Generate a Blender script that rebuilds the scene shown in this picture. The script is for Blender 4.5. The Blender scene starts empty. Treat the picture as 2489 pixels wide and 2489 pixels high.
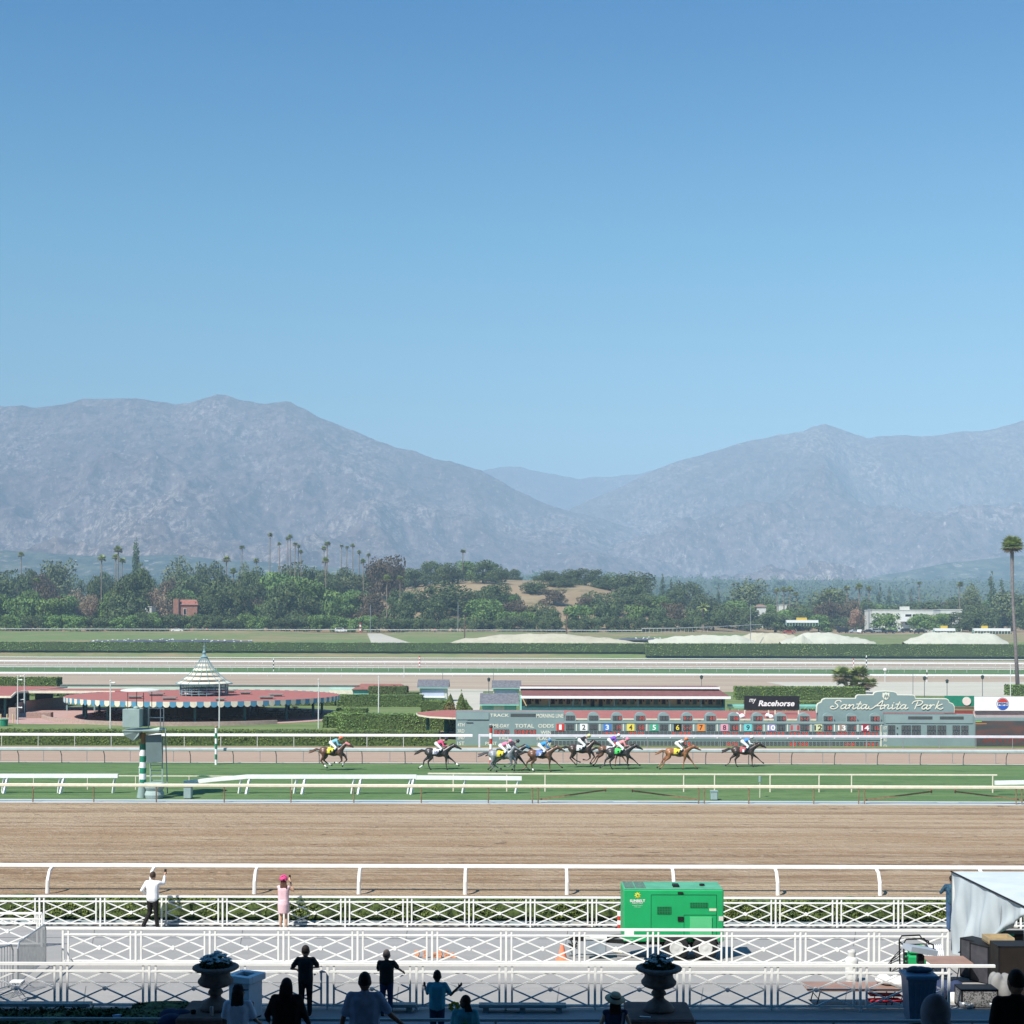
import bpy, math, random
import numpy as np
from mathutils import Vector, Matrix, Euler, noise as mnoise
R = math.radians
sc = bpy.context.scene
col = sc.collection
# ---------------------------------------------------------------- camera
F = 3556.0; CX = 1244.5; YH = 1525.0; ZC = 11.2; ROLL = 0.0026
cam_d = bpy.data.cameras.new('camera'); cam = bpy.data.objects.new('camera', cam_d); col.objects.link(cam)
cam_d.sensor_width = 36.0; cam_d.lens = F / 2489.0 * 36.0
cam_d.shift_y = (YH - 1244.5) / 2489.0
cam_d.clip_start = 0.2; cam_d.clip_end = 60000
cam.location = (0, 0, ZC); cam.rotation_euler = (R(90), -ROLL, 0)
sc.camera = cam
# ---------------------------------------------------------------- light
sc.view_settings.view_transform = 'Standard'; sc.view_settings.look = 'None'
sc.view_settings.exposure = 0.80; sc.view_settings.gamma = 1.0
SUN_DIR = Vector((0.5, 0.65, -1.0)).normalized()
SUN_EL = math.asin(-SUN_DIR.z); SUN_ROT = math.atan2(-SUN_DIR.x, -SUN_DIR.y)
SKY_LOW = (.92, .95, .80, 1); SKY_MID = (.36, .84, .90, 1); SKY_TOP = (.0, .54, .87, 1)
w = bpy.data.worlds.new("World"); sc.world = w; w.use_nodes = True
nt = w.node_tree; bg = nt.nodes['Background']
sky = nt.nodes.new('ShaderNodeTexSky'); sky.sky_type = 'NISHITA'; sky.sun_disc = False
sky.sun_elevation = SUN_EL; sky.sun_rotation = SUN_ROT
sky.altitude = 0; sky.air_density = 1.0; sky.dust_density = 0.4; sky.ozone_density = 2.0
# the clear deep-blue autumn sky over the haze: tint by elevation
wtc = nt.nodes.new('ShaderNodeTexCoord'); wsep = nt.nodes.new('ShaderNodeSeparateXYZ'); nt.links.new(wtc.outputs['Generated'], wsep.inputs[0])
wcr = nt.nodes.new('ShaderNodeValToRGB'); nt.links.new(wsep.outputs[2], wcr.inputs[0])
_e = wcr.color_ramp.elements
_e[0].position = 0.03; _e[0].color = SKY_LOW; _e[1].position = 0.40; _e[1].color = SKY_TOP
_m = _e.new(0.25); _m.color = SKY_MID
wmx = nt.nodes.new('ShaderNodeMix'); wmx.data_type = 'RGBA'; wmx.blend_type = 'MULTIPLY'; wmx.inputs[0].default_value = 1.0
nt.links.new(sky.outputs[0], wmx.inputs[6]); nt.links.new(wcr.outputs[0], wmx.inputs[7]); nt.links.new(wmx.outputs[2], bg.inputs[0])
bg.inputs[1].default_value = 0.10
sd = bpy.data.lights.new('sun', 'SUN'); sd.energy = 4.3; sd.angle = R(0.53); sd.color = (1.0, 0.955, 0.87)
sun = bpy.data.objects.new('sun', sd); col.objects.link(sun)
sun.rotation_euler = SUN_DIR.to_track_quat('-Z', 'Y').to_euler(); sun.location = (-40, -50, 90)
sc.render.engine = 'CYCLES'
cy = sc.cycles
cy.use_denoising = True
try: cy.denoiser = 'OPENIMAGEDENOISE'
except Exception: pass
cy.max_bounces = 5; cy.diffuse_bounces = 2; cy.glossy_bounces = 2; cy.transmission_bounces = 2
cy.volume_bounces = 0; cy.transparent_max_bounces = 6; cy.caustics_reflective = False; cy.caustics_refractive = False
cy.use_adaptive_sampling = False
sc.render.film_transparent = False

# ---------------------------------------------------------------- pixel <-> world
def W(x, y, D):
    dx = x - CX; dy = y - YH
    return Vector(((dx + ROLL * dy) * D / F, D, ZC - (dy - ROLL * dx) * D / F))
PROF = [(-40, 9.9), (0, 9.9), (25.0, 3.42), (25.4, 3.0), (31.2, 3.04), (37.4, 2.56), (45.2, 1.93), (47.6, 1.75), (56.0, 1.0), (92.0, 0.18), (93, .2), (120, 0), (505, 0.6), (508, 1.2), (512, 3.4), (560, 9.0), (600, 9.6), (900, 13), (1500, 34), (2300, 75), (3000, 110)]
PX = [p[0] for p in PROF]; PZ = [p[1] for p in PROF]
def prof(D): return float(np.interp(D, PX, PZ))
def hill(X, D):
    # oak hill behind the far rail
    px = CX + X * F / max(D, 1)
    a = np.interp(px, [350, 600, 900, 1040, 1150, 1420, 1560, 1700, 1850], [0, 6, 17, 22, 24.5, 23.5, 17, 6, 0])
    t = np.interp(D, [590, 640, 700, 760, 900], [0, .38, .85, 1, .4])
    return float(a * t)
def Tz(X, D):
    return prof(D) + (hill(X, D) if D > 585 else 0.0)
def Dy(y):
    # distance at which the plain profile is seen on image row y (centre column)
    best = None
    for D in np.arange(30, 560, 0.1):
        yy = YH + F * (ZC - prof(D)) / D
        if yy <= y: return float(D)
    return 560.0
def G(x, D): # ground point under image column x at distance D
    X = (x - CX) * D / F
    X += ROLL * (ZC - prof(D))
    return Vector((X, D, Tz(X, D)))
def Xp(x, D, z=0.0): return (x - CX) * D / F + ROLL * (ZC - z)

# ---------------------------------------------------------------- tagging
def tag(o, label=None, cat=None, group=None, kind=None):
    if label: o['label'] = label
    if cat: o['category'] = cat
    if group: o['group'] = group
    if kind: o['kind'] = kind
    return o
def thing(name, label, cat, loc=(0, 0, 0), rz=0.0, group=None):
    o = bpy.data.objects.new(name, None); col.objects.link(o)
    o.empty_display_size = 0.3
    o.location = loc; o.rotation_euler = (0, 0, rz)
    return tag(o, label, cat, group)
def copy_tree(o, parent=None):
    c = o.copy(); col.objects.link(c); c.parent = parent
    for ch in list(o.children): copy_tree(ch, c)
    return c

# ---------------------------------------------------------------- materials
MATS = {}
def mk(name):
    m = bpy.data.materials.new(name); m.use_nodes = True
    return m, m.node_tree, m.node_tree.nodes['Principled BSDF']
def N(nt, typ, **kw):
    n = nt.nodes.new(typ)
    for k, v in kw.items():
        if hasattr(n, k): setattr(n, k, v)
    return n
def mat(name, c, c2=None, scale=4.0, rough=0.8, bump=0.0, metal=0.0, detail=4.0, stretch=(1, 1, 1), lo=0.35, hi=0.65, coord='Object', rnd=0.0, spec=0.3):
    if name in MATS: return MATS[name]
    m, nt, b = mk(name)
    b.inputs['Roughness'].default_value = rough; b.inputs['Metallic'].default_value = metal
    b.inputs['Specular IOR Level'].default_value = spec
    if c2 is None: c2 = tuple(v * 0.82 for v in c)
    tc = N(nt, 'ShaderNodeTexCoord'); mp = N(nt, 'ShaderNodeMapping')
    mp.inputs['Scale'].default_value = stretch
    nt.links.new(tc.outputs[coord], mp.inputs[0])
    nz = N(nt, 'ShaderNodeTexNoise'); nz.inputs['Scale'].default_value = scale; nz.inputs['Detail'].default_value = detail
    nz.inputs['Roughness'].default_value = 0.62
    nt.links.new(mp.outputs[0], nz.inputs['Vector'])
    cr = N(nt, 'ShaderNodeValToRGB'); cr.color_ramp.elements[0].position = lo; cr.color_ramp.elements[1].position = hi
    cr.color_ramp.elements[0].color = (*c2, 1); cr.color_ramp.elements[1].color = (*c, 1)
    nt.links.new(nz.outputs['Fac'], cr.inputs[0])
    out = cr.outputs[0]
    if rnd:
        oi = N(nt, 'ShaderNodeObjectInfo'); h = N(nt, 'ShaderNodeHueSaturation')
        mr = N(nt, 'ShaderNodeMapRange'); mr.inputs[3].default_value = 1 - rnd; mr.inputs[4].default_value = 1 + rnd
        nt.links.new(oi.outputs['Random'], mr.inputs[0]); nt.links.new(mr.outputs[0], h.inputs['Value'])
        mr2 = N(nt, 'ShaderNodeMapRange'); mr2.inputs[3].default_value = 0.5 - rnd * .06; mr2.inputs[4].default_value = 0.5 + rnd * .05
        nt.links.new(oi.outputs['Random'], mr2.inputs[0]); nt.links.new(mr2.outputs[0], h.inputs['Hue'])
        nt.links.new(out, h.inputs['Color']); out = h.outputs[0]
    nt.links.new(out, b.inputs['Base Color'])
    if bump:
        bp = N(nt, 'ShaderNodeBump'); bp.inputs['Strength'].default_value = bump; bp.inputs['Distance'].default_value = 0.05
        nt.links.new(nz.outputs['Fac'], bp.inputs['Height']); nt.links.new(bp.outputs[0], b.inputs['Normal'])
    MATS[name] = m
    return m
def emis(name, c, s=1.0):
    if name in MATS: return MATS[name]
    m, nt, b = mk(name)
    b.inputs['Base Color'].default_value = (*[v * .3 for v in c], 1)
    b.inputs['Emission Color'].default_value = (*c, 1); b.inputs['Emission Strength'].default_value = s
    MATS[name] = m
    return m
def layered(name, layers, rough=0.95, bump=0.3, bdist=0.05):
    """ground material. layers: (colour, scale, stretch, lo, hi, detail, fac) mixed one on the other"""
    m, nt, b = mk(name); b.inputs['Roughness'].default_value = rough; b.inputs['Specular IOR Level'].default_value = 0.15
    tc = N(nt, 'ShaderNodeTexCoord')
    prev = None; lastn = None
    for (c, scale, st, lo, hi, det, fac) in layers:
        if prev is None:
            rgb = N(nt, 'ShaderNodeRGB'); rgb.outputs[0].default_value = (*c, 1); prev = rgb.outputs[0]; continue
        mp = N(nt, 'ShaderNodeMapping'); mp.inputs['Scale'].default_value = st
        mp.inputs['Location'].default_value = (scale * 3.1, scale * 7.7, 0)
        nt.links.new(tc.outputs['Object'], mp.inputs[0])
        nz = N(nt, 'ShaderNodeTexNoise'); nz.inputs['Scale'].default_value = scale; nz.inputs['Detail'].default_value = det
        nz.inputs['Roughness'].default_value = .65
        nt.links.new(mp.outputs[0], nz.inputs['Vector'])
        mr = N(nt, 'ShaderNodeMapRange'); mr.inputs[1].default_value = lo; mr.inputs[2].default_value = hi
        mr.inputs[4].default_value = fac
        nt.links.new(nz.outputs['Fac'], mr.inputs[0])
        mx = N(nt, 'ShaderNodeMix'); mx.data_type = 'RGBA'
        nt.links.new(mr.outputs[0], mx.inputs[0]); nt.links.new(prev, mx.inputs[6]); mx.inputs[7].default_value = (*c, 1)
        prev = mx.outputs[2]; lastn = nz
    nt.links.new(prev, b.inputs['Base Color'])
    if bump and lastn:
        bp = N(nt, 'ShaderNodeBump'); bp.inputs['Strength'].default_value = bump; bp.inputs['Distance'].default_value = bdist
        nt.links.new(lastn.outputs['Fac'], bp.inputs['Height']); nt.links.new(bp.outputs[0], b.inputs['Normal'])
    MATS[name] = m
    return m

# ---------------------------------------------------------------- mesh builder
def root_of(o):
    while o.parent: o = o.parent
    return o
class MB:
    def __init__(s): s.v = []; s.f = []; s.m = []; s.cur = 0
    def add(s, vs, fs):
        n = len(s.v); s.v += [tuple(v) for v in vs]
        for f in fs: s.f.append(tuple(n + i for i in f)); s.m.append(s.cur)
        return s
    def box(s, x0, x1, y0, y1, z0, z1):
        return s.add([(x0, y0, z0), (x1, y0, z0), (x1, y1, z0), (x0, y1, z0), (x0, y0, z1), (x1, y0, z1), (x1, y1, z1), (x0, y1, z1)],
                     [(0, 3, 2, 1), (4, 5, 6, 7), (0, 1, 5, 4), (1, 2, 6, 5), (2, 3, 7, 6), (3, 0, 4, 7)])
    def cbox(s, c, sx, sy, sz, rz=0.0, bev=0.0):
        """box centred on c, optionally with chamfered edges"""
        hx, hy, hz = sx / 2, sy / 2, sz / 2
        ca, sa = math.cos(rz), math.sin(rz)
        def T(p): return (c[0] + p[0] * ca - p[1] * sa, c[1] + p[0] * sa + p[1] * ca, c[2] + p[2])
        if not bev:
            vs = [(-hx, -hy, -hz), (hx, -hy, -hz), (hx, hy, -hz), (-hx, hy, -hz), (-hx, -hy, hz), (hx, -hy, hz), (hx, hy, hz), (-hx, hy, hz)]
            return s.add([T(p) for p in vs], [(0, 3, 2, 1), (4, 5, 6, 7), (0, 1, 5, 4), (1, 2, 6, 5), (2, 3, 7, 6), (3, 0, 4, 7)])
        def ring(z, ins):
            a, b = hx - ins, hy - ins; e = bev
            return [(-a, -b + e, z), (-a + e, -b, z), (a - e, -b, z), (a, -b + e, z), (a, b - e, z), (a - e, b, z), (-a + e, b, z), (-a, b - e, z)]
        rs = [ring(-hz, bev), ring(-hz + bev, 0), ring(hz - bev, 0), ring(hz, bev)]
        vs = [T(p) for r in rs for p in r]; fs = []
        for k in range(3):
            for i in range(8):
                j = (i + 1) % 8; fs.append((k * 8 + i, k * 8 + j, k * 8 + 8 + j, k * 8 + 8 + i))
        fs.append(tuple(reversed(range(8)))); fs.append(tuple(24 + i for i in range(8)))
        return s.add(vs, fs)
    def bar(s, p, q, w, h=None, up=(0, 0, 1)):
        p = Vector(p); q = Vector(q); h = h or w
        d = (q - p)
        if d.length < 1e-6: return s
        d.normalize(); u = Vector(up)
        if abs(d.dot(u)) > 0.98: u = Vector((0, 1, 0))
        a = d.cross(u).normalized() * (w / 2); b = a.normalized().cross(d).normalized() * (h / 2)
        return s.add([p - a - b, p + a - b, p + a + b, p - a + b, q - a - b, q + a - b, q + a + b, q - a + b],
                     [(0, 3, 2, 1), (4, 5, 6, 7), (0, 1, 5, 4), (1, 2, 6, 5), (2, 3, 7, 6), (3, 0, 4, 7)])
    def tube(s, pts, rs, n=8, cap=True):
        pts = [Vector(p) for p in pts]
        if not isinstance(rs, (list, tuple)): rs = [rs] * len(pts)
        base = len(s.v); vs = []; fs = []
        up0 = None
        for i, p in enumerate(pts):
            a = pts[max(i - 1, 0)]; b = pts[min(i + 1, len(pts) - 1)]
            d = (b - a).normalized()
            if up0 is None:
                up0 = Vector((0, 0, 1)) if abs(d.z) < 0.9 else Vector((1, 0, 0))
            u = (up0 - d * up0.dot(d)).normalized(); up0 = u; v = d.cross(u)
            for k in range(n):
                t = 2 * math.pi * k / n
                vs.append(p + (u * math.cos(t) + v * math.sin(t)) * rs[i])
        for i in range(len(pts) - 1):
            for k in range(n):
                k2 = (k + 1) % n; fs.append((i * n + k, i * n + k2, i * n + n + k2, i * n + n + k))
        if cap: fs.append(tuple(reversed(range(n)))); fs.append(tuple((len(pts) - 1) * n + k for k in range(n)))
        return s.add(vs, fs)
    def lathe(s, prof, c=(0, 0, 0), n=24, wob=None):
        vs = []; fs = []
        for (r, z) in prof:
            for k in range(n):
                t = 2 * math.pi * k / n; rr = r * (wob(t, z) if wob else 1)
                vs.append((c[0] + rr * math.cos(t), c[1] + rr * math.sin(t), c[2] + z))
        for i in range(len(prof) - 1):
            for k in range(n):
                k2 = (k + 1) % n; fs.append((i * n + k, i * n + k2, i * n + n + k2, i * n + n + k))
        fs.append(tuple(reversed(range(n)))); fs.append(tuple((len(prof) - 1) * n + k for k in range(n)))
        return s.add(vs, fs)
    def ell(s, c, rx, ry, rz, nu=12, nv=8, rot=None):
        vs = []; fs = []
        c = Vector(c)
        for j in range(nv + 1):
            ph = math.pi * j / nv
            for i in range(nu):
                t = 2 * math.pi * i / nu
                p = Vector((rx * math.sin(ph) * math.cos(t), ry * math.sin(ph) * math.sin(t), rz * math.cos(ph)))
                if rot is not None: p = rot @ p
                vs.append(c + p)
        for j in range(nv):
            for i in range(nu):
                i2 = (i + 1) % nu; fs.append((j * nu + i2, j * nu + i, j * nu + nu + i, j * nu + nu + i2))
        return s.add(vs, fs)
    def prism(s, pts, y0, y1):
        """polygon in x,z extruded along y (front y0)"""
        n = len(pts)
        vs = [(x, y0, z) for x, z in pts] + [(x, y1, z) for x, z in pts]
        a = sum(pts[i][0] * pts[(i + 1) % n][1] - pts[(i + 1) % n][0] * pts[i][1] for i in range(n))
        if a > 0: fs = [tuple(range(n)), tuple(reversed(range(n, 2 * n)))]
        else: fs = [tuple(reversed(range(n))), tuple(range(n, 2 * n))]
        for i in range(n):
            j = (i + 1) % n
            fs.append((i, n + i, n + j, j) if a > 0 else (i, j, n + j, n + i))
        return s.add(vs, fs)
    def quad(s, a, b, c, d): return s.add([a, b, c, d], [(0, 1, 2, 3)])
    def build(s, name, mats, parent=None, origin=None, smooth=False):
        if parent is not None: origin = tuple(root_of(parent).location)
        if origin is None: origin = (0, 0, 0)
        me = bpy.data.meshes.new(name)
        if s.v:
            a = np.array(s.v, dtype=float) - np.array(origin)
            me.from_pydata(a.tolist(), [], s.f)
        if not isinstance(mats, (list, tuple)): mats = [mats]
        for m in mats: me.materials.append(m)
        if len(mats) > 1: me.polygons.foreach_set('material_index', s.m)
        if smooth: me.polygons.foreach_set('use_smooth', [True] * len(me.polygons))
        me.update()
        o = bpy.data.objects.new(name, me); col.objects.link(o)
        if parent is not None: o.parent = parent
        else: o.location = origin
        return o
def part(mb, name, m, parent, smooth=False): return mb.build(name, m, parent, smooth=smooth)
def skin(mb, voxel, iters=4):
    """union of the overlapping solids in mb as one continuous surface; returns (verts, faces)"""
    me = bpy.data.meshes.new('tmp'); me.from_pydata([tuple(v) for v in mb.v], [], mb.f); me.update()
    o = bpy.data.objects.new('tmp', me); col.objects.link(o)
    r = o.modifiers.new('r', 'REMESH'); r.mode = 'VOXEL'; r.voxel_size = voxel; r.use_smooth_shade = True
    if iters:
        sm = o.modifiers.new('s', 'SMOOTH'); sm.factor = 0.5; sm.iterations = iters
    dg = bpy.context.evaluated_depsgraph_get(); dg.update()
    ev = o.evaluated_get(dg); m2 = bpy.data.meshes.new_from_object(ev)
    col.objects.unlink(o); bpy.data.objects.remove(o); bpy.data.meshes.remove(me)
    return m2
def link_mesh(me, name, m, parent):
    """verts of me are in the root's own coordinates"""
    me.materials.clear(); me.materials.append(m); me.name = name
    me.polygons.foreach_set('use_smooth', [True] * len(me.polygons))
    o = bpy.data.objects.new(name, me); col.objects.link(o); o.parent = parent
    return o
# shared paints
WHITE = mat('white_paint', (.80, .80, .78), (.72, .72, .70), 3, .5)
CREAM = mat('cream_paint', (.72, .66, .52), (.62, .56, .44), 3, .6)
OFFW = mat('weathered_white', (.68, .68, .66), (.50, .50, .49), 2, .7)
TEAL = mat('teal_paint', (.19, .29, .285), (.16, .25, .25), 1.5, .6)
TEALD = mat('dark_teal_paint', (.03, .13, .13), (.02, .09, .095), 2, .6)
MINT = mat('mint_paint', (.24, .50, .43), (.2, .44, .38), 2, .7)
GREYB = mat('blue_grey_paint', (.30, .37, .37), (.24, .30, .31), 2, .6)
RED = mat('red_paint', (.55, .045, .03), (.42, .04, .03), 3, .5)
GREENP = mat('green_paint', (.02, .22, .13), (.015, .17, .1), 3, .5)
BLACK = mat('black_plastic', (.012, .012, .013), (.008, .008, .009), 5, .6)
STEEL = mat('galvanised_steel', (.42, .44, .45), (.32, .34, .36), 6, .45, metal=.6)
WOOD = mat('brown_wood', (.16, .10, .06), (.10, .065, .04), 6, .8)
BRICKRED = mat('brick_red_roofing', (.36, .125, .105), (.29, .105, .09), 1.2, .9)
# ================================================================ SETTING
rng = np.random.default_rng(7)
_tab = rng.random((256, 256))
def vnoise(x, y):
    xi = np.floor(x).astype(int); yi = np.floor(y).astype(int); fx = x - xi; fy = y - yi
    fx = fx * fx * (3 - 2 * fx); fy = fy * fy * (3 - 2 * fy)
    a = _tab[xi % 256, yi % 256]; b = _tab[(xi + 1) % 256, yi % 256]; c = _tab[xi % 256, (yi + 1) % 256]; d = _tab[(xi + 1) % 256, (yi + 1) % 256]
    return (a * (1 - fx) + b * fx) * (1 - fy) + (c * (1 - fx) + d * fx) * fy
def fbm(x, y, o=5):
    s = 0; a = .5; t = 0
    for k in range(o): s = s + a * vnoise(x * 2 ** k + 17.3 * k, y * 2 ** k + 9.1 * k); t += a; a *= .55
    return s / t
def ridged(x, y, o=5):
    s = 0; a = .5; t = 0
    for k in range(o): s = s + a * (1 - np.abs(2 * vnoise(x * 2 ** k + 31.7 * k, y * 2 ** k + 5.9 * k) - 1)); t += a; a *= .55
    return s / t
def grid_obj(name, X, Y, Z, m, smooth=True):
    r, c = X.shape
    me = bpy.data.meshes.new(name)
    co = np.stack([X, Y, Z], -1).reshape(-1, 3)
    idx = np.arange(r * c).reshape(r, c)
    q = np.stack([idx[:-1, :-1], idx[:-1, 1:], idx[1:, 1:], idx[1:, :-1]], -1).reshape(-1, 4)
    me.from_pydata(co.tolist(), [], q.tolist()); me.materials.append(m)
    if smooth: me.polygons.foreach_set('use_smooth', [True] * len(me.polygons))
    me.update()
    o = bpy.data.objects.new(name, me); col.objects.link(o); o['kind'] = 'structure'
    return o
def sheet(name, d0, d1, m, dz=0.0, x0=None, x1=None):
    ds = sorted(set([d0, d1] + [p for p in PX if d0 < p < d1]))
    D = np.array(ds)
    n = 9
    u = np.linspace(-1, 1, n)
    X = np.stack([u * (0.62 * max(d, 60) + 40) if x0 is None else np.linspace(x0, x1, n) for d in ds])
    Y = np.repeat(D[:, None], n, 1); Z = np.interp(Y, PX, PZ) + dz
    return grid_obj(name, X, Y, Z, m, False)

# --- ground materials (sunlit colours come from the lamp, these are albedos)
m_dirt = layered('track_dirt', [((.30, .20, .12), 0, 0, 0, 0, 0, 0),
    ((.41, .31, .205), 1.0, (.012, .36, 1), .44, .58, 4, .8),
    ((.22, .14, .085), 1.0, (.006, .55, 1), .50, .58, 3, .8),
    ((.44, .34, .235), 1.0, (.01, .9, 1), .54, .60, 3, .55),
    ((.18, .115, .07), 1.0, (.04, 1.6, 1), .55, .64, 5, .6),
    ((.43, .335, .235), 1.0, (.25, 1.6, 1), .50, .62, 7, .6),
    ((.10, .065, .042), 1.0, (1.1, 1.9, 1), .60, .68, 8, .85),
    ((.46, .37, .275), 3.0, (.8, 1.0, 1), .56, .66, 8, .6)], bump=1.0, bdist=.25)
m_innerdirt = layered('inner_dirt', [((.35, .25, .19), 0, 0, 0, 0, 0, 0),
    ((.29, .20, .15), 1.0, (.03, .8, 1), .40, .65, 4, .6), ((.41, .32, .25), 3.0, (.3, 1.5, 1), .45, .7, 5, .5)], bump=.4)
m_turf = layered('turf_grass', [((.085, .15, .055), 0, 0, 0, 0, 0, 0),
    ((.125, .19, .075), 1.0, (.035, .30, 1), .42, .60, 4, .7),
    ((.045, .095, .035), 1.0, (.5, .9, 1), .50, .66, 8, .6),
    ((.16, .21, .10), 3.0, (.6, 1.0, 1), .54, .68, 8, .5), ((.03, .07, .025), 6.0, (.6, 1.2, 1), .58, .7, 6, .5)], bump=.7)
m_lawn = layered('lawn_grass', [((.12, .17, .06), 0, 0, 0, 0, 0, 0),
    ((.20, .22, .10), .25, (.4, 1, 1), .42, .62, 4, .7), ((.06, .12, .035), 2.5, (.5, 1.5, 1), .5, .7, 5, .5)], bump=.3)
m_dry = layered('dry_grass', [((.15, .20, .075), 0, 0, 0, 0, 0, 0),
    ((.29, .22, .13), .05, (.3, 1.6, 1), .46, .60, 6, .9), ((.105, .165, .055), .4, (.4, 1, 1), .48, .68, 6, .6), ((.20, .19, .10), 1.5, (.4, 1, 1), .5, .7, 6, .4)], bump=.3)
m_bdirt = layered('backstretch_dirt', [((.38, .30, .225), 0, 0, 0, 0, 0, 0),
    ((.29, .22, .165), .5, (.04, .35, 1), .42, .62, 4, .7), ((.44, .36, .27), .8, (.05, .6, 1), .5, .7, 5, .6)], bump=.2)
m_hill = layered('hill_earth', [((.32, .235, .14), 0, 0, 0, 0, 0, 0),
    ((.24, .17, .10), .02, (1, 1, 1), .42, .62, 5, .8), ((.10, .11, .045), .06, (1, 1, 1), .52, .66, 6, .8), ((.36, .28, .18), .15, (1, 1, 1), .5, .7, 6, .4)], bump=.2)
m_conc = layered('apron_concrete', [((.275, .267, .258), 0, 0, 0, 0, 0, 0),
    ((.285, .28, .278), .22, (.35, 1, 1), .42, .60, 5, .8), ((.325, .308, .295), .8, (.5, 1, 1), .5, .68, 6, .7), ((.21, .205, .20), 2.6, (.8, 1, 1), .62, .72, 8, .55), ((.43, .41, .395), 9, (1, 1, 1), .58, .72, 6, .45), ((.20, .19, .185), 14, (1, 1, 1), .62, .74, 6, .5)], bump=.12)
m_kerb = layered('kerb_concrete', [((.42, .45, .45), 0, 0, 0, 0, 0, 0),
    ((.30, .37, .39), .5, (.3, 1, 1), .42, .6, 4, .8), ((.50, .44, .36), 1.4, (.4, 1, 1), .52, .66, 5, .7)], bump=.2)
m_pave = layered('brick_paving', [((.42, .27, .235), 0, 0, 0, 0, 0, 0),
    ((.36, .22, .19), .6, (1, 1, 1), .42, .62, 4, .6), ((.48, .34, .30), 2.5, (1, 1, 1), .5, .7, 5, .4)], bump=.1)
m_lot = layered('pale_lot', [((.46, .43, .36), 0, 0, 0, 0, 0, 0),
    ((.40, .375, .31), .1, (.4, 1, 1), .42, .62, 4, .7), ((.52, .49, .42), .5, (1, 1, 1), .5, .7, 5, .5)], bump=.1)
m_soil = layered('planter_soil', [((.10, .065, .045), 0, 0, 0, 0, 0, 0), ((.20, .13, .09), 3, (1, 1, 1), .45, .65, 5, .7)], bump=.5)

grid_obj('ground', np.array([[-70., 70.], [-70., 70.]]), np.array([[-60., -60.], [25.2, 25.2]]), np.full((2, 2), 2.4), m_conc, False)
sheet('walkway', 25.1, 31.0, mat('walkway_concrete', (.30, .31, .33), (.24, .25, .27), .8, .9))
sheet('apron', 31.0, 45.35, m_conc)
sheet('planter_bed', 45.35, 47.4, m_soil)
sheet('dirt_track', 47.4, 91.2, m_dirt)
sheet('track_kerb', 91.2, 93.1, m_kerb)
sheet('turf_course', 93.1, 120.2, m_turf)
sheet('turf_edge', 120.2, 121.0, m_lot)
sheet('inner_dirt_track', 121.0, 136.6, m_innerdirt)
sheet('infield_lawn', 136.6, 252.0, m_lawn)
sheet('infield_ground', 252, 271, m_bdirt)
sheet('backstretch_track', 271, 345, m_bdirt)
sheet('backstretch_turf', 345, 388, m_turf)
sheet('far_track', 388, 482, m_bdirt)
# gentle wavy embankment and the hillside behind
u = np.linspace(-1500, 4000, 140)
def terr(name, ds, m, dz=0):
    D = np.array(ds)[:, None] + 0 * u[None, :]; X = (u[None, :] - CX) * D / F
    Z = np.vectorize(Tz)(X, D) + (fbm(X * .03 + 50, D * .03 + 50, 3) - .5) * np.clip((D - 500) * .03, 0, 2.0)
    if dz: Z = Z + dz
    return grid_obj(name, X, D, Z, m)
terr('grass_embankment', [482, 495, 505, 508, 512, 525, 545, 560, 566], m_dry)
terr('hillside', [566, 575, 590, 610, 630, 650, 670, 690, 700, 720, 760, 820, 900], m_hill)
m_valley = layered('valley_floor', [((.06, .075, .04), 0, 0, 0, 0, 0, 0), ((.10, .115, .06), .01, (1, 1, 1), .42, .62, 5, .8), ((.20, .18, .13), .03, (1, 1, 1), .60, .7, 6, .6)], bump=0)
terr('valley_floor', [900, 1000, 1200, 1500, 1900, 2300, 2700, 3000], m_valley)
# joints sawn in the apron
jm = MB()
for yy in (2283, 2392):
    d = Dy(yy); jm.box(-30, 30, d, d + .02, prof(d) + .004, prof(d) + .008)
for xx in (200, 560, 960, 1350, 1700, 2050):
    jm.quad(G(xx, 31.3) + Vector((0, 0, .005)), G(xx, 31.3) + Vector((.02, 0, .005)), G(xx + 30, 45) + Vector((.02, 0, .006)), G(xx + 30, 45) + Vector((0, 0, .006)))
tag(jm.build('apron_joint', mat('joint_tar', (.12, .12, .12))), kind='structure')
# paved and pale areas of the infield (4 mm+ above the lawn)
def patch(name, pts, m, dz=.012, cut=None):
    mb = MB(); mb.add([(x, y, prof(y) + dz) for x, y in pts], [tuple(range(len(pts)))])
    return tag(mb.build(name, m), kind='structure')
def circ(cx, cy, r, n=48, a0=0, a1=2 * math.pi): return [(cx + r * math.cos(a0 + (a1 - a0) * k / n), cy + r * math.sin(a0 + (a1 - a0) * k / n)) for k in range(n)]
PAVC = (Xp(496, 182.8), 182.8)
patch('pavilion_paving', circ(PAVC[0], PAVC[1], 18.8), m_pave, .02)
patch('left_paving', [(Xp(-250, 178), 178), (Xp(60, 166), 166), (Xp(330, 166), 166), (Xp(330, 200), 200), (Xp(-300, 205), 205)], m_pave, .012)
patch('brick_path', [(Xp(880, 150), 150.0), (Xp(1500, 141), 141.0), (Xp(2600, 141), 141), (Xp(2600, 172), 172), (Xp(1180, 172), 172), (Xp(1080, 163), 163)], m_pave, .02)
patch('garden_path', [(Xp(850, 176), 176), (Xp(1010, 173), 173), (Xp(1020, 178), 178), (Xp(880, 182), 182)], m_lot, .03)
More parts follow.
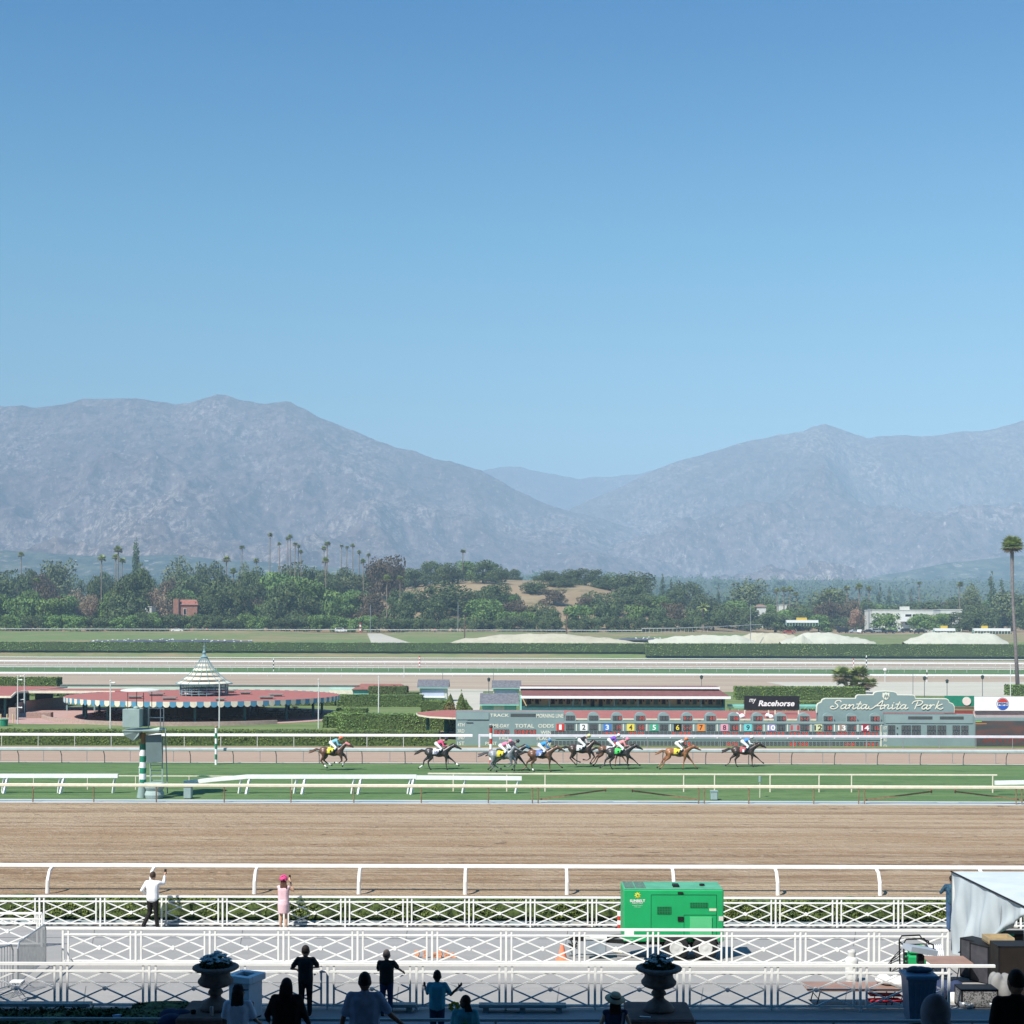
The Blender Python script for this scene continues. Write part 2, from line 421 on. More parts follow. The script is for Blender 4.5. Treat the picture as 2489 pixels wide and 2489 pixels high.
patch('pale_path', [(Xp(1085, 200), 176), (Xp(1160, 176), 176), (Xp(1175, 252), 251), (Xp(1060, 252), 251)], m_lot, .012)
patch('pale_lot', [(Xp(1860, 296), 296), (Xp(2560, 300), 300), (Xp(2600, 236), 236), (Xp(2080, 240), 240), (Xp(1950, 262), 262)], m_lot, .03)
patch('road', [(Xp(-200, 262), 262), (Xp(872, 262), 262), (Xp(872, 268), 268), (Xp(-200, 268), 268)], m_lot, .03)
patch('side_road', [(Xp(1040, 252), 252), (Xp(1270, 252), 252), (Xp(1210, 258), 258), (Xp(1090, 260), 260)], m_lot, .03)

# --- mountains
px = np.arange(-1400, 3900, 6.0); Dm = np.concatenate([np.linspace(2300, 6500, 150), np.linspace(6560, 9400, 60)])
PXg, Dg = np.meshgrid(px, Dm); Xg = (PXg - CX) * Dg / F
def layer(pts, Dr, foot, power, amp, sc_, seed, back=900):
    xs = [p[0] for p in pts]; ys = [p[1] for p in pts]
    y = np.interp(PXg, xs, ys)
    H = np.maximum((YH - y) * Dr / F + ZC, 5)
    t = np.clip((Dg - foot) / (Dr - foot), 0, 1)
    s = t ** power
    s = np.where(Dg > Dr, np.clip(1 - (Dg - Dr) / back * .5, 0, 1), s)
    wx = Xg + 250 * (fbm(Xg / 900 + seed, Dg / 900, 3) - .5)
    rv = ridged(wx / sc_ + seed, Dg / (sc_ * 1.7) + seed * 2, 6)
    env = np.where(Dg <= Dr, 4 * t * (1 - t) * .9 + .05, .05)
    rough = (ridged(Xg / 150 + seed, Dg / 240, 4) - .6) * 20 * np.clip(H / 500, .1, 1)
    z = H * s - amp * (H / 900) * env * (1 - rv) * 1.25 + rough * np.clip(t * 3, 0, 1)
    return z
L = layer([(-1400, 1050), (-700, 1000), (-200, 975), (0, 983), (80, 985), (150, 980), (210, 968), (250, 966), (330, 965), (385, 975), (425, 983), (460, 975), (485, 968), (525, 958), (560, 964), (590, 973), (640, 977), (690, 973), (740, 990), (790, 1018), (880, 1056), (970, 1085), (1080, 1120), (1165, 1137), (1200, 1158), (1300, 1212), (1400, 1245), (1500, 1270), (1600, 1300), (1700, 1345), (1800, 1395), (1950, 1450), (2100, 1500), (3900, 1520)], 5600, 2500, 1.05, 330, 620, 3.1)
Rr = layer([(-1400, 1500), (1000, 1460), (1200, 1330), (1350, 1250), (1450, 1200), (1560, 1152), (1600, 1135), (1640, 1120), (1690, 1104), (1740, 1090), (1800, 1071), (1850, 1060), (1900, 1051), (1950, 1043), (1975, 1030), (2000, 1021), (2020, 1026), (2060, 1044), (2110, 1055), (2150, 1049), (2200, 1047), (2240, 1056), (2290, 1050), (2330, 1044), (2380, 1041), (2430, 1032), (2489, 1014), (2700, 960), (3200, 930), (3900, 990)], 6400, 2700, 1.1, 380, 700, 11.7)
Mm = layer([(-1400, 1500), (800, 1400), (1050, 1200), (1150, 1143), (1190, 1133), (1230, 1126), (1265, 1127), (1300, 1135), (1350, 1146), (1400, 1160), (1470, 1152), (1560, 1143), (1620, 1130), (1800, 1140), (2100, 1300), (3900, 1500)], 8700, 6000, .9, 420, 700, 23.0)
Fh = layer([(-1400, 1500), (1800, 1500), (1930, 1455), (2050, 1415), (2130, 1396), (2200, 1385), (2300, 1365), (2400, 1352), (2489, 1345), (2900, 1320), (3900, 1350)], 3500, 2500, 1.0, 160, 400, 5.5)
Fl = layer([(-1400, 1330), (-300, 1335), (0, 1338), (200, 1352), (430, 1350), (620, 1366), (850, 1382), (1100, 1392), (1300, 1405), (1700, 1440), (3900, 1500)], 3300, 2300, .9, 60, 300, 8.5)
Zm = np.maximum.reduce([L, Rr, Mm, np.full_like(L, 8.0)])
Zf = np.maximum(Fh, Fl)
m_mt, ntm, bm_ = mk('chaparral'); bm_.inputs['Roughness'].default_value = 1.0; bm_.inputs['Specular IOR Level'].default_value = 0
tc = N(ntm, 'ShaderNodeTexCoord')
def mtn(scale, st, det, lo, hi, rough=.6):
    mp = N(ntm, 'ShaderNodeMapping'); mp.inputs['Scale'].default_value = st; ntm.links.new(tc.outputs['Object'], mp.inputs[0])
    nz = N(ntm, 'ShaderNodeTexNoise'); nz.inputs['Scale'].default_value = scale; nz.inputs['Detail'].default_value = det; nz.inputs['Roughness'].default_value = rough
    nz.inputs['Distortion'].default_value = .12
    ntm.links.new(mp.outputs[0], nz.inputs['Vector'])
    mr = N(ntm, 'ShaderNodeMapRange'); mr.inputs[1].default_value = lo; mr.inputs[2].default_value = hi; ntm.links.new(nz.outputs['Fac'], mr.inputs[0]); return mr.outputs[0]
def mixc(fac, a, b):
    mx = N(ntm, 'ShaderNodeMix'); mx.data_type = 'RGBA'; ntm.links.new(fac, mx.inputs[0])
    for i, c in ((6, a), (7, b)):
        if isinstance(c, tuple): mx.inputs[i].default_value = (*c, 1)
        else: ntm.links.new(c, mx.inputs[i])
    return mx.outputs[2]
def mmul(a, b):
    n = N(ntm, 'ShaderNodeMath'); n.operation = 'MULTIPLY'; ntm.links.new(a, n.inputs[0]); ntm.links.new(b, n.inputs[1]); return n.outputs[0]
big = mtn(.0016, (1, .6, 1.4), 3, .46, .60)
c0 = mixc(mtn(.03, (1, .5, 1), 9, .44, .56, .75), (.07, .048, .045), (.155, .108, .10))
c1 = mixc(mmul(big, mtn(.045, (1.4, .55, .9), 9, .515, .565, .8)), c0, (.35, .285, .25))
c1b = mixc(mtn(.032, (2.2, .5, .8), 10, .585, .62, .8), c1, (.42, .35, .30))
c2_ = mixc(mtn(.075, (1.4, .6, 1), 8, .57, .63, .72), c1b, (.30, .25, .215))
ntm.links.new(c2_, bm_.inputs['Base Color'])
Zm = np.minimum(Zm, 985)
grid_obj('mountains', Xg, Dg, Zm, m_mt)
k_ = int(np.searchsorted(Dm, 4200))
m_fh = layered('foothill_woods', [((.028, .04, .025), 0, 0, 0, 0, 0, 0), ((.10, .11, .065), .02, (1, .5, 1), .46, .58, 9, .9), ((.30, .26, .21), .035, (1.2, .6, 1), .575, .63, 9, .8)], bump=0)
grid_obj('foothills', Xg[:k_], Dg[:k_], Zf[:k_], m_fh)
_Zall = np.maximum(Zm, Zf); _Yrow = YH - (_Zall - ZC) * F / Dg
def on_slope(x, y):
    i = int(np.clip(np.searchsorted(px, x), 0, len(px) - 1)); r = np.where(_Yrow[:, i] <= y)[0]
    j = int(r[0]) if len(r) else len(Dm) - 1
    return float(Dm[j]), float(_Zall[j, i])

# --- haze: one closed box of thin air round everything
hz = MB().box(-9500, 9500, -75, 9600, -1.2, 1010).build('haze', [])
hz['kind'] = 'stuff'
mh = bpy.data.materials.new('haze_air'); mh.use_nodes = True; nh = mh.node_tree
for n_ in list(nh.nodes):
    if n_.type == 'BSDF_PRINCIPLED': nh.nodes.remove(n_)
pv = nh.nodes.new('ShaderNodeVolumePrincipled')
pv.inputs['Color'].default_value = (.53, .765, 1.0, 1); pv.inputs['Density'].default_value = 2.2e-4
pv.inputs['Anisotropy'].default_value = -0.35
nh.links.new(pv.outputs[0], nh.nodes['Material Output'].inputs['Volume'])
hz.data.materials.append(mh)

# --- the grandstand the photograph is taken from (behind and above the camera; it throws the shade in front)
gs = thing('grandstand', 'tall grandstand with stepped seating whose roof shades the foreground', 'grandstand', (0, 0, 2.4))
m_gs = mat('grandstand_paint', (.42, .48, .47), (.36, .42, .41), 1, .8)
m_gsr = mat('grandstand_roof_board', (.42, .43, .44), (.36, .37, .38), 1, .9)
rf = MB().box(-75, 75, -32, 19.76, 20.4, 21.19)
for k in range(-7, 8): rf.box(k * 10 - .15, k * 10 + .15, -31, 19.5, 19.75 + .35, 20.4)
part(rf, 'roof', m_gsr, gs)
tr = MB(); yv = 25.1
for k in range(30):
    y1 = 25.1 - k * .85; zt = 3.42 + k * .26
    tr.box(-60, 60, y1 - .85, y1, 2.4, zt)
part(tr, 'seating_terrace', mat('terrace_concrete', (.34, .34, .35), (.28, .28, .29), 1, .9), gs)
part(MB().box(-75, 75, -32.6, -32, 2.4, 21.0), 'back_wall', m_gs, gs)
for s_ in (-1, 1):
    part(MB().box(s_ * 75 - .3, s_ * 75 + .3, -32, 15, 2.4, 20.4), 'end_wall', m_gs, gs)
for k in (-5, -3, -1, 1, 3, 5):
    part(MB().tube([(k * 10, -6, 9.5), (k * 10, -6, 20.3)], .25, 10), 'column', m_gs, gs)
# ================================================================ RAILS AND FENCES
def post_things(root, name, positions, m, fn):
    """each post its own mesh; positions beyond 100 go in one 'stuff' part (the 100 nearest the middle of the picture stay single)"""
    ps = sorted(positions, key=lambda p: abs(p))
    for p in ps[:100]:
        mb = MB(); fn(mb, p); part(mb, name, m, root)
    if len(ps) > 100:
        mb = MB()
        for p in ps[100:]: fn(mb, p)
        o = part(mb, name, m, root); o['kind'] = 'stuff'
def rail(label, D, ztop, x0, x1, posts, rw, rh, m=OFFW, pm=None, pr=.03, off=0.0, group=None, name='running_rail', cat='rail', zbase=None, round_=False, xw=None, extra=None):
    zb = prof(D + off) if zbase is None else zbase
    X0 = Xp(x0, D, ztop); X1 = Xp(x1, D, ztop)
    t = thing(name, label, cat, ((X0 + X1) / 2, D, zb), group=group)
    mb = MB()
    if round_: mb.tube([(X0, D, ztop - rh / 2), (X1, D, ztop - rh / 2)], rh / 2, 8)
    else: mb.cbox(((X0 + X1) / 2, D, ztop - rh / 2), X1 - X0, rw, rh, bev=min(rw, rh) * .2)
    if extra: extra(mb)
    part(mb, 'rail', m, t)
    def fn(mb, X):
        if off: mb.tube([(X, D + off, zb - .1), (X, D + off * .95, zb + (ztop - zb) * .45), (X, D + off * .55, ztop - .22), (X, D + off * .05, ztop - rh)], [pr * 1.25, pr * 1.1, pr, pr], 8)
        else: mb.tube([(X, D, zb - .1), (X, D, ztop - rh * .8)], pr, 6)
    post_things(t, 'post', [Xp(p, D, (zb + ztop) / 2) for p in posts], pm or m, fn)
    return t
ar = lambda a, b, s: list(np.arange(a, b, s))
GR = 'white running rails of the race course'
# near dirt rail (goose-neck posts)
rail('thick white running rail with curved posts between clipped hedge and dirt track', 56.3, prof(56) + 1.07, -420, 2920, [-375, -124, 127, 375, 625, 876, 1132, 1377, 1634, 1884, 2130, 2380, 2630], .20, .15, WHITE, WHITE, .065, off=-.6)
rail('cream rail on brown posts along the pale kerb of the dirt track', 91.6, prof(91.6) + 1.17, -300, 2800, [-225, -74, 80, 228, 380, 545, 707, 860, 1024, 1187, 1294, 1308, 1698, 1712, 1820, 1978, 2087, 2101, 2470, 2484, 2640], .16, .2, CREAM, mat('rusty_post', (.26, .17, .10), (.17, .10, .06), 4, .8), .04)
def seg(label, pts, D, legs, lean=.12):
    """heavy white portable barrier: pts = (x px, y px) of the top edge"""
    P = [W(x, y, D) for x, y in pts]
    zb = prof(D)
    t = thing('barrier_rail', label, 'rail', (P[0].x, D, zb), group='heavy white barriers standing on the turf')
    mb = MB()
    for a, b in zip(P[:-1], P[1:]): mb.bar(a - Vector((0, 0, .13)), b - Vector((0, 0, .13)), .22, .26)
    part(mb, 'rail', WHITE, t)
    for (xa, xb) in legs:
        for xx, s in ((xa, -1), (xb, 1)) if xb else ((xa, -1),):
            Xt = Xp(xx, D, .7); yt = np.interp(Xt, [p.x for p in P], [p.z for p in P])
            part(MB().bar((Xt, D, yt - .25), (Xt - .18, D - .25 * s, zb), .15, .15), 'leg', WHITE, t)
seg('heavy white barrier with paired legs left of the striped camera tower', [(-260, 1881), (287, 1881)], 96.5, [(-230, -220), (-120, -108), (10, 19), (146, 156), (279, None)])
seg('long white barrier whose left end slopes down beside the camera tower', [(447, 1898), (520, 1890), (600, 1883), (1012, 1883)], 96.5, [(586, 607), (721, 742), (861, 878), (998, 1006)])
seg('white barrier overlapping the longer one, ending short of the thin cream rail', [(1010, 1885), (1268, 1887)], 97.0, [(1131, None), (1260, None)])
seg('white barrier entering from the right edge of the photograph over the turf', [(2418, 1898), (2700, 1893)], 96.5, [(2560, 2570)])
rail('thin cream rail on slim posts over the turf right of the white barriers', 98.5, prof(98) + 1.23, 1040, 2424, [1102, 1232, 1325, 1662, 1737, 1872, 1991, 2070, 2413], .07, .11, CREAM, CREAM, .045)
rail('thin cream rail with slim posts behind the heavy barriers at left', 99.0, prof(98) + .95, -100, 760, [-20, 82, 213, 330, 340, 460, 710], .06, .07, CREAM, CREAM, .04)
# swinging gates: brown brace bars
def gate(label, xa, ya, xb, yb, D=91.9):
    a = W(xa, ya, D); b = W(xb, yb, D)
    t = thing('track_gate', label, 'gate', (a.x, D, prof(D)), group='braced gates hinged on the cream rail')
    rm = MATS['rusty_post']
    part(MB().bar(a, b, .06, .09), 'brace', rm, t)
    u_ = b if ya > yb else a
    part(MB().bar((u_.x, D, u_.z - .1), (u_.x, D, prof(D) + 1.0), .08, .08), 'hanger', rm, t)
    part(MB().bar((a.x, D, prof(D) + 1.0), (b.x, D, prof(D) + 1.0), .05, .05), 'top_bar', rm, t)
gate('brown braced gate with brace rising right, left of the blue-grey post box', 1312, 1943, 1472, 1920)
gate('brown braced gate with brace falling right, beside the blue-grey post box', 1537, 1922, 1694, 1943)
gate('brown braced gate with brace rising right, near the right edge of the turf', 2102, 1945, 2264, 1924)
gate('brown braced gate with brace falling right, at the far right of the turf', 2322, 1924, 2489, 1945)
# far turf rail: broad grey cover, bent posts, thin posts behind
BENT = ar(-385, 2900, 105.2); DARKPOST = mat('dark_post', (.16, .17, .17), (.10, .11, .11), 4, .6)
rail('grey rail with broad flat cover and bent dark posts beyond the turf', 119.4, prof(119) + 1.30, -500, 2950, BENT, .30, .27, mat('rail_cover', (.45, .50, .50), (.38, .42, .42), 1.5, .6), DARKPOST, .035, off=1.0, xw=True)
rail('slim grey wire rail on thin posts behind the broad grey turf rail', 121.2, prof(121) + 1.15, -500, 2950, ar(-420, 2950, 105.2), .04, .05, STEEL, STEEL, .03)
rail('white rail before the clipped infield hedge, ending at the gap by the toteboard', 136.2, prof(136) + 1.22, -500, 1149, ar(-440, 1150, 88.8), .12, .25, WHITE, OFFW, .03)
def endp(mb):
    Xe = Xp(1165, 136.2, 0.6); mb.bar((Xe, 136.2, 0), (Xe, 136.2, 1.2), .16, .16)
rail('white rail running across the front of the toteboard to the right edge', 136.2, prof(136) + 1.22, 1163, 2950, ar(1218, 2950, 88.8), .12, .24, mat('dull_white', (.62, .62, .66), (.55, .55, .58), 2, .6), STEEL, .03, extra=endp)
# backstretch rails
rail('thick white rail, the nearest of the backstretch rails, on the brown dirt', 322, 1.12, -900, 3400, ar(-880, 3400, 45), .25, .42, WHITE, OFFW, .035)
rail('slim rail with many small posts at the near edge of the backstretch turf', 359, 1.28, -900, 3400, ar(-880, 3400, 38), .1, .16, OFFW, OFFW, .035)
rail('thin white rail just beyond the backstretch turf', 379, 1.25, -900, 3400, ar(-880, 3400, 60), .12, .16, OFFW, OFFW, .04)
rail('thick white rail on closely spaced posts in the middle of the backstretch', 424, 1.32, -900, 3400, ar(-880, 3400, 33), .25, .42, WHITE, WHITE, .05)
rail('farthest white rail of the backstretch below the dry grass bank', 486, 1.05, -900, 3400, ar(-880, 3400, 33.5), .1, .2, WHITE, OFFW, .05)
rail('pale rail on the grassy bank in front of the trees, left and centre', 563, prof(563) + 1.25, -900, 1560, ar(-880, 1560, 12.2), .1, .22, OFFW, mat('bank_post', (.33, .27, .2), (.25, .2, .15), 3, .8), .07)
def curved_rail():
    pts = [(1560, 563), (1640, 566), (1720, 580), (1800, 600), (1900, 630)]
    P = [Vector((Xp(x, d), d, prof(d) + 1.9 + (d - 563) * .02)) for x, d in pts]
    t = thing('running_rail', 'pale rail curving away uphill past the oak hill at right of centre', 'rail', (P[0].x, P[0].y, prof(563)))
    part(MB().tube(P, .11, 6), 'rail', OFFW, t)
    for k in range(34):
        f = k / 34 * 4; i = int(f); p = P[i].lerp(P[i + 1], f - i)
        part(MB().tube([(p.x, p.y, p.z - 2.1), p], .06, 5), 'post', OFFW, t)
curved_rail()

# ---- the three white lattice fences of the apron
def lattice_fence(label, D, zt, height, posts, pitch_px, m=WHITE, endx=None, startx=None):
    zb = prof(D)
    t = thing('lattice_fence', label, 'fence', (0, D, zb), group='white lattice fences across the apron')
    bw = .042
    for i, (xa) in enumerate(posts):
        X = Xp(xa, D, zb); part(MB().cbox((X, D, zb + height / 2 - .05), .05, .05, height + .1), 'post', m, t)
    w_ = pitch_px * D / F
    zbot = zb + .09; ztp = zb + height; zmid = zb + height - .155
    tr_ = MB(); Xa = Xp(posts[0], D, zb) if startx is None else Xp(startx, D, zb); Xb = Xp(posts[-1], D, zb) if endx is None else Xp(endx, D, zb)
    tr_.cbox(((Xa + Xb) / 2, D, ztp), Xb - Xa, .07, .055); part(tr_, 'top_rail', m, t)
    for i in range(len(posts) - 1):
        a = Xp(posts[i], D, zb) + .30 * (w_ / 1.88); b = Xp(posts[i + 1], D, zb) - .30 * (w_ / 1.88)
        a = Xp(posts[i], D, zb) + .135; b = Xp(posts[i + 1], D, zb) - .135
        mb = MB()
        xa_, xb_ = Xp(posts[i], D, zb) + .026, Xp(posts[i + 1], D, zb) - .026
        mb.box(xa_, xb_, D - bw / 2, D + bw / 2, zbot - bw / 2, zbot + bw / 2)
        mb.box(xa_, xb_, D - bw / 2, D + bw / 2, zmid - bw / 2, zmid + bw / 2)
        mb.box(a - bw / 2, a + bw / 2, D - bw / 2 + .003, D + bw / 2 + .003, zbot, ztp - .02)
        mb.box(b - bw / 2, b + bw / 2, D - bw / 2 + .003, D + bw / 2 + .003, zbot, ztp - .02)
        mx_, my_ = (a + b) / 2, (zbot + zmid) / 2
        bb = bw * .72
        # two nested zig-zags crossing at the boss: large X plus outer diamond
        for (p, q, o_) in (((a, zbot), (b, zmid), 0), ((a, zmid), (b, zbot), .004), ((a, my_), (mx_, zmid), .008), ((mx_, zmid), (b, my_), .008), ((a, my_), (mx_, zbot), .008), ((mx_, zbot), (b, my_), .008)):
            # photograph: X goes corner to corner through the boss; diamond from mid sides to mid rails
            mb.bar((p[0], D + o_, p[1]), (q[0], D + o_, q[1]), bb, bb, up=(0, 1, 0))
        mb.tube([(mx_, D - .04, my_), (mx_, D + .04, my_)], .05, 12)
        part(mb, 'panel', m, t)
    return t
f1 = [-202, -52, 96, 244, 393, 541, 690, 839, 990, 1140, 1289, 1439, 1589, 1738, 1885, 2034, 2183, 2332, 2481, 2630]
lattice_fence('farthest white lattice fence, along the clipped hedge behind the standing couple', 45.2, 0, .93, f1, 149)
f2 = [-205, -26, 153, 330, 510, 689, 869, 1050, 1230, 1408, 1587, 1766, 1945, 2124, 2303]
lattice_fence('middle white lattice fence crossing in front of the green generator', 37.4, 0, .92, f2[2:], 179.5, startx=92)
lattice_fence('short length of white lattice fence at the left edge behind the crowd barriers', 40.6, 0, .93, [-230, -66, 102], 165)
f3 = [-283, -67, 148, 363, 580, 796, 1012, 1229, 1446, 1661, 1875, 2091, 2306]
lattice_fence('nearest white lattice fence, its lower half in the grandstand shade', 31.2, 0, .965, f3, 215.5, endx=2418)
# pipe railing in front of the walkway, broken by the two pedestals
def pipe_rail(label, xa, xb):
    D = 26.0; zt = ZC - (2479.5 - YH) * D / F; zb = prof(D)
    A, B = Xp(xa, D, zt), Xp(xb, D, zt)
    t = thing('pipe_railing', label, 'railing', ((A + B) / 2, D, zb), group='grey pipe railings of the grandstand front')
    part(MB().cbox(((A + B) / 2, D, zt), B - A, .07, .05, bev=.01), 'rail', GREYB, t)
    n = max(2, int((B - A) / 1.9))
    for k in range(n + 1):
        X = A + (B - A) * k / n; part(MB().tube([(X, D, zb), (X, D, zt - .02)], .022, 6), 'post', GREYB, t)
    part(MB().cbox(((A + B) / 2, D, zb + .45), B - A, .03, .03), 'mid_rail', GREYB, t)
pipe_rail('grey pipe railing between the two urn pedestals behind the people at the bottom', 590, 1512)
pipe_rail('grey pipe railing right of the urn pedestal with the wide urn, at the bottom right', 1690, 2700)
pipe_rail('grey pipe railing at the bottom left behind the dark hedge', -200, 440)
# low boarding ramps against the near fence
for lab, xa, xb in (('long low grey board lying under the near lattice fence at the left edge', -60, 222), ('low grey board under the near lattice fence behind the polo shirt man', 842, 1012), ('low grey board under the near lattice fence left of the straw hat', 1164, 1376)):
    D = 31.02; zb = prof(D); A, B = Xp(xa, D, zb), Xp(xb, D, zb)
    t = thing('low_board', lab, 'board', ((A + B) / 2, D, zb), group='low grey boards by the near fence')
    part(MB().cbox(((A + B) / 2, D, zb + .15), B - A, .22, .07, bev=.008), 'plank', GREYB, t)
    for X in (A + .15, (A + B) / 2, B - .15):
        part(MB().cbox((X, D, zb + .058), .12, .16, .114), 'block', GREYB, t)
# ================================================================ FOLIAGE HELPERS, HEDGES
LEAF = mat('hedge_leaf', (.21, .28, .07), (.09, .145, .04), .9, .7, rnd=.12, spec=.2)
LEAFD = mat('far_hedge_leaf', (.20, .29, .09), (.11, .18, .06), .25, .8, rnd=.15, spec=.1)
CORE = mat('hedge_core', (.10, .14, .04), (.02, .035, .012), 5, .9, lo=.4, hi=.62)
def cards(P, nrm, size, rs, tilt=.9):
    """leaf quads at P (n,3) facing roughly nrm; numpy -> verts, faces"""
    n = len(P)
    d = nrm + rs.normal(0, tilt, (n, 3)); d /= np.linalg.norm(d, axis=1)[:, None] + 1e-9
    r = rs.normal(0, 1, (n, 3)); a = np.cross(d, r); a /= np.linalg.norm(a, axis=1)[:, None] + 1e-9
    b = np.cross(d, a)
    s = (size * rs.uniform(.6, 1.35, n))[:, None]
    a = a * s * .5; b = b * s * .5 * rs.uniform(.5, 1, n)[:, None]
    V = np.stack([P - a - b * .3, P - b, P + a * .9 + b * .2, P + b], 1).reshape(-1, 3)
    Fc = np.arange(n * 4).reshape(n, 4)
    return V, Fc
def np_mesh(name, V, Fc, mats, mi=None):
    me = bpy.data.meshes.new(name)
    me.vertices.add(len(V)); me.vertices.foreach_set('co', np.asarray(V, dtype=np.float32).ravel())
    n = len(Fc); me.loops.add(n * 4); me.loops.foreach_set('vertex_index', np.asarray(Fc, dtype=np.int32).ravel())
    me.polygons.add(n); me.polygons.foreach_set('loop_start', np.arange(n, dtype=np.int32) * 4)
    try: me.polygons.foreach_set('loop_total', np.full(n, 4, dtype=np.int32))
    except Exception: pass
    for m in mats: me.materials.append(m)
    if mi is not None: me.polygons.foreach_set('material_index', np.asarray(mi, dtype=np.int32))
    me.update(); me.validate()
    return me
_hs = [0]
def hedge(label, poly_x, D0, D1, h, leaf=.12, dens=60, group=None, m=None, z0=None, wav=.05, cat='hedge', slant=0.0):
    """clipped hedge: poly_x=(X0,X1) world x, from D0 to D1, height h; slant = x shift of the far side"""
    _hs[0] += 1; rs = np.random.default_rng(100 + _hs[0])
    X0, X1 = poly_x; zb = prof((D0 + D1) / 2) if z0 is None else z0
    nx = max(4, int((X1 - X0) / max(.35, leaf * 3))); ny = 4; nz = 4
    # core: bumpy box
    V = []; Fc = []
    def wob(p, k=1.0):
        return (mnoise.noise(Vector(p) * (.35 / max(leaf, .05) * .25)) * wav * 2 + mnoise.noise(Vector(p) * (.35 / max(leaf, .05))) * wav) * k
    def face(o, u, v, nu, nv, n):
        b = len(V)
        for j in range(nv + 1):
            for i in range(nu + 1):
                p = Vector(o) + Vector(u) * (i / nu) + Vector(v) * (j / nv)
                V.append(tuple(p + Vector(n) * wob(p)))
        for j in range(nv):
            for i in range(nu):
                q = b + j * (nu + 1) + i; Fc.append((q, q + 1, q + nu + 2, q + nu + 1))
    w_ = X1 - X0; d_ = D1 - D0; e = leaf * .3
    face((X0, D0, 0), (w_, 0, 0), (0, 0, h), nx, nz, (0, -1, 0))
    face((X0, D0, h), (w_, 0, 0), (slant, d_, 0), nx, ny, (0, 0, 1))
    face((X0, D0, 0), (0, 0, h), (slant, d_, 0), nz, ny, (-1, 0, 0))
    face((X1, D0, 0), (slant, d_, 0), (0, 0, h), ny, nz, (1, 0, 0))
    nc = len(Fc)
    areas = [(w_ * h, 0), (w_ * d_, 1), (h * d_, 2), (h * d_, 3)]
    PP = []; NN = []
    for a, k in areas:
        n = int(a * dens); u_ = rs.random(n); v_ = rs.random(n); j = rs.uniform(-.5, .35, n) * leaf
        if k == 0: P = np.stack([X0 + u_ * w_, D0 - j, v_ * h], 1); Nn = (0, -1, .4)
        elif k == 1: P = np.stack([X0 + u_ * w_ + slant * v_, D0 + v_ * d_, h + j], 1); Nn = (0, 0, 1)
        elif k == 2: P = np.stack([X0 + j + slant * u_, D0 + u_ * d_, v_ * h], 1); Nn = (-1, 0, .3)
        else: P = np.stack([X1 - j + slant * u_, D0 + u_ * d_, v_ * h], 1); Nn = (1, 0, .3)
        # clumpy: drop leaves where a noise says gap
        keep = fbm(P[:, 0] / (leaf * 5) + 40, (P[:, 2] + P[:, 1]) / (leaf * 4) + 40, 3) > .24
        P = P[keep]; PP.append(P); NN.append(np.tile(np.array(Nn, float), (len(P), 1)))
    P = np.concatenate(PP); Nn = np.concatenate(NN)
    LV, LF = cards(P, Nn, leaf, rs)
    V = np.concatenate([np.array(V), LV]); Fa = np.concatenate([np.array(Fc), LF + (len(V) - len(LV))])
    mi = np.concatenate([np.zeros(nc, int), np.ones(len(LF), int)])
    cx = (X0 + X1) / 2
    V[:, 0] -= cx; V[:, 1] -= D0
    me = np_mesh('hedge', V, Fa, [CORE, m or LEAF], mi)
    o = bpy.data.objects.new('hedge', me); col.objects.link(o); o.location = (cx, D0, zb)
    tag(o, label, cat, group)
    return o
hedge('long low clipped hedge between the farthest lattice fence and the dirt track', (-34, 34), 45.75, 46.95, .70, .085, 430, m=mat('apron_hedge_leaf', (.17, .21, .05), (.04, .07, .02), 2.2, .7, rnd=.1, lo=.42, hi=.6))
part_c = MB().box(-36, 36, 45.42, 45.62, prof(45.5) - .1, prof(45.5) + .14); tag(part_c.build('planter_kerb', m_kerb), kind='structure')
hedge('clipped hedge between the pavilion and the white rail, ending beside the toteboard', (Xp(-480, 138), Xp(1066, 138)), 137.6, 140.2, 1.32, .15, 55)
hedge('big dark hedge wedge between the pavilion paving and the brick path', (Xp(838, 158), Xp(1175, 158)), 156.5, 159.5, 1.75, .16, 50, m=LEAFD, slant=-1.0)
hedge('low sloping hedge end at the right of the pavilion steps', (Xp(797, 166), Xp(842, 166)), 161.5, 172, 1.2, .16, 50)
hedge('short dark hedge right of the pavilion in front of the lawn', (Xp(822, 182), Xp(893, 182)), 180, 183, 1.0, .18, 45, m=LEAFD)
hedge('long clipped hedge crossing the infield behind the pavilion', (Xp(822, 204), Xp(1027, 204)), 203, 206, 1.55, .2, 40, m=LEAFD)
hedge('clipped hedge block in front of the shuttered booth beside the cone shrubs', (Xp(1026, 190), Xp(1092, 190)), 188, 195, 1.45, .18, 45)
hedge('rounded brownish hedge beside the mint building', (Xp(898, 222), Xp(990, 222)), 221, 224, 2.0, .22, 35, m=mat('browned_leaf', (.16, .15, .06), (.07, .09, .03), .8, .8))
hedge('small square hedge against the shuttered booth', (Xp(985, 218), Xp(1018, 218)), 216.5, 218, 1.3, .2, 40, m=MATS['browned_leaf'])
hedge('clipped hedge behind the black advertising board', (Xp(1792, 225), Xp(2100, 225)), 224, 229, 1.9, .22, 35)
hedge('dark hedge on the left behind the red roofed building', (Xp(-120, 232), Xp(147, 232)), 230, 233, 2.9, .25, 30)
hedge('hedge block beside the tall palm at the right edge', (Xp(2456, 240), Xp(2700, 240)), 238, 243, 1.7, .25, 30, m=LEAFD)
hedge('low green hedge strip under the black advertising board', (Xp(1810, 196), Xp(1990, 196)), 195, 197, 1.2, .2, 40)
